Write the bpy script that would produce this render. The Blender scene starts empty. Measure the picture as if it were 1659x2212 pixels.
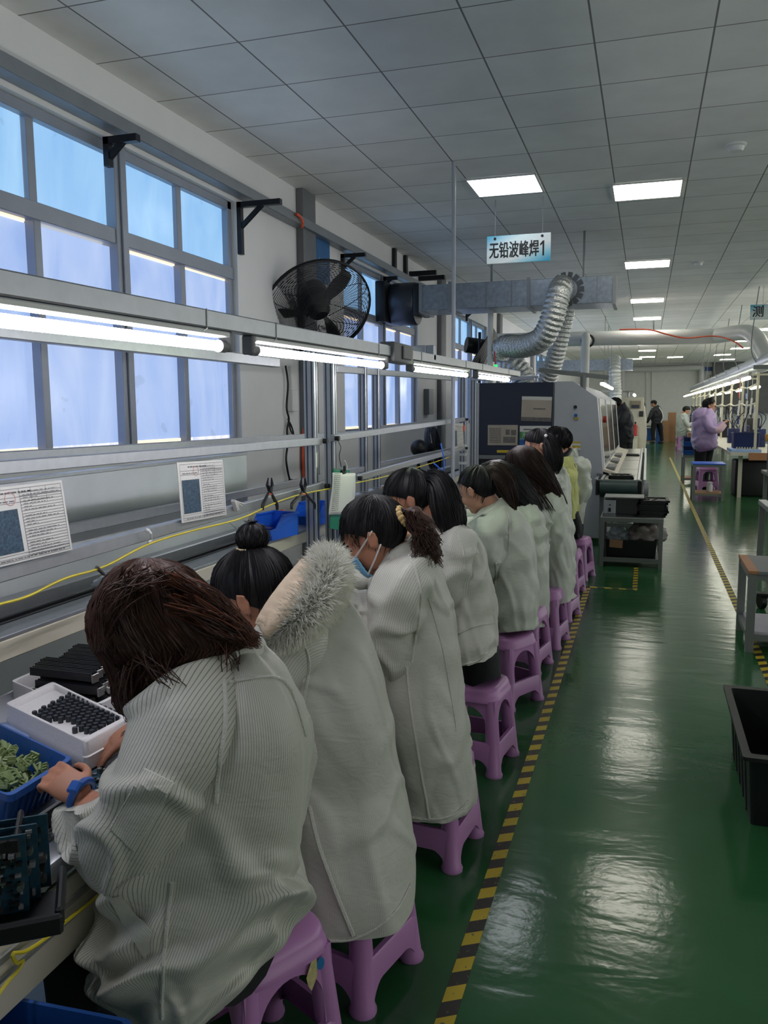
import bpy, bmesh, math, random
from mathutils import Vector, Matrix, noise
import numpy as np
random.seed(7)
S = bpy.context.scene
COL = S.collection
PI = math.pi
# ------------------------------------------------------------------ camera
F0, YAW, PITCH, ROLL, H = 1784.0, -0.306889, -0.124583, -0.0062, 1.5
CX, CY = 829.5, 1106.0
_f = Vector((math.sin(YAW)*math.cos(PITCH), math.cos(YAW)*math.cos(PITCH), math.sin(PITCH)))
_r = Vector((math.cos(YAW), -math.sin(YAW), 0))
_u = _r.cross(_f)
_r2 = _r*math.cos(ROLL)+_u*math.sin(ROLL)
_u2 = -_r*math.sin(ROLL)+_u*math.cos(ROLL)
EYE = Vector((0, 0, H))
cam_data = bpy.data.cameras.new('camera')
cam = bpy.data.objects.new('camera', cam_data)
COL.objects.link(cam)
cam_data.sensor_fit = 'HORIZONTAL'
cam_data.sensor_width = 36
cam_data.lens = F0/1659*36
cam_data.clip_start = 0.05
cam_data.clip_end = 200
m3 = Matrix((_r2, _u2, -_f)).transposed()
cam.matrix_world = Matrix.Translation(EYE) @ m3.to_4x4()
S.camera = cam
# ------------------------------------------------------------------ world, exposure, light strengths
S.view_settings.view_transform = 'Standard'
S.view_settings.look = 'None'
S.view_settings.gamma = 1
S.view_settings.use_curve_mapping = False
S.view_settings.exposure = 0.42
S.cycles.use_denoising = True
S.cycles.max_bounces = 6
S.cycles.diffuse_bounces = 4
S.cycles.glossy_bounces = 3
S.cycles.transmission_bounces = 4
S.cycles.transparent_max_bounces = 12
S.cycles.caustics_reflective = False
S.cycles.caustics_refractive = False
S.cycles.sample_clamp_indirect = 3.0
W = bpy.data.worlds.new('sky')
S.world = W
W.use_nodes = True
_nt = W.node_tree; _bg = _nt.nodes['Background']; _bg.inputs[1].default_value = 1.25
_tc = _nt.nodes.new('ShaderNodeTexCoord'); _sp = _nt.nodes.new('ShaderNodeSeparateXYZ'); _rp = _nt.nodes.new('ShaderNodeValToRGB')
_mr = _nt.nodes.new('ShaderNodeMapRange'); _mr.inputs[1].default_value = -0.35; _mr.inputs[2].default_value = 0.35
_nt.links.new(_tc.outputs['Generated'], _sp.inputs[0]); _nt.links.new(_sp.outputs[2], _mr.inputs[0]); _nt.links.new(_mr.outputs[0], _rp.inputs['Fac'])
_rp.color_ramp.elements[0].color = (1.0, 1.0, 0.97, 1); _rp.color_ramp.elements[1].color = (0.42, 0.44, 0.46, 1)   # extra brightness below the horizon, added to light the ceiling, dull sky above
_nt.links.new(_rp.outputs['Color'], _bg.inputs['Color'])
E_WINDOW, E_PANEL, E_TUBE, E_FARTUBE = 0.72, 9.0, 38.0, 12.0

# ------------------------------------------------------------------ surveying: a photo point on a known plane
def ray(px, py):
    return _f + _r2*((px-CX)/F0) - _u2*((py-CY)/F0)
def atz(px, py, z=0.0):
    d = ray(px, py); return EYE + d*((z-H)/d.z)
def atx(px, py, x):
    d = ray(px, py); return EYE + d*(x/d.x)
def aty(px, py, y):
    d = ray(px, py); return EYE + d*(y/d.y)
class Site:
    """upright plane through a standing place; dd = metres behind it"""
    def __init__(s, x, y):
        s.c = Vector((x, y, 0)); s.n = Vector((x, y, 0)).normalized(); s.k = s.c.length
        s.side = Vector((s.n.y, -s.n.x, 0))
    def __call__(s, px, py, dd=0.0):
        d = ray(px, py); return EYE + d*((s.k+dd)/d.dot(s.n))
    def m(s, px):
        return px*s.k/F0*1.03

# ------------------------------------------------------------------ materials
def lin(c):
    return tuple(((v/255)/12.92 if v/255 <= 0.04045 else ((v/255+0.055)/1.055)**2.4) for v in c)
def mat(name, rgb, rough=0.5, metal=0.0, var=0.08, vscale=6.0, bump=0.0, bscale=60.0, spec=0.5, emit=None, estr=0.0, coat=0.0, sheen=0.0):
    m = bpy.data.materials.new(name); m.use_nodes = True
    nt = m.node_tree; b = nt.nodes['Principled BSDF']
    c = lin(rgb) if max(rgb) > 1 else rgb
    b.inputs['Roughness'].default_value = rough
    b.inputs['Metallic'].default_value = metal
    b.inputs['Specular IOR Level'].default_value = spec
    b.inputs['Coat Weight'].default_value = coat
    b.inputs['Sheen Weight'].default_value = sheen
    tc = nt.nodes.new('ShaderNodeTexCoord')
    if var > 0:
        n = nt.nodes.new('ShaderNodeTexNoise'); n.inputs['Scale'].default_value = vscale; n.inputs['Detail'].default_value = 4
        nt.links.new(tc.outputs['Object'], n.inputs['Vector'])
        r = nt.nodes.new('ShaderNodeValToRGB')
        r.color_ramp.elements[0].position = 0.3; r.color_ramp.elements[1].position = 0.7
        r.color_ramp.elements[0].color = tuple(v*(1-var) for v in c)+(1,)
        r.color_ramp.elements[1].color = tuple(min(1, v*(1+var)) for v in c)+(1,)
        nt.links.new(n.outputs['Fac'], r.inputs['Fac']); nt.links.new(r.outputs['Color'], b.inputs['Base Color'])
    else:
        b.inputs['Base Color'].default_value = c+(1,)
    if bump > 0:
        n2 = nt.nodes.new('ShaderNodeTexNoise'); n2.inputs['Scale'].default_value = bscale; n2.inputs['Detail'].default_value = 3
        nt.links.new(tc.outputs['Object'], n2.inputs['Vector'])
        bp = nt.nodes.new('ShaderNodeBump'); bp.inputs['Strength'].default_value = bump; bp.inputs['Distance'].default_value = 0.01
        nt.links.new(n2.outputs['Fac'], bp.inputs['Height']); nt.links.new(bp.outputs['Normal'], b.inputs['Normal'])
    if emit:
        b.inputs['Emission Color'].default_value = (lin(emit) if max(emit) > 1 else emit)+(1,)
        b.inputs['Emission Strength'].default_value = estr
    return m
def nodes(m):
    return m.node_tree, m.node_tree.nodes['Principled BSDF']
M = {}
M['wall'] = mat('painted_wall', (228, 228, 228), 0.7, var=0.04, vscale=1.5, bump=0.05)
M['wallfar'] = mat('painted_wall_end', (226, 228, 224), 0.7, var=0.03)
M['tray'] = mat('galvanised_tray', (140, 145, 150), 0.45, 0.6, var=0.08)
M['alu'] = mat('aluminium', (182, 186, 192), 0.34, 0.75, var=0.05, vscale=30)
M['alud'] = mat('aluminium_groove', (90, 94, 100), 0.45, 0.7)
M['winframe'] = mat('window_aluminium', (150, 156, 168), 0.45, 0.35, var=0.05)
M['dark'] = mat('black_plastic', (20, 21, 23), 0.42, var=0.1)
M['blackm'] = mat('black_metal', (28, 29, 34), 0.4, 0.3)
M['grey'] = mat('grey_plastic', (120, 122, 124), 0.5)
M['white'] = mat('white_plastic', (225, 226, 224), 0.4, var=0.02)
M['paper'] = mat('paper', (214, 214, 210), 0.8, var=0.02)
M['paperold'] = mat('aged_paper', (176, 166, 152), 0.7, var=0.06)
M['ink'] = mat('ink', (96, 98, 102), 0.8, var=0.0)
M['greyink'] = mat('grey_ink', (120, 122, 126), 0.8, var=0.0)
M['purple'] = mat('purple_plastic', (192, 136, 192), 0.28, var=0.05, vscale=3, spec=0.5)
M['blue'] = mat('blue_plastic', (34, 84, 160), 0.35, var=0.08)
M['bluebright'] = mat('bright_blue_plastic', (40, 105, 225), 0.35, var=0.05)
M['bluedeep'] = mat('deep_blue_plastic', (26, 52, 170), 0.35, var=0.06)
M['navy'] = mat('navy_plastic', (16, 34, 84), 0.45, var=0.1)
M['pcb'] = mat('circuit_board', (28, 62, 78), 0.35, var=0.25, vscale=120)
M['yellow'] = mat('yellow_cord', (205, 190, 50), 0.5)
M['orange'] = mat('orange_hose', (226, 92, 56), 0.5)
M['red'] = mat('red_plastic', (180, 40, 36), 0.4)
M['green'] = mat('green_board', (30, 120, 92), 0.5)
M['gblock'] = mat('green_terminal', (132, 150, 98), 0.45, var=0.15, vscale=40)
M['steel'] = mat('steel', (150, 150, 148), 0.3, 0.9, var=0.05)
M['tube'] = mat('lit_tube', (255, 255, 255), 0.5, var=0, emit=(250, 246, 255), estr=E_TUBE)
M['tubeg'] = mat('lit_tube_greenish', (255, 255, 255), 0.5, var=0, emit=(240, 255, 225), estr=E_TUBE*0.8)
M['tubew'] = mat('lit_tube_warm', (255, 255, 255), 0.5, var=0, emit=(255, 252, 232), estr=E_FARTUBE)
M['panelw'] = mat('lit_ceiling_panel', (255, 255, 255), 0.5, var=0, emit=(255, 250, 236), estr=E_PANEL)
M['panelc'] = mat('lit_ceiling_panel_cool', (255, 255, 255), 0.5, var=0, emit=(244, 248, 255), estr=E_PANEL*0.5)
M['skin'] = mat('skin', (196, 146, 122), 0.5, var=0.06, vscale=20)
M['skin2'] = mat('skin_tan', (178, 124, 98), 0.5, var=0.06, vscale=20)
M['cardboard'] = mat('cardboard', (160, 124, 92), 0.8, var=0.06)
M['wood'] = mat('wood_edge', (176, 122, 86), 0.5, var=0.1)
M['beige'] = mat('beige_paint', (212, 206, 188), 0.4, var=0.03)
M['machine'] = mat('machine_grey', (176, 180, 188), 0.4, var=0.03)
M['mdark'] = mat('machine_dark_panel', (38, 44, 62), 0.3, var=0.06)
M['frame'] = mat('grey_painted_steel', (126, 130, 128), 0.45, 0.2, var=0.06)
M['trousers'] = mat('dark_trousers', (22, 23, 28), 0.8, var=0.15, bump=0.15, bscale=40)
M['shoe'] = mat('shoe', (40, 40, 44), 0.5)

# ------------------------------------------------------------------ mesh builder
def frames(pts, closed=False):
    n = len(pts); T = []
    for i in range(n):
        if closed: t = pts[(i+1) % n]-pts[i-1]
        else: t = pts[min(i+1, n-1)]-pts[max(i-1, 0)]
        T.append(t.normalized() if t.length > 1e-9 else Vector((0, 0, 1)))
    a = Vector((0, 0, 1)) if abs(T[0].z) < 0.9 else Vector((1, 0, 0))
    u = T[0].cross(a).normalized(); out = []
    for i in range(n):
        u = (u-T[i]*u.dot(T[i]))
        u = u.normalized() if u.length > 1e-6 else T[i].orthogonal().normalized()
        out.append((u, T[i].cross(u)))
    return out
def smooth_path(pts, sub=6):
    pts = [Vector(p) for p in pts]
    if len(pts) < 3: return pts
    out = []
    for i in range(len(pts)-1):
        p0, p1, p2, p3 = pts[max(i-1, 0)], pts[i], pts[i+1], pts[min(i+2, len(pts)-1)]
        for k in range(sub):
            t = k/sub
            out.append(0.5*((2*p1)+(p2-p0)*t+(2*p0-5*p1+4*p2-p3)*t*t+(3*p1-p0-3*p2+p3)*t**3))
    out.append(pts[-1]); return out
def crv(vals, t):
    """Catmull-Rom through a list of vectors / floats, t in 0..1"""
    n = len(vals)-1; x = min(max(t, 0), 1)*n; i = min(int(x), n-1); f = x-i
    a, b, c, d = vals[max(i-1, 0)], vals[i], vals[i+1], vals[min(i+2, n)]
    return 0.5*((2*b)+(c-a)*f+(2*a-5*b+4*c-d)*f*f+(3*b-a-3*c+d)*f**3)
class MB:
    def __init__(s):
        s.v = []; s.f = []; s.mi = []; s.st = []; s.has = False
    def add(s, vs, fs, mi=0, st=None):
        o = len(s.v); s.v += [tuple(p) for p in vs]; s.f += [tuple(i+o for i in f) for f in fs]; s.mi += [mi]*len(fs)
        if st is not None: s.st += list(st); s.has = True
        else: s.st += [0.0]*len(vs)
    def box(s, c, d, rot=None, bev=0.0, mi=0, seg=None):
        seg = seg or (3 if bev >= 0.02 else 2 if bev >= 0.007 else 1)
        c = Vector(c); hx, hy, hz = d[0]/2, d[1]/2, d[2]/2
        R = rot if isinstance(rot, Matrix) else (Matrix.Rotation(rot, 3, 'Z') if rot is not None else None)
        if bev > 0:
            bm = bmesh.new(); bmesh.ops.create_cube(bm, size=1)
            for v in bm.verts: v.co = Vector((v.co.x*d[0], v.co.y*d[1], v.co.z*d[2]))
            bmesh.ops.bevel(bm, geom=bm.edges[:], offset=min(bev, min(d)*0.49), segments=seg, affect='EDGES', profile=0.5)
            bm.verts.ensure_lookup_table(); bm.verts.index_update()
            vs = [v.co.copy() for v in bm.verts]; fs = [[v.index for v in f.verts] for f in bm.faces]; bm.free()
        else:
            vs = [Vector((x, y, z)) for x in (-hx, hx) for y in (-hy, hy) for z in (-hz, hz)]
            fs = [(0, 1, 3, 2), (4, 6, 7, 5), (0, 4, 5, 1), (2, 3, 7, 6), (0, 2, 6, 4), (1, 5, 7, 3)]
        if R is not None: vs = [R @ v for v in vs]
        s.add([c+v for v in vs], fs, mi); return s
    def span(s, a, b, bev=0.0, mi=0):
        a = Vector(a); b = Vector(b)
        return s.box((a+b)/2, [abs(b[i]-a[i]) for i in range(3)], None, bev, mi)
    def beam(s, a, b, w, h, bev=0.0, mi=0, up=(0, 0, 1)):
        a = Vector(a); b = Vector(b); y = (b-a).normalized(); z = Vector(up); z = (z-y*z.dot(y)).normalized(); x = y.cross(z)
        return s.box((a+b)/2, (w, (b-a).length, h), Matrix((x, y, z)).transposed(), bev, mi)
    def tube(s, pts, r, n=8, caps=True, closed=False, mi=0, flat=1.0):
        pts = [Vector(p) for p in pts]; fr = frames(pts, closed); N = len(pts)
        rr = r if hasattr(r, '__len__') else [r]*N
        vs = []; fs = []
        for i, p in enumerate(pts):
            u, w = fr[i]
            for k in range(n):
                a = 2*PI*k/n; vs.append(p+u*(math.cos(a)*rr[i])+w*(math.sin(a)*rr[i]*flat))
        for i in range(N if closed else N-1):
            j = (i+1) % N
            for k in range(n):
                fs.append((i*n+k, i*n+(k+1) % n, j*n+(k+1) % n, j*n+k))
        if caps and not closed:
            fs.append(tuple(range(n-1, -1, -1))); fs.append(tuple((N-1)*n+k for k in range(n)))
        s.add(vs, fs, mi); return s
    def cyl(s, a, b, r, r2=None, n=16, mi=0, caps=True):
        return s.tube([a, b], [r, r if r2 is None else r2], n, caps, mi=mi)
    def grid(s, rows, closed=True, cap=(False, False), mi=0, st=None):
        n = len(rows[0]); vs = [p for r in rows for p in r]; fs = []
        for i in range(len(rows)-1):
            for k in range(n if closed else n-1):
                fs.append((i*n+k, i*n+(k+1) % n, (i+1)*n+(k+1) % n, (i+1)*n+k))
        if cap[0]: fs.append(tuple(range(n-1, -1, -1)))
        if cap[1]: fs.append(tuple((len(rows)-1)*n+k for k in range(n)))
        s.add(vs, fs, mi, st); return s
    def lathe(s, prof, c, n=24, axis=(0, 0, 1), mi=0, cap=(True, True)):
        z = Vector(axis).normalized(); x = z.orthogonal().normalized(); y = z.cross(x); c = Vector(c)
        s.grid([[c+z*h+x*(math.cos(2*PI*k/n)*r)+y*(math.sin(2*PI*k/n)*r) for k in range(n)] for r, h in prof], True, cap, mi); return s
    def ball(s, c, r, nu=16, nv=10, R=None, mi=0):
        c = Vector(c); r = (r, r, r) if not hasattr(r, '__len__') else r; rows = []
        for i in range(nv+1):
            ph = PI*(0.001+0.998*i/nv)
            row = []
            for k in range(nu):
                a = 2*PI*k/nu; p = Vector((math.sin(ph)*math.cos(a)*r[0], math.sin(ph)*math.sin(a)*r[1], -math.cos(ph)*r[2]))
                row.append(c+(R @ p if R is not None else p))
            rows.append(row)
        s.grid(rows, True, (True, True), mi); return s
    def prism(s, poly, o, u, v, dep, mi=0):
        o = Vector(o); u = Vector(u); v = Vector(v); w = u.cross(v).normalized()*dep; n = len(poly)
        vs = [o+u*a+v*b for a, b in poly]+[o+u*a+v*b+w for a, b in poly]
        fs = [tuple(range(n-1, -1, -1)), tuple(range(n, 2*n))]+[(i, (i+1) % n, n+(i+1) % n, n+i) for i in range(n)]
        s.add(vs, fs, mi); return s
    def quad(s, a, b, c, d, mi=0):
        s.add([a, b, c, d], [(0, 1, 2, 3)], mi); return s
    def build(s, name, mats, parent=None, smooth=35, fix=True):
        me = bpy.data.meshes.new(name); me.from_pydata(s.v, [], s.f)
        for m in (mats if isinstance(mats, (list, tuple)) else [mats]): me.materials.append(m)
        if any(s.mi): me.polygons.foreach_set('material_index', s.mi)
        if s.has:
            at = me.attributes.new('st', 'FLOAT', 'POINT'); at.data.foreach_set('value', s.st)
        me.validate()
        if fix:
            bm = bmesh.new(); bm.from_mesh(me); bmesh.ops.recalc_face_normals(bm, faces=bm.faces[:]); bm.to_mesh(me); bm.free()
        if smooth:
            me.polygons.foreach_set('use_smooth', [True]*len(me.polygons)); me.set_sharp_from_angle(angle=math.radians(smooth))
        me.update()
        o = bpy.data.objects.new(name, me); COL.objects.link(o)
        if parent is not None: adopt(o, parent)
        return o
def rootmat(o):
    return (rootmat(o.parent) @ o.matrix_parent_inverse if o.parent else Matrix.Identity(4)) @ Matrix.LocRotScale(o.location, o.rotation_euler, o.scale)
def adopt(o, parent):
    o.parent = parent; o.matrix_parent_inverse = rootmat(parent).inverted()
def thing(name, label, cat, loc=(0, 0, 0), group=None):
    o = bpy.data.objects.new(name, None); COL.objects.link(o); o.location = loc; o.empty_display_size = 0.05
    return tag(o, label, cat, group)
def tag(o, label, cat, group=None):
    o['label'] = label; o['category'] = cat
    if group: o['group'] = group
    return o
def struct(o, label=None, cat=None):
    o['kind'] = 'structure'
    if label: o['label'] = label
    if cat: o['category'] = cat
    return o
def dup(root, loc=None, rot=None, label=None):
    r = root.copy(); COL.objects.link(r)
    if loc is not None: r.location = loc
    if rot is not None: r.rotation_euler = rot
    if label: r['label'] = label
    for ch in list(root.children):
        c = ch.copy(); COL.objects.link(c); c.parent = r
        for g in list(ch.children):
            d = g.copy(); COL.objects.link(d); d.parent = c
    return r
def text_mesh(name, s, size, o, u, v, m, parent, depth=0.001, bold=0.0, xs=1.0, align='LEFT'):
    cu = bpy.data.curves.new(name, 'FONT'); cu.body = s; cu.size = size; cu.extrude = depth; cu.align_x = align; cu.resolution_u = 3
    t = bpy.data.objects.new(name, cu); COL.objects.link(t)
    dg = bpy.context.evaluated_depsgraph_get(); me = bpy.data.meshes.new_from_object(t.evaluated_get(dg))
    bpy.data.objects.remove(t); bpy.data.curves.remove(cu)
    u = Vector(u).normalized(); v = Vector(v).normalized(); w = u.cross(v)
    for p in me.vertices:
        p.co = Vector(o)+u*(p.co.x*xs)+v*p.co.y+w*p.co.z
    if bold > 0:      # heavier strokes: the glyphs once more, nudged
        V = [p.co.copy() for p in me.vertices]; Fc = [tuple(p.vertices) for p in me.polygons]; n = len(V); VV = []; FF = []
        for k, (a, c) in enumerate(((0, 0), (bold, 0), (-bold, 0), (0, bold*0.7), (0, -bold*0.7))):
            VV += [tuple(p+u*a+v*c+w*(0.00004*k)) for p in V]; FF += [tuple(i+n*k for i in f) for f in Fc]
        me = bpy.data.meshes.new(name); me.from_pydata(VV, [], FF)
    me.materials.clear(); me.materials.append(m); me.name = name
    ob = bpy.data.objects.new(name, me); COL.objects.link(ob)
    if parent is not None: adopt(ob, parent)
    return ob
# ================================================================== the room
XW, ZC, YB, YF, XR = -3.02, 3.435, 40.0, -4.0, 8.0
# floor: green epoxy, glossy, slightly wavy
mf = mat('green_epoxy', (40, 92, 50), 0.2, var=0.0, coat=0.0)
nt, b = nodes(mf)
tc = nt.nodes.new('ShaderNodeTexCoord')
n1 = nt.nodes.new('ShaderNodeTexNoise'); n1.inputs['Scale'].default_value = 1.3; n1.inputs['Detail'].default_value = 5
r1 = nt.nodes.new('ShaderNodeValToRGB'); r1.color_ramp.elements[0].color = lin((36, 82, 48))+(1,); r1.color_ramp.elements[1].color = lin((50, 102, 60))+(1,)
nt.links.new(tc.outputs['Object'], n1.inputs['Vector']); nt.links.new(n1.outputs['Fac'], r1.inputs['Fac']); nt.links.new(r1.outputs['Color'], b.inputs['Base Color'])
mp = nt.nodes.new('ShaderNodeMapping'); mp.inputs['Scale'].default_value = (1.5, 4.0, 1)
n2 = nt.nodes.new('ShaderNodeTexNoise'); n2.inputs['Scale'].default_value = 1.6; n2.inputs['Detail'].default_value = 3; n2.inputs['Distortion'].default_value = 0.6
nt.links.new(tc.outputs['Object'], mp.inputs['Vector']); nt.links.new(mp.outputs['Vector'], n2.inputs['Vector'])
n3 = nt.nodes.new('ShaderNodeTexNoise'); n3.inputs['Scale'].default_value = 45; n3.inputs['Detail'].default_value = 3
nt.links.new(tc.outputs['Object'], n3.inputs['Vector'])
b1 = nt.nodes.new('ShaderNodeBump'); b1.inputs['Strength'].default_value = 0.17; b1.inputs['Distance'].default_value = 0.018
b2 = nt.nodes.new('ShaderNodeBump'); b2.inputs['Strength'].default_value = 0.12; b2.inputs['Distance'].default_value = 0.003
nt.links.new(n2.outputs['Fac'], b1.inputs['Height']); nt.links.new(n3.outputs['Fac'], b2.inputs['Height'])
nt.links.new(b1.outputs['Normal'], b2.inputs['Normal']); nt.links.new(b2.outputs['Normal'], b.inputs['Normal'])
r4 = nt.nodes.new('ShaderNodeMapRange'); r4.inputs[3].default_value = 0.10; r4.inputs[4].default_value = 0.2
nt.links.new(n1.outputs['Fac'], r4.inputs[0]); nt.links.new(r4.outputs[0], b.inputs['Roughness'])
struct(MB().span((XW-0.3, YF-0.2, -0.1), (XR+0.2, YB+0.2, 0)).build('floor', mf, smooth=0))
# ceiling: 0.6 m lay-in tiles, dark seams, a little uneven
mc = mat('ceiling_tiles', (178, 178, 176), 0.8, var=0.0)
nt, b = nodes(mc)
tc = nt.nodes.new('ShaderNodeTexCoord')
sep = nt.nodes.new('ShaderNodeSeparateXYZ'); nt.links.new(tc.outputs['Object'], sep.inputs[0])
def mth(op, a, c=None, d=None):
    n = nt.nodes.new('ShaderNodeMath'); n.operation = op
    for i, x in enumerate((a, c, d)):
        if x is None: continue
        if isinstance(x, (int, float)): n.inputs[i].default_value = x
        else: nt.links.new(x, n.inputs[i])
    return n.outputs[0]
def seam(out, off, p, w):
    f = mth('FRACT', mth('DIVIDE', mth('ADD', out, off), p))
    return mth('LESS_THAN', mth('ABSOLUTE', mth('SUBTRACT', f, 0.5)), w/p/2)
sx = seam(sep.outputs[0], 0.93+0.3, 0.6, 0.010); sy = seam(sep.outputs[1], -4.82+0.3, 0.61, 0.009)
sm = mth('MAXIMUM', sx, sy)
cxx = mth('FLOOR', mth('DIVIDE', mth('ADD', sep.outputs[0], 0.93), 0.6)); cyy = mth('FLOOR', mth('DIVIDE', mth('ADD', sep.outputs[1], -4.82), 0.61))
cmb = nt.nodes.new('ShaderNodeCombineXYZ'); nt.links.new(cxx, cmb.inputs[0]); nt.links.new(cyy, cmb.inputs[1])
wn = nt.nodes.new('ShaderNodeTexWhiteNoise'); nt.links.new(cmb.outputs[0], wn.inputs['Vector'])
tint = nt.nodes.new('ShaderNodeMapRange'); tint.inputs[3].default_value = 0.93; tint.inputs[4].default_value = 1.03; nt.links.new(wn.outputs['Value'], tint.inputs[0])
ns = nt.nodes.new('ShaderNodeTexNoise'); ns.inputs['Scale'].default_value = 3; ns.inputs['Detail'].default_value = 5; nt.links.new(tc.outputs['Object'], ns.inputs['Vector'])
st = nt.nodes.new('ShaderNodeMapRange'); st.inputs[1].default_value = 0.3; st.inputs[2].default_value = 0.7; st.inputs[3].default_value = 0.93; st.inputs[4].default_value = 1.03; nt.links.new(ns.outputs['Fac'], st.inputs[0])
val = mth('MULTIPLY', mth('MULTIPLY', tint.outputs[0], st.outputs[0]), 0.86)
mx = nt.nodes.new('ShaderNodeMix'); mx.data_type = 'FLOAT'; nt.links.new(sm, mx.inputs[0]); nt.links.new(val, mx.inputs[2]); mx.inputs[3].default_value = 0.2
cb = nt.nodes.new('ShaderNodeCombineColor'); nt.links.new(mx.outputs[0], cb.inputs[0]); nt.links.new(mx.outputs[0], cb.inputs[1]); nt.links.new(mth('MULTIPLY', mx.outputs[0], 0.98), cb.inputs[2])
nt.links.new(cb.outputs[0], b.inputs['Base Color'])
bp = nt.nodes.new('ShaderNodeBump'); bp.inputs['Strength'].default_value = 0.6; bp.inputs['Distance'].default_value = 0.01; bp.invert = True
nt.links.new(sm, bp.inputs['Height']); nt.links.new(bp.outputs['Normal'], b.inputs['Normal'])
struct(MB().span((XW-0.3, YF-0.2, ZC), (XR+0.2, YB+0.2, ZC+0.1)).build('ceiling', mc, smooth=0))
# left wall with window openings
WINS = [(-2.2, 0.62), (3.0, 5.86), (8.2, 11.1), (13.4, 16.25), (18.6, 21.4), (23.8, 26.6)]
Z0, Z1 = 1.23, 3.06
wl = MB(); yy = YF
for a, c in WINS:
    wl.span((XW-0.24, yy, 0), (XW, a, ZC)); wl.span((XW-0.24, a, 0), (XW, c, Z0)); wl.span((XW-0.24, a, Z1), (XW, c, ZC)); yy = c
wl.span((XW-0.24, yy, 0), (XW, YB, ZC))
struct(wl.build('wall_left', M['wall'], smooth=0))
struct(MB().span((XW-0.24, YB, 0), (XR, YB+0.2, ZC)).build('wall_back', M['wallfar'], smooth=0))
struct(MB().span((XW-0.24, YF-0.2, 0), (XR, YF, ZC)).build('wall_front', M['wall'], smooth=0))
# frosted, daylit panes
def pane_mat(name, c0, c1, e):
    m = mat(name, (120, 130, 150), 0.25, var=0)
    nt, b = nodes(m)
    tc = nt.nodes.new('ShaderNodeTexCoord')
    n = nt.nodes.new('ShaderNodeTexNoise'); n.inputs['Scale'].default_value = 1.7; n.inputs['Detail'].default_value = 4; n.inputs['Distortion'].default_value = 1.2
    mp = nt.nodes.new('ShaderNodeMapping'); mp.inputs['Rotation'].default_value = (0.6, 0, 0); mp.inputs['Scale'].default_value = (1, 1.8, 0.7)
    nt.links.new(tc.outputs['Object'], mp.inputs[0]); nt.links.new(mp.outputs[0], n.inputs['Vector'])
    r = nt.nodes.new('ShaderNodeValToRGB'); r.color_ramp.elements[0].position = 0.3; r.color_ramp.elements[1].position = 0.7
    r.color_ramp.elements[0].color = lin(c0)+(1,); r.color_ramp.elements[1].color = lin(c1)+(1,)
    nt.links.new(n.outputs['Fac'], r.inputs['Fac'])
    # dried water marks on the film
    v = nt.nodes.new('ShaderNodeTexNoise'); v.inputs['Scale'].default_value = 5.5; v.inputs['Detail'].default_value = 2
    nt.links.new(tc.outputs['Object'], v.inputs['Vector'])
    g = nt.nodes.new('ShaderNodeMapRange'); g.inputs[1].default_value = 0.67; g.inputs[2].default_value = 0.69; g.inputs[3].default_value = 1.0; g.inputs[4].default_value = 0.86
    nt.links.new(v.outputs['Fac'], g.inputs[0])
    mu = nt.nodes.new('ShaderNodeVectorMath'); mu.operation = 'SCALE'; nt.links.new(r.outputs['Color'], mu.inputs[0]); nt.links.new(g.outputs[0], mu.inputs['Scale'])
    nt.links.new(mu.outputs[0], b.inputs['Emission Color']); b.inputs['Emission Strength'].default_value = e
    b.inputs['Base Color'].default_value = (0.1, 0.12, 0.15, 1)
    return m
M['paneup'] = pane_mat('frosted_pane_upper', (134, 186, 238), (164, 210, 248), E_WINDOW)
M['panelo'] = pane_mat('frosted_pane_lower', (146, 176, 232), (182, 202, 242), E_WINDOW)
M['gap'] = mat('daylight_gap', (250, 236, 214), 0.5, var=0, emit=(255, 226, 190), estr=0.8)
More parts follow.
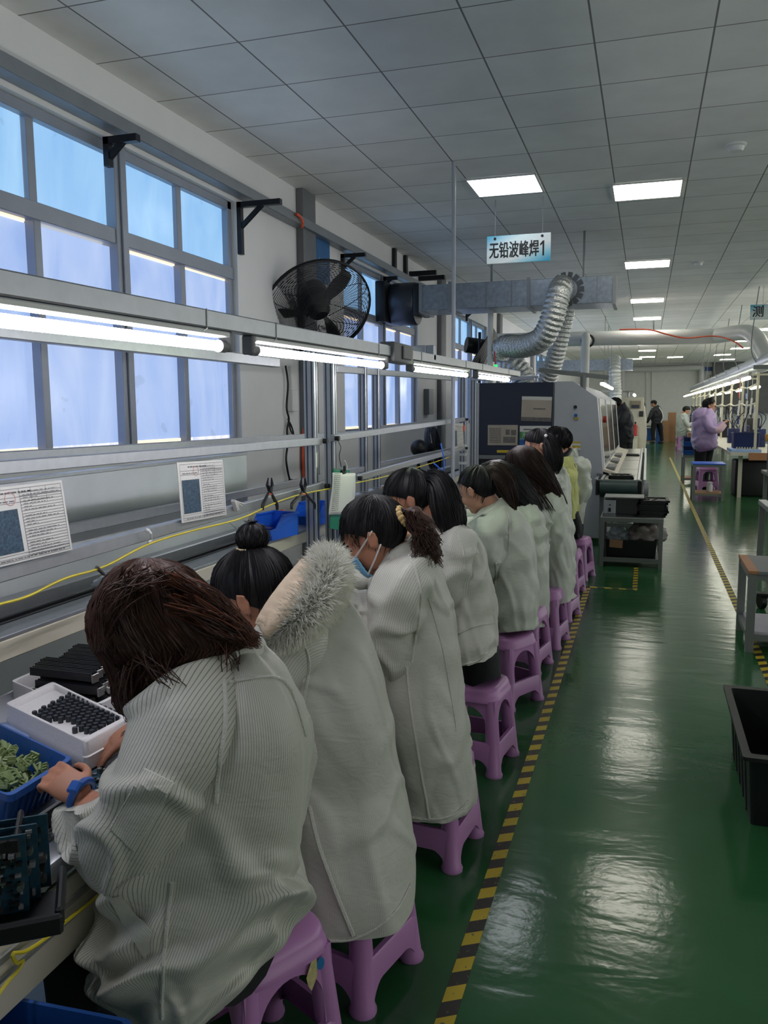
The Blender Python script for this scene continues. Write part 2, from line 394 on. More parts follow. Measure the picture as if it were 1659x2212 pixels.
for i, (a, c) in enumerate(WINS):
    w = bpy.data.objects.new(f'window_{i+1}', None); COL.objects.link(w); w.location = (XW, (a+c)/2, Z0); struct(w, 'tall frosted window in the left wall', 'window')
    xg = XW-0.09; zt = 2.53
    fm = MB(); t = 0.06
    fm.span((xg-0.05, a, Z0), (xg+0.05, a+t, Z1), 0.004); fm.span((xg-0.05, c-t, Z0), (xg+0.05, c, Z1), 0.004)
    fm.span((xg-0.05, a, Z0), (xg+0.05, c, Z0+0.05), 0.004); fm.span((xg-0.05, a, Z1-t), (xg+0.05, c, Z1), 0.004)
    fm.build('window_frame', M['winframe'], w)
    MB().span((xg-0.04, a, zt-0.045), (xg+0.06, c, zt+0.045), 0.004).build('transom', M['winframe'], w)
    mid = (a+c)/2; q = (c-a)/4
    MB().span((xg-0.04, mid-0.06, Z0), (xg+0.07, mid+0.06, Z1), 0.004).build('mullion', M['winframe'], w)
    MB().span((xg+0.07, mid-0.02, Z0), (xg+0.085, mid+0.02, Z1), 0.003).build('mullion', M['winframe'], w)
    for k in (-1, 1):
        MB().span((xg-0.03, mid+k*q-0.03, zt), (xg+0.03, mid+k*q+0.03, Z1), 0.004).build('mullion', M['winframe'], w)
        MB().span((xg-0.02, mid+k*q-0.028, Z0), (xg+0.045, mid+k*q+0.028, zt), 0.004).build('sash_stile', M['winframe'], w)
    for k in range(4):
        y0, y1 = a+k*q+0.035, a+(k+1)*q-0.035
        MB().span((xg-0.006, y0, zt), (xg, y1, Z1-0.03)).build('pane', M['paneup'], w, smooth=0)
        d = 0.012 if k % 2 else -0.012
        MB().span((xg-0.006+d, y0-0.02, Z0+0.02), (xg+d, y1+0.02, zt-0.06)).build('pane', M['panelo'], w, smooth=0)
        MB().span((xg-0.012, y0, Z0+0.05), (xg+0.012, y1-0.02, Z0+0.075)).build('daylight_gap', M['gap'], w, smooth=0)
        if k != 1: MB().span((xg-0.012, y0, zt-0.058), (xg+0.012, y1-0.02, zt-0.045)).build('daylight_gap', M['gap'], w, smooth=0)
# gap of plain daylight under the lowest panes of the first window
# cable tray, column facings, end-wall ductwork
struct(MB().span((XW, YF, 3.09), (XW+0.1, 12.6, 3.17), 0.004).build('trim_1', M['tray']), 'grey cable tray running along the left wall above the windows', 'cable tray')
M['column'] = mat('column_grey', (112, 114, 118), 0.5, var=0.06)
for i, y in enumerate((7.15, 12.35, 17.5, 22.7)):
    struct(MB().span((XW, y-0.15, 0), (XW+0.07, y+0.15, ZC), 0.01).build(f'trim_{i+2}', M['column']))
struct(MB().span((XW, YB-0.02, 0), (XR, YB, 0.09)).build('baseboard_back', M['grey'], smooth=0))
# ceiling light panels
def ceiling_panel(x, y, m, label, grp):
    t = thing('ceiling_light', label, 'ceiling light', (x, y, ZC), grp)
    MB().span((x-0.29, y-0.29, ZC-0.012), (x+0.29, y+0.29, ZC-0.004)).build('diffuser', m, t, smooth=0)
    f = MB()
    for a, c in (((-0.3, -0.3), (0.3, -0.285)), ((-0.3, 0.285), (0.3, 0.3)), ((-0.3, -0.3), (-0.285, 0.3)), ((0.285, -0.3), (0.3, 0.3))):
        f.span((x+a[0], y+a[1], ZC-0.016), (x+c[0], y+c[1], ZC-0.002))
    f.build('frame', M['white'], t, smooth=0)
ceiling_panel(-1.24, 7.49, M['panelc'], 'square ceiling light above the hanging factory sign, nearest the windows', 'ceiling light panels')
_n = ['first', 'second', 'third', 'fourth', 'fifth', 'sixth', 'seventh', 'eighth', 'ninth']
for i, y in enumerate((8.06, 12.1, 16.15, 19.4, 23.3, 27.2, 30.4, 34.2)):
    if i == 4: continue
    ceiling_panel(-0.06, y, M['panelw'], f'square ceiling light over the green aisle, {_n[i if i < 4 else i-1]} from the front of the row', 'ceiling light panels')
for i, (x, y) in enumerate(((2.7, 23.2), (2.7, 26.9), (0.98, 34.7), (2.63, 33.9), (3.1, 37.3), (-0.55, 35.4), (2.9, 30.4))):
    ceiling_panel(x, y, M['panelw'], ('square ceiling light beside the sloping duct, nearer of two', 'square ceiling light beside the sloping duct, farther of two', 'lone square ceiling light in front of the white end wall', 'far ceiling light above the right assembly line, left of two', 'far ceiling light above the right assembly line, right of two', 'small far ceiling light at the left end of the aisle row', 'far ceiling light just above the sloping duct foot')[i], 'ceiling light panels')
# unseen lights added over the right of the hall to brighten it
for i, (x, y) in enumerate(((2.8, 10.5), (5.2, 12.0), (5.2, 18.0), (5.2, 24.0), (2.8, 16.5))):
    ceiling_panel(x, y, M['panelw'], 'unseen square ceiling light added over the right half of the hall', 'ceiling light panels')
# hazard tape on the floor
def tape_mat(name, px, py):
    m = mat(name, (190, 168, 40), 0.5, var=0)
    nt, b = nodes(m); tc = nt.nodes.new('ShaderNodeTexCoord')
    sp = nt.nodes.new('ShaderNodeSeparateXYZ'); nt.links.new(tc.outputs['Object'], sp.inputs[0])
    def mt(op, a, c):
        n = nt.nodes.new('ShaderNodeMath'); n.operation = op
        for i, x in enumerate((a, c)):
            if isinstance(x, (int, float)): n.inputs[i].default_value = x
            else: nt.links.new(x, n.inputs[i])
        return n.outputs[0]
    s = mt('ADD', mt('MULTIPLY', sp.outputs[0], px), mt('MULTIPLY', sp.outputs[1], py))
    f = mt('GREATER_THAN', mt('FRACT', s, 0), 0.5)
    n = nt.nodes.new('ShaderNodeTexNoise'); n.inputs['Scale'].default_value = 55; n.inputs['Detail'].default_value = 6; nt.links.new(tc.outputs['Object'], n.inputs['Vector'])
    w = mt('GREATER_THAN', n.outputs['Fac'], 0.665)
    mx = nt.nodes.new('ShaderNodeMix'); mx.data_type = 'RGBA'; nt.links.new(f, mx.inputs[0]); mx.inputs[6].default_value = lin((38, 36, 30))+(1,); mx.inputs[7].default_value = lin((196, 172, 38))+(1,)
    m2 = nt.nodes.new('ShaderNodeMix'); m2.data_type = 'RGBA'; nt.links.new(w, m2.inputs[0]); nt.links.new(mx.outputs[2], m2.inputs[6]); m2.inputs[7].default_value = lin((110, 108, 80))+(1,)
    nt.links.new(m2.outputs[2], b.inputs['Base Color']); return m
tm = tape_mat('hazard_tape', -5.2, 8.6)
tag(MB().span((-0.45, 0.4, 0), (-0.404, 7.02, 0.002)).build('floor_tape', tm, smooth=0), 'yellow and black hazard tape running beside the row of purple stools', 'floor tape')
tag(MB().span((-0.45, 6.99, 0.0005), (-0.03, 7.03, 0.0024)).build('floor_tape', tape_mat('hazard_tape_cross', 8.6, 3), smooth=0), 'short hazard tape turning across the floor below the pallet cart', 'floor tape')
tag(MB().span((-0.07, 7.05, 0), (-0.03, 8.0, 0.002)).build('floor_tape', tm, smooth=0), 'short hazard tape running up to the pallet cart', 'floor tape')
tag(MB().span((0.67, 0.6, 0), (0.72, 26.0, 0.002)).build('floor_tape', tm, smooth=0), 'long hazard tape along the right assembly line, passing under the wooden-edged bench', 'floor tape')
# ================================================================== the soldering line on the left: bench, frame, lamps
XB = -1.62            # frame plane
# ---- conveyor bench
bench = thing('conveyor_bench', 'long aluminium conveyor bench running along the row of seated workers', 'workbench', (-1.4, 3.5, 0))
YA, YE = -0.3, 8.75
MB().span((-1.045, YA, 0.655), (-0.985, YE, 0.70), 0.012, ).build('front_rail', M['alu'], bench)
MB().span((-1.0, YA, 0.50), (-0.985, YE, 0.645), 0.003).build('front_panel', M['beige'], bench)
MB().span((-0.985, YA, 0.60), (-0.978, YE, 0.612)).span((-0.985, YA, 0.57), (-0.978, YE, 0.576)).build('panel_strip', M['alu'], bench)
MB().span((-1.21, YA, 0.62), (-1.045, YE, 0.66)).build('chain_channel', M['dark'], bench)
ch = MB()
y = YA
while y < 3.4:
    ch.cyl((-1.10, y, 0.672), (-1.06, y, 0.672), 0.008, n=6); y += 0.019
ch.span((-1.095, YA, 0.662), (-1.09, YE, 0.684)); ch.span((-1.07, YA, 0.662), (-1.065, YE, 0.684))
ch.build('chain', M['steel'], bench)
MB().span((-1.16, YA, 0.66), (-1.13, YE, 0.70), 0.004).span((-1.25, YA, 0.64), (-1.21, YE, 0.705), 0.004).span((-1.235, YA, 0.705), (-1.225, YE, 0.709)).build('guide_rail', M['alu'], bench)
MB().span((-1.72, YA, 0.66), (-1.25, YE, 0.70)).build('deck', M['machine'], bench)
MB().span((-1.80, YA, 0.80), (-1.70, YE, 0.86), 0.004).build('rear_beam', M['beige'], bench)
MB().span((-1.80, YA, 0.86), (-1.70, YE, 0.872), 0.002).build('beam_cover', M['alu'], bench)
MB().span((-1.97, YA, 0.80), (-1.80, YE, 0.835)).build('return_channel', M['alud'], bench)
r = MB()
for x in (-1.84, -1.88, -1.93): r.span((x-0.008, YA, 0.835), (x+0.008, YE, 0.85), 0.003)
r.build('return_chain', M['blackm'], bench)
MB().span((-2.03, YA, 0.78), (-1.97, YE, 0.885), 0.005).build('back_rail', M['alu'], bench)
for y in (0.6, 1.62, 3.3, 5.2, 7.0):
    MB().span((-1.79, y-0.045, 0.70), (-1.71, y+0.045, 0.80), 0.004).build('beam_support', M['beige'], bench)
for y in (0.2, 2.9, 5.6, 8.4):
    for x in (-1.08, -1.9):
        MB().span((x-0.03, y-0.03, 0), (x+0.03, y+0.03, 0.66 if x > -1.5 else 0.8), 0.004).build('leg', M['beige'], bench)
    MB().span((-1.87, y-0.02, 0.15), (-1.11, y+0.02, 0.19), 0.003).build('stretcher', M['beige'], bench)
# ---- upright frame
def post(mb_x, y, z0, z1, parent):
    m = MB(); w = 0.03
    m.span((mb_x-w, y-0.02, z0), (mb_x+w, y+0.02, z1), 0.003)
    p = m.build('post', M['alu'], parent)
    g = MB()
    for s in (-1, 1):
        g.span((mb_x+s*0.014-0.004, y-0.0212, z0+0.01), (mb_x+s*0.014+0.004, y-0.018, z1-0.01))
    g.span((mb_x+w-0.002, y-0.005, z0+0.01), (mb_x+w+0.0012, y+0.005, z1-0.01))
    g.build('groove', M['alud'], p)
frame = thing('lamp_gantry', 'aluminium profile frame with posts and rails standing behind the workers', 'frame', (XB, 4, 0.87))
yp1, yp2 = atx(673, 960, XB).y, atx(714, 960, XB).y
yp3, yp4 = atx(1000, 900, XB).y, atx(1022, 900, XB).y
for y in (yp1, yp2, yp3, yp4): post(XB, y, 0.70, 1.80, frame)
XK = -1.98
yk1, yk2 = atx(785, 960, XK).y, atx(813, 960, XK).y
for y in (yk1, yk2): post(XK, y, 0.885, 1.80, frame)
def rail(x, a, b, h=0.035, d=0.03, ext=0.0, name='rail'):
    p, q = atx(*a, x), atx(*b, x); dr = (q-p).normalized(); p = p-dr*ext
    MB().beam(p, q, d, h, 0.003).build(name, M['alu'], frame); return p, q
ru = rail(XB+0.045, (0, 1010), (690, 953), 0.036, ext=0.5)
rl = rail(XB+0.045, (0, 1240), (694, 1050), 0.04, ext=0.5)
ruk = rail(XK, (0, 987), (786, 935), 0.034, ext=0.5)
rlk = rail(XK, (150, 1143), (786, 1013), 0.04, ext=0.6)
ru2 = rail(XB+0.045, (718, 947), (1003, 906), 0.036)
rl2 = rail(XB+0.045, (768, 1033), (1002, 968), 0.036)
rail(XK, (815, 925), (1000, 905), 0.034); rail(XK, (815, 1004), (1000, 965), 0.034)
rail(XK, (0, 714), (596, 784), 0.05, 0.05, ext=0.5); rail(XK, (722, 797), (985, 818), 0.045, 0.04)
for p in (ru[1], rl[1]): k = MB(); k.cyl(p+Vector((0.016, 0.012, 0)), p+Vector((0.04, 0.012, 0)), 0.013, n=10); k.build('clamp_knob', M['dark'], frame)
for p in (ru2[0], rl2[0]): k = MB(); k.cyl(p+Vector((0.016, 0.0, 0)), p+Vector((0.04, 0.0, 0)), 0.013, n=10); k.build('clamp_knob', M['dark'], frame)
for p in (ru2[1], rl2[1]): k = MB(); k.cyl(p+Vector((0.016, 0.0, 0)), p+Vector((0.036, 0.0, 0)), 0.011, n=8); k.build('clamp_knob', M['dark'], frame)
e_ = atx(527, 982, -2.06)
bb = MB(); bb.span((-2.075, YA, 0.80), (-2.045, e_.y, e_.z), 0.003); o = bb.build('back_board', mat('back_board_paint', (206, 212, 216), 0.6, var=0.07, vscale=5), frame, smooth=0)
MB().span((-2.08, YA, e_.z), (-2.04, e_.y, e_.z+0.012)).build('board_edge', M['alu'], frame, smooth=0)
# overhead lamp beam at x = -1.0, rising very slightly with the hall floor
def bz(y): return 1.632+0.0118*y
XL = -1.0
MB().beam((XL, -0.6, bz(-0.6)+0.058), (XL, 3.22, bz(3.22)+0.058), 0.04, 0.042, 0.003).build('lamp_beam', M['alu'], frame)
MB().beam((XL, 3.46, bz(3.46)+0.058), (XL, 6.75, bz(6.75)+0.058), 0.04, 0.042, 0.003).build('lamp_beam', M['alu'], frame)
for y in (yp1+0.02, yp3+0.4):
    MB().span((XB, y-0.02, 1.76), (XL-0.02, y+0.02, 1.80), 0.003).build('cantilever_arm', M['alu'], frame)
    MB().span((XL-0.02, y-0.02, bz(y)+0.05), (XL+0.02, y+0.02, 1.80), 0.003).build('cantilever_arm', M['alu'], frame)
jb = MB().span((XL-0.03, 3.20, bz(3.3)+0.015), (XL+0.035, 3.48, bz(3.3)+0.095), 0.008).span((XL+0.035, 3.30, bz(3.3)+0.03), (XL+0.045, 3.42, bz(3.3)+0.085), 0.004)
tag(jb.build('junction_box', M['grey']), 'grey junction box joining the two lamp beams', 'junction box')
def tube_lamp(y0, y1, m, label, x=XL, dz=0.0, r=0.0118):
    t = thing('tube_lamp', label, 'tube lamp', (x, (y0+y1)/2, bz((y0+y1)/2)), 'tube lamps over the near bench')
    a, b = Vector((x, y0, bz(y0)+dz)), Vector((x, y1, bz(y1)+dz)); d = (b-a).normalized()
    MB().beam(a+Vector((0, 0, 0.028)), b+Vector((0, 0, 0.028)), 0.035, 0.014, 0.003).build('batten', M['white'], t)
    MB().tube([a+d*0.03, a+d*0.035, b-d*0.035, b-d*0.03], [r*0.8, r, r, r*0.8], 14).build('tube', m, t)
    for p, s in ((a, 1), (b, -1)):
        c = MB().cyl(p, p+d*s*0.032, 0.015, n=12)
        c.box(p+Vector((0, 0, 0.012))-d*s*0.008, (0.034, 0.018, 0.05), bev=0.004)
        c.build('end_cap', M['grey'], t)
    for p in (a+d*0.12, b-d*0.12): w = MB(); w.tube([p+Vector((0.021, 0, 0.08)), p+Vector((0.021, 0, 0.035)), p+Vector((0.012, -0.03, 0.02))], 0.0016, 5); w.build('hanging_wire', M['white'], t)
tube_lamp(0.62, 1.86, M['tube'], 'nearest glowing tube lamp, cut by the left edge of the view')
tube_lamp(2.0, 3.16, M['tube'], 'glowing tube lamp just before the grey junction box')
tube_lamp(3.55, 4.76, M['tubeg'], 'faintly greenish glowing tube lamp just beyond the grey junction box')
tube_lamp(5.02, 6.28, M['tube'], 'farthest glowing tube lamp of the near bench, in front of the dark machine panel')

# ---- purple stools
def make_stool(lab):
    t = thing('plastic_stool', lab, 'stool', (0, 0, 0), 'purple plastic stools along the bench')
    HT = 0.36
    def wz(z): return 0.148-0.03*z/HT
    def se(hw, z, n=40, e=4.5):
        r = []
        for k in range(n):
            a = 2*PI*k/n; c, s = math.cos(a), math.sin(a); q = (abs(c)**e+abs(s)**e)**(-1/e); r.append(Vector((c*q*hw, s*q*hw, z)))
        return r
    m = MB(); m.grid([se(*p) for p in ((0.10, 0.302), (0.128, 0.3), (0.131, 0.302), (0.131, 0.318), (0.127, 0.323), (0.124, 0.34), (0.119, 0.353), (0.110, 0.3595), (0.09, 0.36), (0.03, 0.358), (0.012, 0.3575))], True, (True, True))
    m.build('seat', M['purple'], t, smooth=50)
    for sx in (-1, 1):
        for sy in (-1, 1):
            l = MB(); rows = []
            for z, rr in ((0, 0.034), (0.008, 0.036), (0.02, 0.031), (0.15, 0.029), (0.31, 0.027)):
                w = wz(z)-0.026; rows.append([Vector((sx*w+math.cos(2*PI*k/16)*rr, sy*w+math.sin(2*PI*k/16)*rr, z)) for k in range(16)])
            l.grid(rows, True, (True, True)); l.build('leg', M['purple'], t, smooth=50)
    for q in range(4):
        R = Matrix.Rotation(q*PI/2, 3, 'Z')
        def pt(u, z): return (u, z)
        zt, za, zb = 0.312, 0.29, 0.17
        half = 0.088
        top = [(-0.12, 0.14), (-0.118, zt), (0.118, zt), (0.12, 0.14), (half, 0.14)]
        top += [(half*math.cos(a), 0.2+0.085*math.sin(a)) for a in np.linspace(0, PI, 15)]+[(-half, 0.14)]
        sl = (wz(0)-wz(HT))/HT
        def prism_side(poly, dep):
            n = len(poly); vs = []
            for off in (0, dep):
                for u, z in poly: vs.append(R @ Vector((u, -(wz(z)-0.006)+off, z)))
            return vs
        m = MB(); n = len(top)
        # arch: strips between outer rectangle and arch curve
        A = [(half*math.cos(a), 0.195+0.088*math.sin(a)) for a in np.linspace(0, PI, 17)]
        O = []
        for u, z in A:
            ang = math.atan2(z-0.195, u); 
            O.append((u*1.0, zt))
        rows = [[(0.118, 0.13)]+[(0.118, 0.195)]+[(min(0.118, max(-0.118, u*1.35)), zt) for u, z in A]+[(-0.118, 0.195), (-0.118, 0.13)], [(half, 0.13)]+[(half, 0.195)]+A+[(-half, 0.195), (-half, 0.13)]]
        def P3(u, z, off): return R @ Vector((u, -(wz(z)-0.004)+off, z))
        gr = [[P3(u, z, 0) for u, z in rows[0]], [P3(u, z, 0) for u, z in rows[1]], [P3(u, z, 0.012) for u, z in rows[1]], [P3(u, z, 0.012) for u, z in rows[0]]]
        m.grid(gr, False); m.build('side_arch', M['purple'], t, smooth=40)
        m = MB()
        U = np.linspace(-0.118, 0.118, 21)
        up = [(u, 0.138) for u in U]
        lo = [(u, 0.066-0.060*max(0, (abs(u)-0.055)/0.063)**2.2) for u in U]
        gr = [[P3(u, z, 0.010) for u, z in up], [P3(u, z, -0.004) for u, z in up], [P3(u, z-0.006, -0.007) for u, z in up], [P3(u, z, -0.004) for u, z in lo], [P3(u, z, 0.010) for u, z in lo]]
        m.grid(gr, False); m.build('foot_band', M['purple'], t, smooth=40)
    return t
STOOLS = [  # x, y, rotation(deg), label
    (-0.80, 1.555, -28, 'purple plastic stool with a torn sticker, under the nearest seated worker'),
    (-0.72, 1.94, -14, 'purple plastic stool under the worker with the fur hood'),
    (-0.67, 2.62, -6, 'purple plastic stool under the masked worker with a curly ponytail'),
    (-0.655, 3.35, -8, 'purple plastic stool under the worker with the straight black ponytail'),
    (-0.66, 4.13, -28, 'purple plastic stool under the worker with the wide white collar'),
    (-0.655, 4.72, -10, 'purple plastic stool under the worker with cropped long black hair, mostly hidden'),
    (-0.60, 5.25, -8, 'purple plastic stool under the worker with very long brown hair'),
    (-0.585, 5.95, -10, 'purple plastic stool under the worker with the high pony and white coat'),
    (-0.60, 6.75, -8, 'purple plastic stool under the worker with the pale yellow hood'),
    (-0.57, 7.42, -12, 'farthest purple stool of the near row, beside the grey machine')]
st0 = make_stool(STOOLS[0][3])
st_objs = [st0]
for s in STOOLS[1:]: st_objs.append(dup(st0, label=s[3]))
for o, s in zip(st_objs, STOOLS): o.location = (s[0], s[1], 0); o.rotation_euler = (0, 0, math.radians(s[2]))
# torn sticker and blue spot on the nearest stool's skirt
bpy.context.view_layer.update()
R1 = Matrix.Rotation(math.radians(-28), 3, 'Z'); o1 = Vector((-0.80, 1.555, 0))
def on1(u, z, off=0.0): return o1+R1 @ Vector((0.148-0.03*z/0.36+off+0.0035, u+0.068, z))
sk = MB(); sk.add([on1(-0.03, 0.27), on1(-0.01, 0.305), on1(0.002, 0.30), on1(0.0, 0.26), on1(-0.018, 0.235), on1(-0.026, 0.25)], [(0, 1, 2, 3, 4, 5)]); sk.build('sticker', mat('old_sticker', (196, 184, 130), 0.7, var=0.2, vscale=90), st0, smooth=0)
sk = MB(); sk.add([on1(0.012+0.011*math.cos(a), 0.283+0.014*math.sin(a)) for a in np.linspace(0, 2*PI, 12)[:-1]], [tuple(range(11))]); sk.build('sticker', mat('blue_sticker', (20, 110, 170), 0.6), st0, smooth=0)
# ================================================================== people
from mathutils.bvhtree import BVHTree
def coat_mat(name, rgb, stripe, spacing, rough=0.42, dark=0.55, width=0.2):
    m = mat(name, rgb, rough, var=0.03, vscale=9, spec=0.35, sheen=0.1)
    nt, b = nodes(m); base = b.inputs['Base Color'].links[0].from_socket
    tc = nt.nodes.new('ShaderNodeTexCoord')
    n = nt.nodes.new('ShaderNodeTexNoise'); n.inputs['Scale'].default_value = 26; n.inputs['Detail'].default_value = 4; n.inputs['Distortion'].default_value = 1.5
    mp = nt.nodes.new('ShaderNodeMapping'); mp.inputs['Rotation'].default_value = (0.3, 0.5, 0.2); mp.inputs['Scale'].default_value = (0.6, 0.6, 1.3)
    nt.links.new(tc.outputs['Object'], mp.inputs[0]); nt.links.new(mp.outputs[0], n.inputs['Vector'])
    bp = nt.nodes.new('ShaderNodeBump'); bp.inputs['Strength'].default_value = 0.22; bp.inputs['Distance'].default_value = 0.012
    nt.links.new(n.outputs['Fac'], bp.inputs['Height']); nt.links.new(bp.outputs['Normal'], b.inputs['Normal'])
    if stripe:
        a = nt.nodes.new('ShaderNodeAttribute'); a.attribute_name = 'st'
        d = nt.nodes.new('ShaderNodeMath'); d.operation = 'DIVIDE'; nt.links.new(a.outputs['Fac'], d.inputs[0]); d.inputs[1].default_value = spacing
        f = nt.nodes.new('ShaderNodeMath'); f.operation = 'FRACT'; nt.links.new(d.outputs[0], f.inputs[0])
        l = nt.nodes.new('ShaderNodeMath'); l.operation = 'LESS_THAN'; nt.links.new(f.outputs[0], l.inputs[0]); l.inputs[1].default_value = width
        mx = nt.nodes.new('ShaderNodeMix'); mx.data_type = 'RGBA'; nt.links.new(l.outputs[0], mx.inputs[0]); nt.links.new(base, mx.inputs[6])
        mx.inputs[7].default_value = tuple(v*dark for v in lin(rgb))+(1,)
        nt.links.new(mx.outputs[2], b.inputs['Base Color'])
    return m
COAT = coat_mat('striped_antistatic_cloth', (208, 208, 196), True, 0.0062, dark=0.42, width=0.19)
COAT2 = coat_mat('fine_striped_cloth', (208, 208, 197), True, 0.0056, dark=0.66, width=0.22)
COAT3 = coat_mat('plain_white_cloth', (206, 210, 198), False, 1)
SEAM = mat('white_seam', (214, 214, 204), 0.6, var=0.05, vscale=200, bump=0.5, bscale=300)
YJ = coat_mat('pale_yellow_cloth', (206, 208, 128), False, 1, rough=0.6)
LILAC = coat_mat('lilac_padded_cloth', (164, 144, 188), False, 1, rough=0.5)
GREYJ = coat_mat('pale_grey_cloth', (178, 186, 186), False, 1, rough=0.6)
BLACKJ = coat_mat('black_jacket_cloth', (27, 30, 37), False, 1, rough=0.6)
BEIGEJ = coat_mat('cream_patterned_cloth', (198, 186, 164), False, 1, rough=0.7)
def hair_mat(name, rgb, rough=0.33, spec=0.5):
    rough += 0.14; spec *= 0.6
    m = mat(name, rgb, rough, var=0.35, vscale=55, spec=spec)
    return m
HB = hair_mat('black_hair', (15, 14, 17), 0.34, 0.45)
HBR = hair_mat('brown_hair', (62, 40, 32), 0.36, 0.5)
HDB = hair_mat('dark_brown_hair', (40, 27, 23), 0.4, 0.45)
FUR = mat('cream_fur', (252, 250, 234), 0.9, var=0.04, vscale=30, sheen=0.4)
_b = nodes(FUR)[1]; _b.inputs['Subsurface Weight'].default_value = 0.7; _b.inputs['Subsurface Radius'].default_value = (0.05, 0.05, 0.045); _b.inputs['Subsurface Scale'].default_value = 1.0
HOODC = mat('beige_hood_lining', (190, 172, 148), 0.7, var=0.05, bump=0.3, bscale=25)
MASKB = mat('pale_blue_mask', (124, 188, 226), 0.7, var=0.04, bump=0.2, bscale=50)
LIP = mat('lip', (164, 96, 88), 0.45, var=0.0)
EYEW = mat('eye_dark', (30, 24, 22), 0.2, var=0.0)

class Loft:
    """rings between photographed left and right outline points; d = half depth, dd = offset away from the viewer"""
    def __init__(s, site, rows, e=2.4):
        s.c = []; s.a = []; s.d = []; s.w = []; s.n = site.n; s.e = e
        for r in rows:
            dd = r[5] if len(r) > 5 else 0.0
            L, R_ = site(r[0], r[1], dd), site(r[2], r[3], dd)
            s.c.append((L+R_)/2); s.a.append((R_-L)/2); s.d.append(r[4])
            v = s.c[-1]-EYE; v = v/v.dot(s.n); s.w.append(s.n.lerp(v, r[6] if len(r) > 6 else 1.0))
        s.len = sum((s.c[i+1]-s.c[i]).length for i in range(len(s.c)-1)); s.rad = sum(a.length for a in s.a)/len(s.a)
    def pt(s, t, th):
        c, a, d = crv(s.c, t), crv(s.a, t), crv(s.d, t)
        co, si = math.cos(th), math.sin(th); q = (abs(co)**s.e+abs(si)**s.e)**(-1/s.e)
        return c+a*(co*q)+crv(s.w, t)*(d*si*q)
    def centre(s, t): return crv(s.c, t)
def crease(p, fr=1.0):
    """ridge lines where a noise field crosses zero"""
    q = 1-(noise.noise(p*fr)*4.0)**2
    return q*q if q > 0 else 0.0
def folds(th, v, seed, amp, low=1.0):
    q = Vector((math.cos(th)*0.9+seed, math.sin(th)*0.9, v*2.2))
    f = amp*1.1*noise.noise(q*1.6)
    w = noise.noise(Vector((math.cos(th)*1.1, math.sin(th)*1.1+seed, v*3.0)))
    a = crease(Vector((th*0.75+seed*3+v*1.5, v*5.2+w*0.9, seed)))
    b_ = crease(Vector((th*1.6-v*3.2+seed*5, v*3.6, seed+4)))
    f += amp*0.9*max(0.0, low-0.5)*math.sin(v*58+2.2*math.cos(th+0.6)+3.0*w+seed)*max(0.0, 0.45+1.2*noise.noise(Vector((math.cos(th)*1.3, math.sin(th)*1.3+seed*2, v*2.5))))
    c_ = crease(Vector((th*1.2+v*2.0+seed*2, v*10.5+w*1.6, seed+9)))
    return f+amp*(1.15*low*(a-0.35)+0.5*(b_-0.3)+0.12*low*c_)
def add_loft(mb, L, nu=96, nv=90, amp=0.006, seed=0.0, low=lambda t: 1.0, caps=(False, False), strad=None):
    rows = []; st = []
    R_ = strad or L.rad*0.95
    for i in range(nv+1):
        t = i/nv; row = []; c = L.centre(t)
        for k in range(nu):
            th = 2*PI*k/nu; p = L.pt(t, th); o = (p-c)
            f = folds(th, t*L.len, seed, amp, low(t)) if amp > 0 else 0
            row.append(p+(o.normalized()*f if o.length > 1e-6 else o)); st.append(10+th*R_)
        rows.append(row)
    mb.grid(rows, True, caps, 0, st)
def add_sleeve(mb, pts, rr, nu=36, sub=14, amp=0.006, seed=0.0, cuff=True, strad=None):
    P = smooth_path(pts, sub); n = len(P); rs = [crv(list(rr), i/(n-1)) for i in range(n)]
    if cuff:
        P = P+[P[-1]-(P[-1]-P[-2])*0.2]; rs = rs+[rs[-1]*0.8]
    fr = frames(P); rows = []; st = []; acc = 0.0; R_ = strad or sum(rs)/len(rs)
    for i, p in enumerate(P):
        if i: acc += (P[i]-P[i-1]).length
        u, w = fr[i]; row = []
        for k in range(nu):
            a = 2*PI*k/nu
            f = amp*(1.5*crease(Vector((a*0.7+seed, acc*9, seed*2)))+0.7*noise.noise(Vector((math.cos(a)*1.4, math.sin(a)*1.4+seed, acc*11)))*1.4) if amp > 0 and i < n-1 else 0
            row.append(p+(u*math.cos(a)+w*math.sin(a))*(rs[i]+f)); st.append(10+a*R_)
        rows.append(row)
    mb.grid(rows, True, (False, False), 0, st)
class HeadFrame:
    def __init__(s, c, yaw, pitch, roll=0.0, h=0.105):
        """yaw 0 faces the bench (-X); positive turns away along the row; pitch > 0 bows"""
        ya, pi = math.radians(yaw), math.radians(pitch)
        s.f = Vector((-math.cos(ya)*math.cos(pi), math.sin(ya)*math.cos(pi), -math.sin(pi)))
        s.l = Vector((-math.sin(ya), -math.cos(ya), 0)); s.u = s.l.cross(s.f)*-1
        if s.u.dot(Vector((0, 0, 1))) < 0 and abs(pitch) < 89: s.u = -s.u
        ro = math.radians(roll); l, u = s.l.copy(), s.u.copy()
        s.l = l*math.cos(ro)+u*math.sin(ro); s.u = u*math.cos(ro)-l*math.sin(ro)
        s.c = Vector(c); s.h = h; s.M = Matrix((s.l, s.f, s.u)).transposed()
    def __call__(s, x, y, z): return s.c+s.M @ Vector((x*s.h, y*s.h, z*s.h))   # x left, y forward, z up, in half-heads
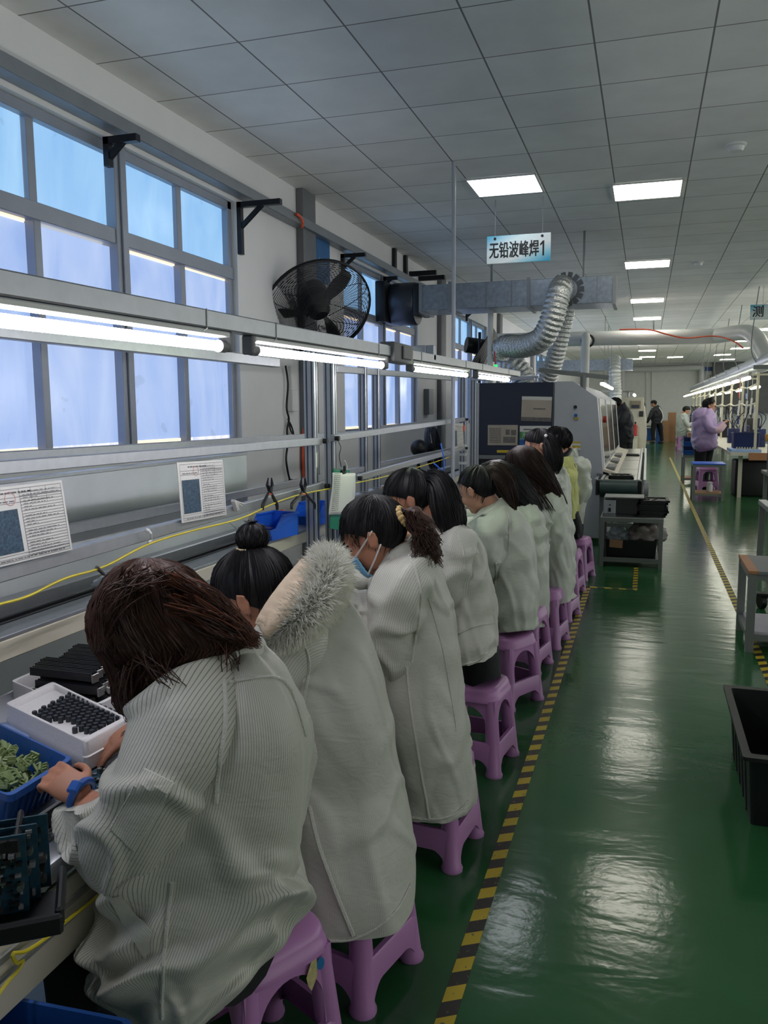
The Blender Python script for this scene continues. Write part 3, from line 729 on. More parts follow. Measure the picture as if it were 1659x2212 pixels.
def head_shape(mb, hf):
    h = hf.h
    mb.ball(hf(0, -0.08, 0.15), (0.74*h, 0.93*h, 0.85*h), 20, 14, hf.M)
    mb.ball(hf(0, 0.24, -0.35), (0.60*h, 0.60*h, 0.66*h), 18, 12, hf.M)
    mb.ball(hf(0, 0.55, -0.80), (0.27*h, 0.24*h, 0.20*h), 12, 8, hf.M)
    mb.ball(hf(0, 0.62, 0.12), (0.5*h, 0.22*h, 0.16*h), 12, 8, hf.M)
    for s in (-1, 1):
        mb.ball(hf(s*0.36, 0.56, -0.26), (0.22*h, 0.22*h, 0.22*h), 10, 8, hf.M)
        R = hf.M @ Matrix.Rotation(s*0.35, 3, 'Z')
        mb.ball(hf(s*0.755, -0.12, -0.12), (0.07*h, 0.17*h, 0.29*h), 10, 10, R)
        mb.tube([hf(s*0.78, 0.0, -0.32), hf(s*0.83, -0.06, -0.05), hf(s*0.85, -0.18, 0.12), hf(s*0.85, -0.3, 0.02), hf(s*0.81, -0.27, -0.2)], 0.045*h, 6)
    mb.tube([hf(0, 0.76, 0.1), hf(0, 0.90, -0.12), hf(0, 0.98, -0.28), hf(0, 0.80, -0.36)], [0.07*h, 0.095*h, 0.12*h, 0.10*h], 8)
    for s in (-1, 1): mb.ball(hf(s*0.11, 0.82, -0.31), 0.085*h, 8, 6)
    mb.ball(hf(0, 0.79, -0.56), (0.22*h, 0.10*h, 0.09*h), 10, 6, hf.M)
def face_parts(hf, parent, glasses=False, mouth=True):
    h = hf.h
    for s in (-1, 1):
        e = MB().ball(hf(s*0.33, 0.70, -0.04), (0.13*h, 0.07*h, 0.05*h), 10, 8, hf.M); e.build('eye', EYEW, parent)
        MB().tube([hf(s*0.16, 0.84, 0.12), hf(s*0.33, 0.82, 0.18), hf(s*0.52, 0.66, 0.12)], 0.03*h, 5).build('eyebrow', HB, parent)
    if mouth: MB().ball(hf(0, 0.85, -0.56), (0.2*h, 0.06*h, 0.065*h), 10, 6, hf.M).build('lips', LIP, parent)
    if glasses:
        g = MB()
        for s in (-1, 1): g.tube([hf(s*0.36+0.26*math.cos(a), 0.93, -0.04+0.2*math.sin(a)) for a in np.linspace(0, 2*PI, 15)[:-1]], 0.03*h, 5, closed=True)
        for s in (-1, 1): g.tube([hf(s*0.62, 0.92, 0.0), hf(s*0.82, 0.2, 0.02), hf(s*0.84, -0.15, 0.02)], 0.025*h, 5)
        g.build('spectacles', M['blackm'], parent)
def hand_shape(mb, w, d, nrm, side=1, size=1.0, curl=0.9, spread=0.22, thumb_up=0.5):
    """palm, four unequal bent fingers and a thumb from the side; d towards the fingers, nrm out of the back of the hand"""
    w = Vector(w); d = Vector(d).normalized(); nrm = Vector(nrm); nrm = (nrm-d*nrm.dot(d)).normalized(); s = d.cross(nrm).normalized()*side; k = size
    for i in range(5):
        t = i/4; c = w+d*(0.005+0.078*t)*k
        r = (0.026, 0.034, 0.039, 0.041, 0.036)[i]*k
        if i == 0: rows = []
        rows.append([c+s*(math.cos(a)*r)+nrm*(math.sin(a)*(0.019-0.003*t)*k) for a in np.linspace(0, 2*PI, 13)[:-1]])
    mb.grid(rows, True, (True, True))
    for i, (L, off) in enumerate(((0.074, 0.030), (0.082, 0.0105), (0.076, -0.010), (0.060, -0.029))):
        p = w+d*(0.070*k)+s*(off*k); pts = [p-d*0.02*k, p+d*0.008*k]; ang = 0.25*curl
        dirs = (d+s*((off/0.03)*spread*0.5)).normalized(); q = pts[-1]
        for seg, fr in enumerate((0.46, 0.30, 0.24)):
            v = dirs*math.cos(ang)-nrm*math.sin(ang); q = q+v*(L*fr*k); pts.append(q.copy()); ang += 0.55*curl
        mb.tube(smooth_path(pts, 3), [0.0088*k]*4+list(np.linspace(0.0088*k, 0.0068*k, 3*(len(pts)-1)+1-4)), 8)
    b = w+d*0.022*k+s*0.028*k
    tp = [b-s*0.012*k, b+s*0.022*k+d*0.020*k-nrm*0.010*k*thumb_up, b+s*0.030*k+d*0.046*k-nrm*0.022*k*thumb_up, b+s*0.026*k+d*0.068*k-nrm*0.034*k*thumb_up]
    mb.tube(smooth_path(tp, 3), list(np.linspace(0.0125*k, 0.0078*k, 10)), 8)
def remeshed(mb, name, m, parent, vox=0.006, smooth=4):
    me = bpy.data.meshes.new('t'); me.from_pydata(mb.v, [], mb.f)
    bm = bmesh.new(); bm.from_mesh(me); bmesh.ops.recalc_face_normals(bm, faces=bm.faces[:]); bm.to_mesh(me); bm.free()
    o = bpy.data.objects.new('t', me); COL.objects.link(o)
    r = o.modifiers.new('r', 'REMESH'); r.mode = 'VOXEL'; r.voxel_size = vox; r.adaptivity = 0.0
    sm = o.modifiers.new('s', 'SMOOTH'); sm.factor = 0.5; sm.iterations = smooth
    dg = bpy.context.evaluated_depsgraph_get(); out = bpy.data.meshes.new_from_object(o.evaluated_get(dg))
    bpy.data.objects.remove(o); bpy.data.meshes.remove(me)
    out.name = name; out.materials.clear(); out.materials.append(m); out.polygons.foreach_set('use_smooth', [True]*len(out.polygons))
    ob = bpy.data.objects.new(name, out); COL.objects.link(ob); adopt(ob, parent); return ob
def hairline(z, bangs=0.0):
    P = [(-1.2, -1.3), (-0.95, -1.3), (-0.90, -0.40), (-0.55, -0.25), (-0.2, -0.13), (0.05, 0.0), (0.25, 0.22), (0.6, 0.55), (0.85, 0.62), (1.2, 0.62)]
    for (a, p), (c, q) in zip(P, P[1:]):
        if a <= z <= c: return p+(q-p)*(z-a)/(c-a)+(bangs if z > 0.2 else bangs*0.5)
    return 0.6
def scalp(hf, thick=0.1, bangs=0.0, pole=(0, -0.55, 0.84), nu=40, nv=16, seed=0.0, lump=0.02):
    """hair cap: grid of rows from the crown to the hairline"""
    pole = Vector(pole).normalized(); a = pole.orthogonal().normalized(); b_ = pole.cross(a)
    def surf(d, ex): return hf(d.x*(0.76+ex), -0.08+d.y*(0.95+ex), 0.15+d.z*(0.87+ex))
    cols = []
    for k in range(nu):
        az = 2*PI*k/nu; lim = 0.4
        for q in range(1, 90):
            ph = q/90*2.6; d = pole*math.cos(ph)+(a*math.cos(az)+b_*math.sin(az))*math.sin(ph)
            if d.y > hairline(d.z, bangs): break
            lim = ph
        cols.append((az, lim))
    lims = [sum(cols[(k+j) % nu][1] for j in (-2, -1, 0, 1, 2))/5 for k in range(nu)]
    rows = []
    for i in range(nv+1):
        row = []
        for k in range(nu):
            az = cols[k][0]; ph = max(0.012, lims[k]*i/nv)
            d = pole*math.cos(ph)+(a*math.cos(az)+b_*math.sin(az))*math.sin(ph)
            ex = thick*(1-0.75*(i/nv)**4)+lump*noise.noise(Vector((d.x*2+seed, d.y*2, d.z*2)))
            row.append(surf(d, ex))
        rows.append(row)
    return rows
def strands_on_rows(mb, rows, n, r=0.0018, seed=1, lift=0.003, t0=0.05, t1=1.05, drift=0.5, end=0.25):
    """thin tapered locks lying on a grid of rows"""
    rng = random.Random(seed); N = len(rows)-1; K = len(rows[0])
    cen = [sum((Vector(p) for p in row), Vector())/K for row in rows]
    for _ in range(n):
        k0 = rng.random()*K; a = t0+rng.random()*0.35; e = min(t1, a+0.35+rng.random()*0.75); dr = (rng.random()-0.5)*drift*K*0.1; li = lift*(0.3+rng.random()*1.5)
        pts = []; steps = 9
        for j in range(steps):
            t = a+(e-a)*j/(steps-1); x = min(t, 0.9999)*N; i = int(x); f = x-i
            k = k0+dr*j/(steps-1); ka = int(k) % K; kb = (ka+1) % K; g = k-int(k)
            p = (rows[i][ka]*(1-g)+rows[i][kb]*g)*(1-f)+(rows[i+1][ka]*(1-g)+rows[i+1][kb]*g)*f
            o = p-(cen[i]*(1-f)+cen[i+1]*f); o = o.normalized() if o.length > 1e-6 else Vector((0, 0, 1))
            p = p+o*li*(0.4+0.6*math.sin(j*1.3+k0))
            if t > 1: p = p+(pts[-1]-pts[-2])*1.0 if len(pts) > 1 else p
            pts.append(p)
        if e >= 1 and len(pts) > 2:
            d = pts[-1]-pts[-3]; pts.append(pts[-1]+d*(end*(0.5+rng.random()))); 
        m_ = len(pts); mb.tube(pts, [r*(0.5+0.9*math.sin(PI*min(1, (j+0.6)/m_)))*(1-0.75*(j/m_)**3) for j in range(m_)], 4, caps=False)
def path_rows(pts, rr, nu=16, sub=8, flat=1.0, wav=0.0, seed=0):
    P = smooth_path(pts, sub); n = len(P); fr = frames(P); rows = []
    for i, p in enumerate(P):
        r = crv(list(rr), i/(n-1)); u, w = fr[i]
        o = u*(wav*math.sin(i*1.1+seed))+w*(wav*math.cos(i*0.9+seed)) if wav else Vector()
        rows.append([p+o+(u*math.cos(a)+w*math.sin(a)*flat)*r*(1+0.10*math.sin(a*5+seed+i*0.15)) for a in np.linspace(0, 2*PI, nu+1)[:-1]])
    return rows
def hit_fn(obj):
    dg = bpy.context.evaluated_depsgraph_get(); me = obj.data
    bv = BVHTree.FromPolygons([tuple(rootm(obj) @ v.co) for v in me.vertices], [tuple(p.vertices) for p in me.polygons])
    def hit(px, py, off=0.002):
        d = ray(px, py).normalized(); loc, nr, ix, dist = bv.ray_cast(EYE, d)
        if loc is None: return None
        if nr.dot(d) > 0: nr = -nr
        return loc+nr*off
    return hit
def rootm(o): return rootmat(o)
def seam(hit, pts, r, parent, name='seam', m=None, n=26, flat=0.35):
    P = []
    for q in smooth_path([Vector((a, b_, 0)) for a, b_ in pts], max(2, n//(len(pts)-1))):
        h = hit(q.x, q.y, 0.001)
        if h is not None and (not P or (h-P[-1]).length < 0.08): P.append(h)
    if len(P) > 3: MB().tube(P, r, 6, flat=1.0).build(name, m or SEAM, parent)
def patch(hit, quad, name, m, parent, n=14, off=0.004):
    """cloth patch sewn on the surface; quad of photo points a,b,c,d"""
    a, b_, c, d = [Vector((p[0], p[1], 0)) for p in quad]; rows = []; st = []
    for i in range(n+1):
        row = []
        for j in range(n+1):
            q = (a*(1-j/n)+b_*(j/n))*(1-i/n)+(d*(1-j/n)+c*(j/n))*(i/n); h = hit(q.x, q.y, off)
            if h is None: return
            row.append(h); st.append((j/n)*(0.075))
        rows.append(row)
    mb = MB(); mb.grid(rows, False, mi=0, st=st); mb.build(name, m, parent)
def legs(t, seat, fd, z=0.40, mt=None, spread=0.06, hip_r=0.075, knee=0.40):
    """seated legs: thighs forward under the bench, shins down, shoes flat on the floor"""
    seat = Vector(seat); fd = Vector(fd).normalized(); sd = Vector((fd.y, -fd.x, 0))
    m = MB(); sh = []
    for s in (-1, 1):
        h = seat+sd*s*spread*0.8; h.z = z+0.03; k = h+fd*knee+sd*s*0.03; k.z = z+0.02; a = k+fd*0.0; a.z = 0.09
        P = smooth_path([h-fd*0.06, h+fd*0.1, k-fd*0.06, k+Vector((0, 0, -0.06)), (k+a)/2, a], 5)
        m.tube(P, [crv([hip_r, hip_r, hip_r*0.8, hip_r*0.72, 0.058, 0.05], i/(len(P)-1)) for i in range(len(P))], 14); sh.append(a)
    m.build('trousers', mt or M['trousers'], t)
    for a in sh:
        b = MB(); R = Matrix((fd, Vector((-fd.y, fd.x, 0)), Vector((0, 0, 1)))).transposed()
        rows = []
        for i, (x, w, hh) in enumerate(((-0.075, 0.02, 0.05), (-0.06, 0.038, 0.08), (0, 0.04, 0.085), (0.06, 0.044, 0.065), (0.12, 0.045, 0.05), (0.155, 0.032, 0.04), (0.17, 0.012, 0.025))):
            rows.append([Vector((a.x, a.y, 0))+R @ Vector((x, math.cos(g)*w, max(0.0, hh/2+math.sin(g)*hh/2))) for g in np.linspace(0, 2*PI, 13)[:-1]])
        b.grid(rows, True, (True, True)); b.build('shoe', M['shoe'], t)
    return sh
def core(mb, L, hf, sc=0.62):
    """hidden trunk and neck that make the skin one continuous body"""
    P = [L.centre(t) for t in (0.80, 0.65, 0.45, 0.25, 0.08)]
    mb.tube(smooth_path(P, 4), [max(0.05, min(0.13, L.rad*sc))*w for w in np.linspace(1, 0.75, 17)], 14)
    nb = L.centre(0.0); mb.tube(smooth_path([L.centre(0.15), nb, hf(0, -0.25, -0.35), hf(0, -0.1, 0.0)], 4), 0.05, 12)
def stand_core(mb, pts, r): mb.tube(smooth_path(pts, 4), r, 10)
FDIR = lambda deg: Vector((-math.cos(math.radians(deg)), math.sin(math.radians(deg)), 0))
PG = 'seated workers at the near bench'
def add_cap(name, rows, hm, parent, n=150, r=0.0016, seed=1, extra=None, **kw):
    mb = MB(); mb.grid(rows, True, (True, False)); strands_on_rows(mb, rows, n, r, seed, **kw)
    for rw, nn, rr, sd, k in (extra or []):
        mb.grid(rw, True, (True, True)); strands_on_rows(mb, rw, nn, rr, sd, **k)
    return mb.build(name, hm, parent, smooth=60, fix=False)

# ---------------------------------------------------------------- nearest worker: long loose brown hair
s1 = Site(-0.80, 1.33)
p1 = thing('person', 'person with loose brown shoulder-length hair, striped white coat and blue wrist strap', 'person', (-0.80, 1.33, 0), PG)
T1 = Loft(s1, [(450, 1412, 560, 1392, .05), (385, 1470, 612, 1440, .11), (335, 1540, 658, 1530, .155), (318, 1640, 676, 1622, .175), (300, 1730, 668, 1715, .18), (272, 1820, 655, 1815, .18),
               (244, 1900, 643, 1890, .18), (212, 1985, 645, 1942, .185), (197, 2070, 606, 2014, .19), (216, 2134, 545, 2090, .19), (268, 2190, 486, 2160, .19), (330, 2246, 425, 2236, .18)])
c1 = MB()
add_loft(c1, T1, 150, 150, 0.017, 1.3, lambda t: 0.3 if t < 0.35 else min(1.6, 0.3+(t-0.35)*5.0), strad=0.22)
el1 = s1(268, 1838, -0.07); wr1 = atx(184, 1722, -0.985); kn1 = atx(128, 1690, -1.045)
add_sleeve(c1, [s1(470, 1500, -.02), s1(415, 1560, -.09), s1(345, 1690, -.12), s1(290, 1800, -.11), el1, s1(215, 1800, -.0), wr1+(wr1-kn1)*0.12],
           [.085, .098, .088, .080, .076, .062, .046], 60, 22, 0.011, 2.2)
sh1b = s1(470, 1520, .12); el1b = Vector((-0.93, 1.70, 0.78)); wr1b = Vector((-1.06, 1.575, 0.80))
add_sleeve(c1, [sh1b, s1(430, 1600, .17), el1b, (el1b+wr1b)/2+Vector((0, 0, 0.01)), wr1b], [.09, .09, .07, .06, .048], 30, 10, 0.006, 3.1)
coat1 = c1.build('coat', COAT, p1, smooth=70)
col = Loft(s1, [(440, 1440, 578, 1412, .075), (446, 1412, 570, 1386, .07), (455, 1398, 560, 1376, .062)])
m = MB(); add_loft(m, col, 50, 10, 0.003, 4, strad=0.2); m.build('collar', COAT, coat1, smooth=70)
hit1 = hit_fn(coat1)
seam(hit1, [(484, 1470), (486, 1560), (474, 1640), (466, 1735)], 0.0045, coat1)
seam(hit1, [(494, 1474), (610, 1470), (660, 1590)], 0.003, coat1)
seam(hit1, [(372, 1905), (360, 2000), (352, 2100), (350, 2200)], 0.004, coat1)
for A_, B_ in (((312, 1662), (374, 1694)), ((374, 1694), (290, 1836)), ((290, 1836), (240, 1790)), ((240, 1790), (312, 1662))): seam(hit1, [A_, ((A_[0]+B_[0])/2, (A_[1]+B_[1])/2), B_], 0.0028, coat1, 'pocket_edge')
patch(hit1, [(312, 1662), (374, 1694), (290, 1836), (240, 1790)], 'sleeve_pocket', COAT, coat1)
patch(hit1, [(236, 1936), (262, 1930), (330, 2010), (316, 2072)], 'hip_pocket', COAT, coat1, off=0.006)
hf1 = HeadFrame(s1(340, 1345, 0.0), 18, 42, 0, 0.112)
b = MB(); core(b, T1, hf1); head_shape(b, hf1)
stand_core(b, [s1(450, 1500, 0), s1(400, 1590, -.08), el1, s1(215, 1800, -.0), wr1], [0.06]*9+[0.045]*4+[0.034]*3+[0.026]); stand_core(b, [s1(470, 1520, .05), s1(430, 1600, .15), el1b, wr1b], [0.055]*9+[0.04]*3+[0.03])
hand_shape(b, wr1, (kn1-wr1).normalized()+Vector((0, 0, 0.1)), (0.1, -0.5, 0.86), 1, 0.84, 1.55, 0.2, 0.9)
hand_shape(b, wr1b+Vector((-0.012, -0.012, -0.008)), (-0.72, -0.42, -0.52), (-0.35, -0.35, 0.87), -1, 0.98, 0.75, 0.3, 1.0)
sh = legs(p1, (-0.80, 1.33, 0), FDIR(24), 0.40, hip_r=0.095)
remeshed(b, 'body', M['skin2'], p1, 0.0048, 3)
face_parts(hf1, p1)
st = MB(); fr = frames([wr1, kn1]); 
st.tube([wr1+Vector((-0.012, 0.004, 0.002))+fr[0][0]*(0.028*math.cos(a))+fr[0][1]*(0.028*math.sin(a)) for a in np.linspace(0, 2*PI, 25)[:-1]], 0.0075, 8, closed=True)
st.box(wr1+Vector((-0.010, -0.016, 0.027)), (0.024, 0.026, 0.009), Matrix.Rotation(0.6, 3, 'X'), 0.004)
st.build('watch_strap', M['blue'], p1)
HBR2 = hair_mat('chestnut_hair', (96, 54, 38), 0.4, 0.5)
HL1 = Loft(s1, [(308, 1205, 320, 1205, .006), (280, 1213, 352, 1210, .04), (236, 1240, 398, 1228, .08), (200, 1300, 445, 1268, .108), (192, 1350, 492, 1312, .118), (204, 1402, 545, 1362, .118), (240, 1450, 552, 1392, .108), (246, 1492, 452, 1444, .09), (258, 1532, 372, 1500, .06), (286, 1550, 318, 1545, .02)], 2.1)
rows = [[HL1.pt(i/26, 2*PI*k/64)+s1.n*0 for k in range(64)] for i in range(27)]
for i, rw in enumerate(rows):
    for k, p in enumerate(rw):
        o = (p-HL1.centre(i/26)); rw[k] = p+(o.normalized() if o.length > 1e-6 else o)*(0.007*noise.noise(Vector((k*0.55, i*0.12, 3)))+0.003*math.sin(k*2.3+i*0.2))
mb = MB(); mb.grid(rows, True, (True, True)); strands_on_rows(mb, rows, 1000, 0.0013, 5, 0.0035, 0.03, 1.0, 1.0, 0.3)
rng = random.Random(4)
def sweep(mb, A, B, C, n, r, jit, site, seed, dd=0.0, hl=0.0):
    """locks from around A over B to around C (photo points)"""
    g = random.Random(seed)
    for _ in range(n):
        mi_ = 1 if (site is s1 and g.random() < hl*0.8) else 0
        q = [site(p[0]+g.uniform(-1, 1)*j, p[1]+g.uniform(-1 if i else -.25, 1)*j*0.8, dd+(g.uniform(-1, 1)*0.05 if i < 2 else g.uniform(-.6, 1)*0.05)) for i, (p, j) in enumerate(zip((A, B, C), jit))]
        P = smooth_path(q, 6); mb.tube(P, [r*(1-0.8*(i/len(P))**2) for i in range(len(P))], 4, caps=False, mi=mi_)
sweep(mb, (400, 1290), (480, 1350), (545, 1385), 260, 0.0014, (48, 34, 22), s1, 11, -0.10, 0.75)
sweep(mb, (470, 1360), (500, 1430), (490, 1490), 30, 0.0012, (40, 30, 36), s1, 12, -0.07, 0.5)
sweep(mb, (330, 1400), (370, 1470), (420, 1510), 30, 0.0012, (50, 40, 26), s1, 13, -0.10)
sweep(mb, (300, 1400), (290, 1480), (290, 1550), 110, 0.0013, (55, 40, 22), s1, 14, -0.06)
sweep(mb, (360, 1235), (450, 1290), (520, 1360), 160, 0.0012, (30, 24, 22), s1, 16, -0.085, 0.6)
sweep(mb, (320, 1230), (250, 1290), (215, 1400), 110, 0.0012, (60, 36, 14), s1, 15, -0.09)
mb.build('hair', [HBR, HBR2], p1, smooth=60, fix=False)

# ---------------------------------------------------------------- second worker: bun and fur hood
s2 = Site(-0.80, 2.0)
p2 = thing('person', 'person with black top bun and cream fur hood over a long white coat', 'person', (-0.80, 2.0, 0), PG)
T2 = Loft(s2, [(590, 1310, 735, 1272, .06), (560, 1372, 790, 1350, .13), (556, 1450, 822, 1436, .17), (562, 1545, 843, 1535, .195), (574, 1650, 859, 1640, .205), (588, 1740, 878, 1728, .21, 0, 1),
               (596, 1800, 889, 1788, .23, -.02, .7), (604, 1850, 894, 1838, .26, -.03, .35), (612, 1894, 896, 1884, .29, -.03, 0)])
c2 = MB(); add_loft(c2, T2, 130, 120, 0.011, 5.7, lambda t: 0.55, strad=0.25)
sh2 = s2(625, 1400, -.10); el2 = s2(520, 1590, -.02); wr2 = Vector((-1.17, 1.93, 0.80))
add_sleeve(c2, [s2(680, 1400, -.04), sh2, s2(575, 1480, -.10), el2, (el2+wr2)/2, wr2], [.09, .098, .09, .075, .06, .05], 48, 16, 0.006, 6.4)
el2b = Vector((-0.98, 2.36, 0.80)); wr2b = Vector((-1.2, 2.12, 0.80))
add_sleeve(c2, [s2(700, 1400, .10), s2(690, 1440, .17), el2b, (el2b+wr2b)/2, wr2b], [.09, .09, .07, .06, .048], 30, 10, 0.005, 7.1)
coat2 = c2.build('coat', COAT2, p2, smooth=70)
hit2 = hit_fn(coat2)
seam(hit2, [(652, 1376), (668, 1430), (660, 1500), (656, 1520)], 0.004, coat2)
seam(hit2, [(668, 1740), (690, 1830), (730, 1940), (762, 2020)], 0.006, coat2)
seam(hit2, [(660, 2026), (720, 2032), (768, 2026), (820, 2000), (860, 1960), (886, 1910)], 0.004, coat2, 'hem')
hf2 = HeadFrame(s2(549, 1288, 0.0), 4, 40, 0, 0.112)
b = MB(); core(b, T2, hf2); head_shape(b, hf2)
stand_core(b, [sh2, el2, wr2], [0.055]*5+[0.04]*8); stand_core(b, [s2(690, 1420, .1), el2b, wr2b], [0.055]*5+[0.04]*8)
hand_shape(b, wr2, (-0.9, 0.1, -0.35), (-0.3, 0, 1), 1, 1.0, 0.9); hand_shape(b, wr2b, (-0.85, -0.35, -0.35), (-0.3, 0, 1), -1, 1.0, 0.9)
remeshed(b, 'body', M['skin2'], p2, 0.0055, 4); face_parts(hf2, p2)
legs(p2, (-0.76, 1.97, 0), FDIR(8), 0.40)
bunc = s2(545, 1160, 0.0); tie = s2(543, 1186, 0.0)
rows = scalp(hf2, 0.16, 0.2, seed=2)
up2 = (bunc-hf2.c).normalized()
bx = up2.orthogonal().normalized(); by = up2.cross(bx)
bun = [[bunc+(bx*math.cos(a)+by*math.sin(a))*(math.sin(ph)*0.043)+up2*(-math.cos(ph)*0.037) for a in np.linspace(0, 2*PI, 21)[:-1]] for ph in np.linspace(0.05, PI-0.05, 12)]
mb = MB(); mb.grid(rows, True, (True, False)); strands_on_rows(mb, rows, 240, 0.0013, 21, 0.002)
mb.grid(bun, True, (True, True)); strands_on_rows(mb, bun, 90, 0.0016, 22, 0.002, drift=3)
mb.tube(smooth_path([hf2.c+up2*0.08, tie, bunc], 4), [0.05, 0.045, 0.04, 0.034, 0.03, 0.028, 0.026, 0.026, 0.026], 14)
g = random.Random(3)
for _ in range(60):
    a = s2(560+g.uniform(-12, 12), 1150+g.uniform(-8, 14), g.uniform(-.02, .02)); e = s2(578+g.uniform(-14, 12), 1148+g.uniform(-16, 14), g.uniform(-.03, .03)); mb.tube([a, (a+e)/2+Vector((0, 0, 0.004)), e], [0.001, 0.0009, 0.0003], 3, caps=False)
for _ in range(40):
    a = s2(533+g.uniform(-30, 30), 1165+g.uniform(-26, 30), g.uniform(-.02, .02)); e = a+Vector((g.uniform(-.02, .02), g.uniform(-.02, .02), g.uniform(.005, .03))); mb.tube([a, e], [0.0007, 0.0003], 3, caps=False)
mb.build('hair', HB, p2, smooth=60, fix=False)
fr = frames([tie, tie+up2])
MB().tube([tie+fr[0][0]*(0.036*math.cos(a))+fr[0][1]*(0.036*math.sin(a)) for a in np.linspace(0, 2*PI, 21)[:-1]], 0.005, 8, closed=True).build('hair_tie', mat('cream_hair_tie', (214, 196, 160), 0.7), p2)
# hood cloth and fur trim
hp = [(708, 1204, .02), (708, 1236, -.05), (694, 1280, -.12), (664, 1322, -.18), (626, 1356, -.205), (588, 1386, -.20)]
hc = MB()
inn = [(655, 1212, -.06), (632, 1238, -.10), (606, 1270, -.155), (580, 1306, -.19), (562, 1336, -.205), (556, 1350, -.205)]
rows = []
for i in range(31):
    t = i/30; A = crv([s2(*p) for p in inn], t); B_ = crv([s2(*p) for p in hp], t); mid = (A+B_)/2-s2.n*0.03+Vector((0, 0, 0.004))
    row = [crv([A+s2.n*0.02, A, (A+mid)/2+Vector((0, 0, 0.006*math.sin(i*1.9))), mid, B_, B_+s2.n*0.05], q/12) for q in range(13)]; rows.append(row)
hc.grid(rows, False)
bk = [[s2(735+12*math.sin(q), 1205+i*10, .02+0.02*q) for q in range(4)] for i in range(9)]
hc.grid([[s2(700+q*12, 1200+i*11+q*1.5, .03+0.012*q-0.004*i) for q in range(5)] for i in range(8)], False)
hood = hc.build('hood', HOODC, p2, smooth=70)
so = hood.modifiers.new('thick', 'SOLIDIFY'); so.thickness = 0.006
hpts = smooth_path([s2(*p) for p in hp], 10); hr = [crv([.046, .062, .060, .054, .046, .032], i/(len(hpts)-1)) for i in range(len(hpts))]
fm = MB(); fm.tube(hpts, [r*0.62 for r in hr], 14); fr = frames(hpts); g = random.Random(9)
down = (s2(560, 1420, -.1)-s2(640, 1320, -.1)).normalized()
for _ in range(9500):
    x = g.random()*(len(hpts)-1); i = int(x); a = g.random()*2*PI; u, w = fr[i]; o = u*math.cos(a)+w*math.sin(a)
    c = hpts[i].lerp(hpts[min(i+1, len(hpts)-1)], x-i); p = c+o*hr[i]*0.5
    L_ = hr[i]*g.uniform(0.5, 1.0); dv = (o*0.9+(hpts[min(i+1, len(hpts)-1)]-hpts[max(i-1, 0)]).normalized()*0.55*(x/len(hpts))+Vector((g.uniform(-.55, .55), g.uniform(-.55, .55), g.uniform(-.75, .25)))).normalized()
    e = p+dv*L_; q = (p+e)/2+o*0.005; s_ = dv.orthogonal().normalized()*0.0023; s3_ = dv.cross(s_).normalized()*0.0023
    fm.add([p+s_, p-s_*0.5+s3_, p-s_*0.5-s3_, q+s_*0.6, q-s_*0.4, e], [(0, 1, 4, 3), (1, 2, 4), (2, 0, 3, 4), (3, 4, 5)])
fm.build('fur_trim', FUR, hood, smooth=60, fix=False)

# ---------------------------------------------------------------- third worker: mask and curly ponytail
s3 = Site(-0.75, 2.68)
p3 = thing('person', 'person in a pale blue face mask with a curly brown ponytail and fine-striped white coat', 'person', (-0.75, 2.68, 0), PG)
T3 = Loft(s3, [(822, 1205, 892, 1176, .055), (800, 1262, 948, 1226, .125), (794, 1330, 979, 1312, .165), (802, 1400, 991, 1390, .185), (815, 1480, 1000, 1478, .195), (830, 1580, 1012, 1575, .215, -.02, 1), (842, 1650, 1020, 1640, .22, -.03, .5), (850, 1712, 1022, 1706, .22, -.04, 0)])
c3 = MB(); add_loft(c3, T3, 110, 110, 0.011, 9.2, lambda t: 0.7, strad=0.22)
sh3 = s3(872, 1272, -.12); el3 = s3(856, 1428, -.10); wr3 = Vector((-1.16, 2.60, 0.86))
add_sleeve(c3, [s3(900, 1250, -.04), sh3, s3(850, 1350, -.13), el3, s3(812, 1380, -.0), s3(775, 1310, .08), wr3], [.08, .09, .082, .072, .066, .056, .046], 44, 16, 0.012, 8.6)
el3b = Vector((-0.98, 3.02, 0.84)); wr3b = Vector((-1.2, 2.80, 0.84))
add_sleeve(c3, [s3(880, 1250, .10), s3(870, 1290, .16), el3b, (el3b+wr3b)/2, wr3b], [.09, .09, .07, .06, .046], 30, 10, 0.005, 7.7)
coat3 = c3.build('coat', COAT2, p3, smooth=70)
hit3 = hit_fn(coat3)
seam(hit3, [(884, 1200), (900, 1240), (908, 1300), (890, 1430)], 0.0045, coat3)
seam(hit3, [(878, 1440), (886, 1520), (905, 1640), (928, 1772)], 0.0045, coat3)
seam(hit3, [(925, 1290), (955, 1400), (980, 1540), (985, 1580)], 0.0015, coat3)
seam(hit3, [(888, 1766), (930, 1770), (976, 1762), (1012, 1730)], 0.004, coat3, 'hem')
col = Loft(s3, [(808, 1228, 905, 1196, .075), (818, 1206, 893, 1174, .065), (826, 1196, 884, 1166, .055)])
m = MB(); add_loft(m, col, 44, 8, 0.002, 3, strad=0.2); m.build('collar', COAT2, coat3, smooth=70)
hf3 = HeadFrame(s3(806, 1156, 0.0), -4, 34, 0, 0.118)
b = MB(); core(b, T3, hf3); head_shape(b, hf3)
stand_core(b, [sh3, s3(850, 1350, -.12), el3, wr3], [0.05]*9+[0.038]*3+[0.03]); stand_core(b, [s3(870, 1270, .1), el3b, wr3b], [0.05]*5+[0.036]*8)
hand_shape(b, wr3, (-0.75, 0.15, -0.62), (-0.6, 0, 0.8), 1, 1.0, 0.7); hand_shape(b, wr3b, (-0.75, -0.35, -0.5), (-0.5, -0.1, 0.8), -1, 1.0, 0.8)
remeshed(b, 'body', M['skin2'], p3, 0.0052, 3); face_parts(hf3, p3, mouth=False)
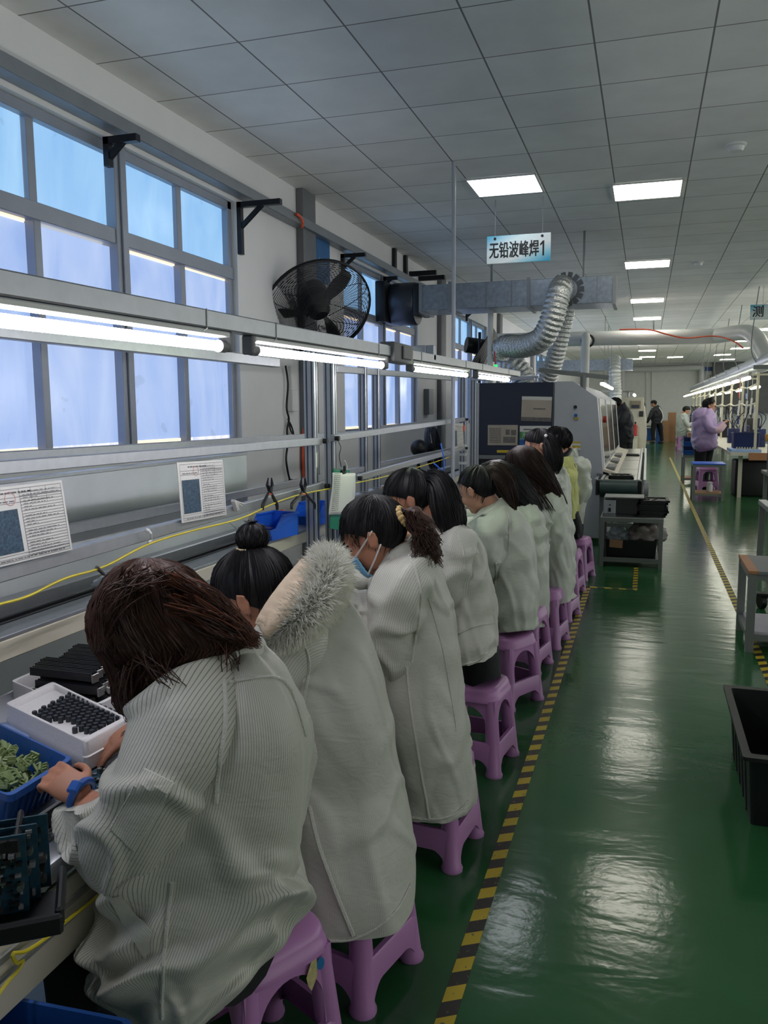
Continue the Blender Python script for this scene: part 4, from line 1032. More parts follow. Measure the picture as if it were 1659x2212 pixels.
legs(p3, (-0.72, 2.64, 0), FDIR(6), 0.40)
# mask
rows = []
for i in range(13):
    z = -0.22-0.74*i/12; row = []
    for k in range(17):
        a = (k/16-0.5)*2.1; w = 0.70-0.18*abs(i/12-0.4); o = 0.045 if i not in (4, 7, 9) else 0.03
        row.append(hf3(math.sin(a)*(0.68+o), 0.26+math.cos(a)*(0.60+0.16*math.exp(-((z+0.32)/0.25)**2)*math.exp(-(a/0.5)**2)+o)-0.10*max(0, (i-9)/3), z))
    rows.append(row)
mk = MB(); mk.grid(rows, False); mask = mk.build('face_mask', MASKB, p3, smooth=50); mask.modifiers.new('t', 'SOLIDIFY').thickness = 0.002
for s in (-1, 1):
    lp = MB()
    for z0, z1 in ((-0.24, 0.10), (-0.86, -0.34)):
        lp.tube([hf3(s*0.62, 0.58, z0), hf3(s*0.80, 0.1, (z0+z1)/2), hf3(s*0.87, -0.30, z1)], 0.003, 5)
    lp.build('ear_loop', M['white'], mask)
HP = hf3
rows = scalp(hf3, 0.13, 0.30, seed=5)
tie3 = s3(871, 1116, -.035); HCB = hair_mat('curly_brown_hair', (60, 41, 34), 0.4, 0.4)
tail = path_rows([s3(872, 1117, -.035), s3(888, 1112, -.02), s3(908, 1130, -.04), s3(922, 1165, -.05), s3(934, 1200, -.04), s3(944, 1216, -.04)], [.020, .028, .036, .040, .030, .008], 18, 7, seed=2, wav=0.004)
mb = MB(); mb.grid(rows, True, (True, False)); strands_on_rows(mb, rows, 260, 0.0014, 31, 0.002)
mb.tube(smooth_path([hf3(0, -0.5, 0.3), (hf3(0, -0.75, 0.4)+tie3)/2, tie3], 4), [0.05, 0.045, 0.04, 0.036, 0.03, 0.028, 0.025, 0.024, 0.024], 12)
sweep(mb, (770, 1110), (748, 1140), (742, 1180), 60, 0.0015, (20, 10, 10), s3, 41, 0.0)
sweep(mb, (790, 1100), (765, 1150), (768, 1182), 40, 0.0015, (16, 10, 12), s3, 42, -0.05)
mb.build('hair', HB, p3, smooth=60, fix=False)
mb = MB(); mb.grid(tail, True, (True, True)); g = random.Random(6)
for _ in range(330):   # loose curls
    q0 = Vector((882+g.uniform(-8, 22), 1118+g.uniform(-10, 22))); q1 = Vector((930+g.uniform(-42, 26), 1200+g.uniform(-34, 28))); P = []; ph = g.random()*6
    for j in range(16):
        t = j/15; q = q0.lerp(q1, t); P.append(s3(q.x+16*math.sin(t*PI)*0.8+5.5*math.sin(ph+t*15), q.y-6*math.sin(t*PI)+5.5*math.cos(ph+t*14), -0.04+g.uniform(-1, 1)*0.004+0.06*math.sin(ph*1.7)-0.02))
    mb.tube(P, [0.0021*(1-0.6*(j/15)**2) for j in range(16)], 4, caps=False)
mb.build('ponytail', HCB, p3, smooth=60, fix=False)
sc = MB()
for j in range(14):
    a = 2*PI*j/14; sc.ball(tie3+hf3.M @ Vector((0.031*math.cos(a), 0, 0.031*math.sin(a))), 0.013, 8, 6)
sc.build('scrunchie', mat('straw_scrunchie', (206, 176, 120), 0.8, bump=0.6, bscale=120), p3)
MB().tube([s3(822, 1098, -.118), s3(828, 1110, -.128), s3(824, 1126, -.130), s3(818, 1120, -.126)], 0.003, 6, closed=True).build('hair_clip', M['blackm'], p3)
# ---------------------------------------------------------------- the rest of the row
def worker(label, xy, rows, head, seed, coatm=None, arm=None, armb=True, stripe=False, trousers_rows=None, skinm=None, fdeg=8, vox=0.007, amp=0.011, nu=80, nv=80, low=0.9, grp=PG, hem_d=None):
    """head: (px, py, dd, yaw, pitch, h)"""
    s = Site(*xy); t = thing('person', label, 'person', (xy[0], xy[1], 0), grp)
    T = Loft(s, rows); c = MB(); add_loft(c, T, nu, nv, amp, seed, lambda q: low, strad=0.22)
    b = MB(); hf = HeadFrame(s(head[0], head[1], head[2]), head[3], head[4], 0, head[5]); core(b, T, hf); head_shape(b, hf)
    P = [s(*p) if len(p) == 3 and p[1] > 100 else Vector(p) for p in arm] if arm else None
    if P:
        add_sleeve(c, P, [.075, .085, .078, .066, .058, .046][:len(P)] if len(P) <= 6 else .07, 32, 12, amp*1.1, seed+2)
        stand_core(b, P[1:], 0.036); hand_shape(b, P[-1], (-0.8, 0.05, -0.5), (-0.5, 0, 0.85), 1, 0.98, 0.8)
    if armb:
        x, y = xy; S0 = T.centre(0.22)+s.n*0.13; E = Vector((S0.x-0.12, y+0.34, 0.83)); Wd = Vector((x-0.43, y+0.14, 0.82))
        add_sleeve(c, [S0-s.n*0.06, S0+Vector((0, 0, -.03)), E, (E+Wd)/2, Wd], [.085, .085, .066, .056, .044], 26, 8, 0.005, seed+5)
        stand_core(b, [S0-s.n*0.05, S0, E, Wd], 0.034); hand_shape(b, Wd, (-0.8, -0.25, -0.5), (-0.5, 0, 0.85), -1, 0.98, 0.8)
    coat = c.build('coat', coatm or (COAT2 if stripe else COAT3), t, smooth=70)
    remeshed(b, 'body', skinm or M['skin'], t, vox, 3); face_parts(hf, t)
    legs(t, (xy[0]+0.04, xy[1]-0.03, 0), FDIR(fdeg), 0.40)
    return t, s, T, coat, hf
def side_arm(sh, el, xy):
    x, y = xy
    return [sh[0], sh[1], el, ]
# fourth: straight black ponytail
t4, s4, T4, coat4, hf4 = worker('person with a straight black ponytail, white coat hem above dark trousers', (-0.72, 3.4),
    [(925, 1146, 1002, 1122, .055), (928, 1190, 1040, 1168, .12), (938, 1240, 1058, 1222, .165), (948, 1290, 1068, 1272, .18), (956, 1340, 1073, 1330, .19, 0, 1), (966, 1388, 1074, 1374, .21, -.02, .4), (976, 1412, 1073, 1390, .21, -.03, 0)],
    (884, 1078, 0, -8, 32, 0.112), 11.3, None, [(1000, 1170, -.03), (978, 1195, -.12), (962, 1285, -.12), (920, 1250, .02), (-1.15, 3.30, 0.86)], stripe=True, skinm=M['skin2'])
hit4 = hit_fn(coat4); seam(hit4, [(986, 1150), (1000, 1190), (1003, 1230)], 0.004, coat4); seam(hit4, [(984, 1440), (1030, 1428), (1068, 1396)], 0.004, coat4, 'hem')
seam(hit4, [(985, 1370), (1030, 1352), (1070, 1346)], 0.003, coat4)
tr = MB(); add_loft(tr, Loft(s4, [(980, 1415, 1074, 1380, .17), (986, 1440, 1079, 1420, .18), (996, 1492, 1082, 1462, .17)]), 40, 16, 0.004, 2); tr.build('trousers', M['trousers'], t4, smooth=70)
rows = scalp(hf4, 0.14, 0.25, seed=8); tie4 = s4(916, 1046, -.02)
tail = path_rows([s4(908, 1050, -.02), s4(930, 1036, -.03), s4(950, 1046, -.05), s4(962, 1085, -.06), s4(972, 1125, -.06), s4(976, 1150, -.06)], [.02, .034, .05, .062, .060, .046], 18, 8, seed=1)
mb = MB(); mb.grid(rows, True, (True, False)); strands_on_rows(mb, rows, 160, 0.0015, 51, 0.002)
mb.tube([hf4(0, -0.6, 0.4), tie4], [0.045, 0.028], 12)
mb.build('hair', HB, t4, smooth=60, fix=False)
mb = MB(); mb.grid(tail, True, (True, True)); strands_on_rows(mb, tail, 220, 0.0018, 52, 0.004, 0.1, 1.0, 0.6, 0.8); mb.build('ponytail', HB, t4, smooth=60, fix=False)
sc = MB()
for j in range(12): sc.ball(tie4+hf4.M @ Vector((0.022*math.cos(j*.524), 0.0, 0.022*math.sin(j*.524))), 0.009, 8, 6)
sc.build('hair_tie', mat('brown_hair_tie', (120, 92, 70), 0.8), t4)
# fifth: pointed white collar
t5, s5, T5, coat5, hf5 = worker('person with a dark ponytail and a wide pointed white collar', (-0.76, 4.2),
    [(1035, 1108, 1096, 1084, .06), (1018, 1140, 1126, 1110, .12), (1026, 1170, 1146, 1148, .16), (1040, 1212, 1156, 1200, .18), (1055, 1262, 1161, 1255, .19), (1066, 1312, 1162, 1305, .20, -.02), (1072, 1350, 1161, 1342, .205, -.03), (1078, 1368, 1156, 1360, .20, -.04)],
    (1030, 1058, 0, 22, 28, 0.108), 14.1, None, [(1090, 1120, -.02), (1062, 1150, -.12), (1050, 1222, -.12), (1020, 1200, .05), (-1.16, 4.10, 0.86)])
hit5 = hit_fn(coat5); seam(hit5, [(1096, 1098), (1100, 1150), (1098, 1190)], 0.005, coat5); seam(hit5, [(1071, 1214), (1072, 1290), (1074, 1362)], 0.005, coat5)
for pts in ([(1084, 1076, -.02), (1098, 1092, -.05), (1066, 1118, -.125), (1040, 1112, -.13)], [(1084, 1076, -.02), (1040, 1112, -.13), (1012, 1133, -.10), (1040, 1098, -.04)]):
    q = [s5(*p) for p in pts]; m = MB(); m.grid([[q[0].lerp(q[3], i/8).lerp(q[1].lerp(q[2], i/8), j/8)-s5.n*0.012*math.sin(PI*i/8)*math.sin(PI*j/8) for j in range(9)] for i in range(9)], False)
    o = m.build('collar', COAT3, coat5, smooth=60); o.modifiers.new('t', 'SOLIDIFY').thickness = 0.004
rows = scalp(hf5, 0.12, 0.05, seed=3)
tail = path_rows([s5(1052, 1024, -.02), s5(1070, 1020, -.03), s5(1090, 1040, -.05), s5(1104, 1072, -.06), s5(1112, 1100, -.06)], [.03, .05, .052, .036, .006], 16, 8, seed=4)
mb = MB(); mb.grid(rows, True, (True, False)); strands_on_rows(mb, rows, 140, 0.0017, 61, 0.002)
sweep(mb, (1016, 1030), (1000, 1046), (998, 1060), 18, 0.001, (6, 3, 3), s5, 63, -.02)
mb.build('hair', HB, t5, smooth=60, fix=False)
mb = MB(); mb.grid(tail, True, (True, True)); strands_on_rows(mb, tail, 160, 0.0017, 62, 0.004, 0.1, 1.0, 0.6, 1.2); mb.build('ponytail', HDB, t5, smooth=60, fix=False)
# sixth: straight black hair to the shoulder blades
t6, s6, T6, coat6, hf6 = worker('person with straight loose black hair falling down the back, white coat mostly hidden', (-0.78, 4.85),
    [(1090, 1090, 1150, 1075, .06), (1090, 1130, 1172, 1115, .13), (1095, 1170, 1180, 1160, .16), (1100, 1220, 1182, 1210, .18), (1105, 1275, 1183, 1268, .19), (1110, 1330, 1182, 1322, .195), (1118, 1360, 1179, 1354, .19)],
    (1068, 1034, 0, 0, 38, 0.108), 17.7, None, [(1120, 1120, -.03), (1106, 1150, -.12), (1100, 1210, -.12), (1070, 1190, .05), (-1.18, 4.75, 0.86)], amp=0.013)
L = Loft(s6, [(1060, 994, 1080, 992, .02), (1034, 1006, 1106, 1002, .09), (1030, 1030, 1130, 1022, .115), (1048, 1060, 1146, 1046, .115), (1080, 1088, 1160, 1068, .10), (1112, 1102, 1168, 1082, .08), (1138, 1112, 1171, 1094, .06)], 2.1)
rows = [[L.pt(i/18, 2*PI*k/48) for k in range(48)] for i in range(19)]
mb = MB(); mb.grid(rows, True, (True, True)); strands_on_rows(mb, rows, 420, 0.0019, 71, 0.003, 0.05, 1.0, 0.5, 0.5); mb.build('hair', HB, t6, smooth=60, fix=False)
# seventh: very long dark brown hair
t7, s7, T7, coat7, hf7 = worker('person with very long wavy dark hair streaming over a long white coat', (-0.75, 5.45),
    [(1148, 1082, 1206, 1056, .06), (1154, 1112, 1226, 1088, .12), (1162, 1152, 1236, 1135, .16), (1168, 1200, 1242, 1188, .18), (1174, 1250, 1241, 1240, .19), (1175, 1294, 1240, 1283, .2, -.06, 0)],
    (1128, 1010, 0, 0, 36, 0.100), 20.9, None, [(1170, 1100, -.03), (1160, 1130, -.12), (1158, 1190, -.11), (1130, 1160, .05), (-1.18, 5.35, 0.86)], amp=0.014)
hit7 = hit_fn(coat7); seam(hit7, [(1183, 1314), (1200, 1316), (1216, 1312)], 0.004, coat7, 'hem')
L = Loft(s7, [(1118, 962, 1138, 961, .02), (1094, 980, 1158, 970, .10), (1094, 1008, 1176, 992, .115), (1118, 1028, 1190, 1014, .10), (1146, 1046, 1204, 1040, .08), (1178, 1074, 1216, 1066, .06), (1200, 1100, 1224, 1090, .04), (1208, 1110, 1218, 1106, .015)], 2.1)
rows = [[L.pt(i/20, 2*PI*k/48) for k in range(48)] for i in range(21)]
mb = MB(); mb.grid(rows, True, (True, True)); strands_on_rows(mb, rows, 380, 0.002, 81, 0.004, 0.05, 1.0, 0.6, 0.8)
for a in ((1150, 1040), (1162, 1050), (1140, 1036)): sweep(mb, a, (a[0]+25, a[1]+40), (a[0]+42+a[0]*0.01, a[1]+86), 9, 0.0026, (4, 4, 4), s7, a[0], -.11)
mb.build('hair', HDB, t7, smooth=60, fix=False)
# eighth: black ponytail on a white coat
t8, s8, T8, coat8, hf8 = worker('person with a black ponytail and pale hair clip, face bowed, near the dark machine panel', (-0.72, 6.1),
    [(1178, 1024, 1216, 1008, .06), (1184, 1052, 1229, 1040, .12), (1192, 1092, 1234, 1084, .16), (1198, 1150, 1237, 1148, .17), (1204, 1220, 1238, 1218, .175), (1210, 1268, 1236, 1264, .17)],
    (1163, 962, 0, -12, 32, 0.106), 23.1, None, [(1196, 1040, -.03), (1186, 1070, -.12), (1184, 1120, -.11), (1160, 1090, .05), (-1.18, 6.0, 0.88)], amp=0.013)
rows = scalp(hf8, 0.13, 0.1, seed=6)
tail = path_rows([s8(1172, 946, -.02), s8(1182, 950, -.04), s8(1192, 972, -.06), s8(1200, 1000, -.07), s8(1202, 1018, -.07)], [.03, .05, .062, .056, .02], 16, 8, seed=4)
mb = MB(); mb.grid(rows, True, (True, False)); strands_on_rows(mb, rows, 120, 0.002, 91, 0.002)
mb.grid(tail, True, (True, True)); strands_on_rows(mb, tail, 140, 0.002, 92, 0.004, 0.1, 1.0, 0.6, 0.9); mb.build('hair', HB, t8, smooth=60, fix=False)
MB().ball(s8(1179, 941, -.10), 0.012, 8, 6).build('hair_clip', M['white'], t8)
# ninth: pale yellow hooded jacket
t9, s9, T9, coat9, hf9 = worker('person with short black hair in a pale yellow hooded jacket', (-0.66, 6.75),
    [(1196, 1000, 1234, 984, .07), (1204, 1030, 1243, 1018, .13), (1212, 1070, 1249, 1064, .16), (1222, 1126, 1248, 1119, .17)],
    (1203, 956, 0, 8, 22, 0.110), 26.3, YJ, [(1225, 1020, -.02), (1216, 1040, -.12), (1206, 1085, -.12), (1180, 1070, .05), (-1.10, 6.65, 0.88)], amp=0.011)
rows = scalp(hf9, 0.14, 0.15, seed=7, lump=0.05)
mb = MB(); mb.grid(rows, True, (True, False)); strands_on_rows(mb, rows, 220, 0.0022, 95, 0.006, 0.1, 1.0, 0.5, 0.2); mb.build('hair', HB, t9, smooth=60, fix=False)
Lh = Loft(s9, [(1200, 990, 1230, 985, .08), (1200, 1000, 1236, 994, .12), (1203, 1012, 1240, 1006, .13), (1212, 1022, 1240, 1018, .11), (1224, 1030, 1236, 1026, .05)], 2.2)
m = MB(); add_loft(m, Lh, 40, 20, 0.006, 3, caps=(False, True)); m.build('hood', YJ, coat9, smooth=70)
MB().tube(smooth_path([s9(1208, 990, -.06), s9(1222, 982, -.05), s9(1232, 972, 0)], 5), 0.02, 8).build('neck_warmer', M['blackm'], t9)
tr = MB(); add_loft(tr, Loft(s9, [(1222, 1112, 1249, 1104, .15), (1228, 1138, 1256, 1128, .15), (1236, 1160, 1258, 1150, .14)]), 30, 10, 0.004, 2); tr.build('trousers', M['trousers'], t9, smooth=70)
# tenth: white coat half hidden
t10, s10, T10, coat10, hf10 = worker('person in a loose white coat half hidden behind the yellow hooded jacket', (-0.62, 7.4),
    [(1212, 985, 1242, 968, .07), (1216, 1015, 1256, 1008, .13), (1224, 1045, 1265, 1040, .16), (1230, 1090, 1266, 1088, .17), (1238, 1138, 1258, 1132, .16)],
    (1212, 952, 0.0, 10, 20, 0.100), 29.3, None, [(1248, 1000, -.02), (1252, 1020, -.10), (1250, 1070, -.10), (1230, 1060, .05), (-1.05, 7.3, 0.9)], amp=0.013)
rows = scalp(hf10, 0.06, 0.15, seed=9)
mb = MB(); mb.grid(rows, True, (True, False)); mb.build('hair', HB, t10, smooth=60, fix=False)
# ================================================================== things on and around the near bench
def lines_mb(mb, o, u, v, rows, x0=0.0, seed=0):
    """rows of small printed dashes: (v, u0, u1, height)"""
    g = random.Random(seed); w = u.cross(v).normalized()*0.0008
    for vv, a, b_, h in rows:
        x = a
        while x < b_:
            l = g.uniform(0.006, 0.02)*1.0; l = min(l, b_-x)
            p = o+u*x+v*vv+w; mb.add([p, p+u*l, p+u*l+v*h, p+v*h], [(0, 1, 2, 3)]); x += l+g.uniform(0.002, 0.006)
def sheet_axes(tl, tr, bl):
    u = (tr-tl); v = (tl-bl); return bl, u.normalized(), v.normalized(), u.length, v.length
def instruction_sheet(quad, x, label, seed, pic=(0.06, 0.42, 0.14, 0.70)):
    tl, tr, br, bl = [atx(*p, x) for p in quad]; o, u, v, Wd, Ht = sheet_axes(tl, tr, bl); n = u.cross(v).normalized()
    if n.x < 0: n = -n
    t = thing('instruction_sheet', label, 'instruction sheet', (o+tr)/2, 'laminated instruction sheets on the rails')
    MB().box((tl+br)/2, (0.001, 0.001, 0.001)); m = MB(); m.prism([(0, 0), (Wd, 0), (Wd, Ht), (0, Ht)], o, u, v, 0.002); m.build('paper', M['paper'], t, smooth=0)
    e = n*0.003
    a, b_, c, d = pic; q = MB(); q.prism([(a*Wd, c*Ht), (b_*Wd, c*Ht), (b_*Wd, d*Ht), (a*Wd, d*Ht)], o+e, u, v, 0.0006); q.build('board_photo', mat('board_photo', (52, 74, 92), 0.5, var=0.6, vscale=160), t, smooth=0)
    r = MB(); g = random.Random(seed)
    def line(a0, b0, a1, b1, w=0.0007):
        p = o+e+u*(a0*Wd)+v*(b0*Ht); q_ = o+e+u*(a1*Wd)+v*(b1*Ht); dr = (q_-p).normalized(); s_ = dr.cross(n)*w; r.add([p-s_, p+s_, q_+s_, q_-s_], [(0, 1, 2, 3)])
    for k in range(22): line(0.47, 0.06+k*0.04, 0.97, 0.06+k*0.04)
    for a0 in (0.04, 0.47, 0.97): line(a0, 0.03, a0, 0.96)
    for b0 in (0.03, 0.07, 0.11, 0.78, 0.85, 0.96): line(0.04, b0, 0.97, b0)
    for a0 in (0.6, 0.78): line(a0, 0.74, a0, 0.96)
    r.build('table_rules', M['greyink'], t, smooth=0)
    k = MB(); lines_mb(k, o+e, u, v, [((0.07+j*0.04)*Ht, 0.50*Wd, g.uniform(0.6, 0.95)*Wd, 0.007*Ht) for j in range(22) if j not in (5, 9, 14)]+[(0.905*Ht, 0.2*Wd, 0.6*Wd, 0.02*Ht), (0.80*Ht, 0.08*Wd, 0.4*Wd, 0.013*Ht), (0.045*Ht, 0.1*Wd, 0.9*Wd, 0.012*Ht)], seed=seed)
    k.build('printed_text', M['ink'], t, smooth=0)
    s_ = MB(); c0 = o+e*1.3+u*(0.36*Wd)+v*(0.84*Ht)
    s_.tube([c0+u*(0.055*Wd*math.cos(a))+v*(0.055*Wd*math.sin(a)) for a in np.linspace(0, 2*PI, 25)[:-1]], 0.0007, 4, closed=True); s_.build('red_stamp', mat('stamp_red', (205, 130, 130), 0.8, var=0), t, smooth=0)
    return t
instruction_sheet([(-62, 1060), (132, 1037), (152, 1196), (-30, 1232)], XB+0.07, 'large laminated instruction sheet cut by the left edge, hanging on the near rails', 1)
instruction_sheet([(381, 999), (480, 993), (487, 1104), (392, 1130)], XB+0.07, 'smaller laminated instruction sheet with board photo, hanging on the rails behind the top bun', 2)
t = instruction_sheet([(973, 917), (1000, 914), (1001, 968), (975, 975)], XB+0.075, 'small far instruction sheet with blue picture beside the far posts', 3, (0.08, 0.45, 0.15, 0.75))
MB().box(atx(1002, 925, XB+0.08), (0.012, 0.05, 0.05), bev=0.003).build('orange_clip', M['orange'], t)
# pliers
def pliers(px, py, opened, label, handle_y):
    x = XB+0.085; t = thing('pliers', label, 'pliers', atx(px, py, x), 'pliers hung on the lower rail')
    P = lambda a, b_: atx(a, b_, x)
    j = MB()
    for s in (-1, 1): j.tube([P(px+s*1, py+8), P(px+s*5, py-4), P(px+s*3.5, py-20)], [0.008, 0.009, 0.003], 6, flat=0.5)
    j.cyl(P(px, py+6)-Vector((0.006, 0, 0)), P(px, py+6)+Vector((0.008, 0, 0)), 0.012, n=10); j.build('jaws', M['blackm'], t)
    for s in (-1, 1):
        h = MB(); dx = opened*s
        h.tube(smooth_path([P(px+s*2, py+10), P(px+dx*0.55, py+24), P(px+dx, handle_y-12), P(px+dx*1.05, handle_y)], 4), [0.005, 0.0055, 0.006, 0.007, 0.0075, 0.0075, 0.008, 0.008, 0.008, 0.0075, 0.007, 0.0065, 0.006], 8)
        h.build('handle', M['dark'], t)
    MB().tube([P(px+opened*0.3*s, py+15+abs(s)) for s in (-1, 0, 1)], 0.004, 6).build('spring', M['orange'], t)
pliers(583, 1052, 15, 'black pliers with orange pivot hung on the lower rail', 1102)
pliers(655, 1052, 24, 'second black pliers hung with a white tie beside the front post', 1100)
# clipboard
x = XB+0.09; t = thing('clipboard', 'green clipboard with a handwritten list hanging by a cord beside the post', 'clipboard', atx(740, 1060, x))
tl, tr, br, bl = [atx(*p, x) for p in ((716, 1014), (766, 1018), (743, 1146), (712, 1140))]
m = MB(); m.add([atx(*p, x) for p in ((719, 1012), (754, 1016), (745, 1148), (711, 1141))]+[atx(*p, x)+Vector((0.005, 0, 0)) for p in ((719, 1012), (754, 1016), (745, 1148), (711, 1141))], [(0, 1, 2, 3), (7, 6, 5, 4), (0, 4, 5, 1), (1, 5, 6, 2), (2, 6, 7, 3), (3, 7, 4, 0)]); m.build('board', M['green'], t, smooth=0)
x2 = x+0.015; q = [atx(*p, x2) for p in ((718, 1021), (767, 1022), (764, 1111), (711, 1112))]
m = MB(); m.grid([[q[0].lerp(q[1], j/6).lerp(q[3].lerp(q[2], j/6), i/10)+Vector((0.004*math.sin(i*0.5), 0, 0)) for j in range(7)] for i in range(11)], False); o = m.build('paper', M['paper'], t, smooth=60); o.modifiers.new('t', 'SOLIDIFY').thickness = 0.002
u = (q[1]-q[0]).normalized(); v = (q[0]-q[3]).normalized(); k = MB()
lines_mb(k, q[3]+Vector((0.008, 0, 0)), u, v, [(0.02+0.0105*j, 0.008+0.002*(j/20), 0.10, 0.0042) for j in range(19)]+[(0.226, 0.03, 0.085, 0.006)], seed=5); k.build('handwriting', M['greyink'], t, smooth=0)
m = MB(); c = atx(741, 1020, x+0.012); m.box(c, (0.02, 0.05, 0.02), bev=0.004); m.box(c+Vector((0.01, 0, 0.02)), (0.012, 0.02, 0.03), bev=0.004); m.build('bulldog_clip', M['blackm'], t)
MB().tube(smooth_path([atx(737, 1008, x), atx(733, 985, x), atx(736, 965, x), atx(726, 947, x-0.02)], 5), 0.0022, 5).build('cord', M['dark'], t)
# small tag on the first post, tissue on the rail, alligator clip, ties
m = MB(); c = atx(683, 994, XB+0.035); m.box(c, (0.003, 0.02, 0.075)); tag(m.build('paper_tag', M['paper'], smooth=0), 'small white paper tag hanging on the first upright post', 'tag')
m = MB()
for i in range(5): m.box(atx(507+i*1.5, 1093-i*2, XB+0.07), (0.02, 0.006, 0.05+0.006*i), Matrix.Rotation(0.5+0.2*i, 3, 'X'), 0.002)
tag(m.build('folded_tissue', M['paper'], smooth=0), 'small folded white tissue stuck on the lower rail', 'tissue')
def cord(pts, r, m, name, label, cat, n=8): return tag(MB().tube(smooth_path(pts, n), r, 6).build(name, m), label, cat)
XC = XB+0.085
ylw = [atx(px, py, XC) for px, py in ((-60, 1322), (0, 1305), (60, 1288), (140, 1250), (225, 1224), (320, 1176), (410, 1148), (520, 1120), (590, 1088), (650, 1068), (710, 1056), (760, 1045))]
cord(ylw, 0.0038, M['yellow'], 'grounding_wire', 'long yellow grounding wire sagging below the lower rail', 'wire')
ylw2 = [atx(px, py, XB+0.08) for px, py in ((770, 1043), (830, 1030), (900, 1010), (940, 998), (975, 986))]
cord(ylw2, 0.0032, M['yellow'], 'grounding_wire', 'short yellow grounding wire along the farther lower rail', 'wire')
m = MB(); m.tube([atx(320, 1144, XC), atx(326, 1152, XC+0.01), atx(327, 1166, XC), atx(320, 1172, XC)], 0.004, 6); m.ball(atx(317, 1145, XC), 0.007, 8, 6); tag(m.build('cable_tie', M['white']), 'white cable tie holding the yellow wire to the rail', 'cable tie')
m = MB(); a, b_ = atx(208, 1224, XC), atx(227, 1244, XC); m.tube([a, a.lerp(b_, 0.3), a.lerp(b_, 0.5), b_], [0.004, 0.007, 0.006, 0.003], 8); m.tube([a+Vector((0.006, 0, 0)), a.lerp(b_, 0.5)+Vector((0.01, 0, -0.004)), b_], 0.003, 6); tag(m.build('alligator_clip', M['steel']), 'metal alligator clip on the yellow wire behind the brown hair', 'clip')
m = MB(); m.tube(smooth_path([atx(744, 995, XB+0.08), atx(749, 1004, XB+0.08), atx(748, 1024, XB+0.08)], 5), 0.003, 6); tag(m.build('cable_tie', M['white']), 'white cable tie hanging by the clipboard', 'cable tie')
# hoses and cables on the wall
XWc = XW+0.03
cord([atx(px, py, XWc) for px, py in ((662, 500), (667, 560), (664, 640), (660, 760), (656, 900), (655, 1000), (659, 1060), (661, 1140))], 0.014, M['orange'], 'air_hose', 'orange air hose running down the wall beside the grey column', 'hose')
cord([atx(px, py, XW+0.12) for px, py in ((640, 462), (648, 468), (654, 480), (652, 492))], 0.012, M['orange'], 'air_hose', 'short orange hose loop at the cable tray', 'hose')
cord([atx(px, py, -2.0) for px, py in ((608, 1104), (625, 1114), (640, 1136), (646, 1160), (648, 1168))], 0.012, M['orange'], 'air_hose', 'short orange hose end curving below the hanging pliers', 'hose')
m = MB(); P = [atx(px, py, XWc) for px, py in ((617, 790), (622, 830), (619, 880), (624, 905), (620, 930), (622, 955), (618, 990), (622, 1020), (627, 1040))]
m.tube(smooth_path(P, 6), 0.009, 6); m.tube(smooth_path([atx(px, py, XWc) for px, py in ((622, 905), (630, 922), (634, 938), (628, 930), (624, 912))], 5), 0.008, 6); e = atx(628, 1041, XWc); m.box(e, (0.03, 0.05, 0.05), bev=0.008)
tag(m.build('power_cable', M['dark']), 'black power cable with plug hanging on the wall under the big fan', 'cable')
# wall fittings
def wall_box(px, py, w, h, m, label, name, d=0.05, x=XW):
    c = atx(px, py, x+d/2); o = MB(); o.box(c, (d, w, h), bev=0.006); t = o.build(name, m); return tag(t, label, name.replace('_', ' '))
wall_box(633, 866, 0.13, 0.19, M['white'], 'white socket box on the wall beside the hanging black cable', 'socket_box')
cd = MB(); cd.tube([atx(628, 790, XW+0.02), atx(630, 850, XW+0.02)], 0.012, 6); tag(cd.build('conduit', M['white']), 'white conduit dropping to the socket box', 'conduit')
wall_box(926, 868, 0.26, 0.36, M['grey'], 'grey switch box on the wall right of the second window', 'switch_box', 0.08)
t = wall_box(938, 866, 0.26, 0.33, M['paper'], 'paper notice beside the grey switch box', 'notice', 0.01)
t = wall_box(697, 565, 0.34, 0.40, mat('sign_blue', (38, 96, 150), 0.5), 'blue sign plate on the wall above the big fan', 'wall_sign', 0.02)
k = MB(); c = atx(697, 571, XW+0.025)
for i in range(4): k.tube([c+Vector((0, -0.1+0.055*i, -0.03)), c+Vector((0, -0.085+0.055*i, 0.05)), c+Vector((0, -0.06+0.055*i, -0.01))], 0.006, 5)
k.build('lettering', mat('sign_letter', (150, 190, 220), 0.6, var=0), t)
t = wall_box(954, 660, 0.3, 0.42, mat('sign_blue_far', (38, 90, 140), 0.5), 'blue sign plate on the wall below the square duct', 'wall_sign', 0.02)
# black steel shelf brackets
def bracket(px, py, reach, drop, label):
    p = atx(px, py, XW+0.03); t = MB()
    t.span((XW, p.y-0.022, p.z-drop), (XW+0.035, p.y+0.022, p.z)); t.span((XW, p.y-0.022, p.z-0.04), (XW+reach, p.y+0.022, p.z))
    t.beam((XW+0.02, p.y, p.z-0.26*reach/0.5), (XW+0.30*reach/0.5, p.y, p.z-0.02), 0.03, 0.03)
    tag(t.build('shelf_bracket', M['blackm'], smooth=0), label, 'bracket', 'black steel brackets on the window wall')
bracket(236, 297, 0.22, 0.16, 'black steel bracket at the top of the nearest window mullion')
bracket(521, 437, 0.36, 0.385, 'black steel bracket on the wall between the nearest window and the big fan')
bracket(743, 549, 0.26, 0.34, 'black steel bracket at the near edge of the second window')
bracket(834, 598, 0.17, 0.2, 'black steel bracket above the exhaust fan box')
bracket(1010, 668, 0.25, 0.2, 'farther black steel bracket at the third window')
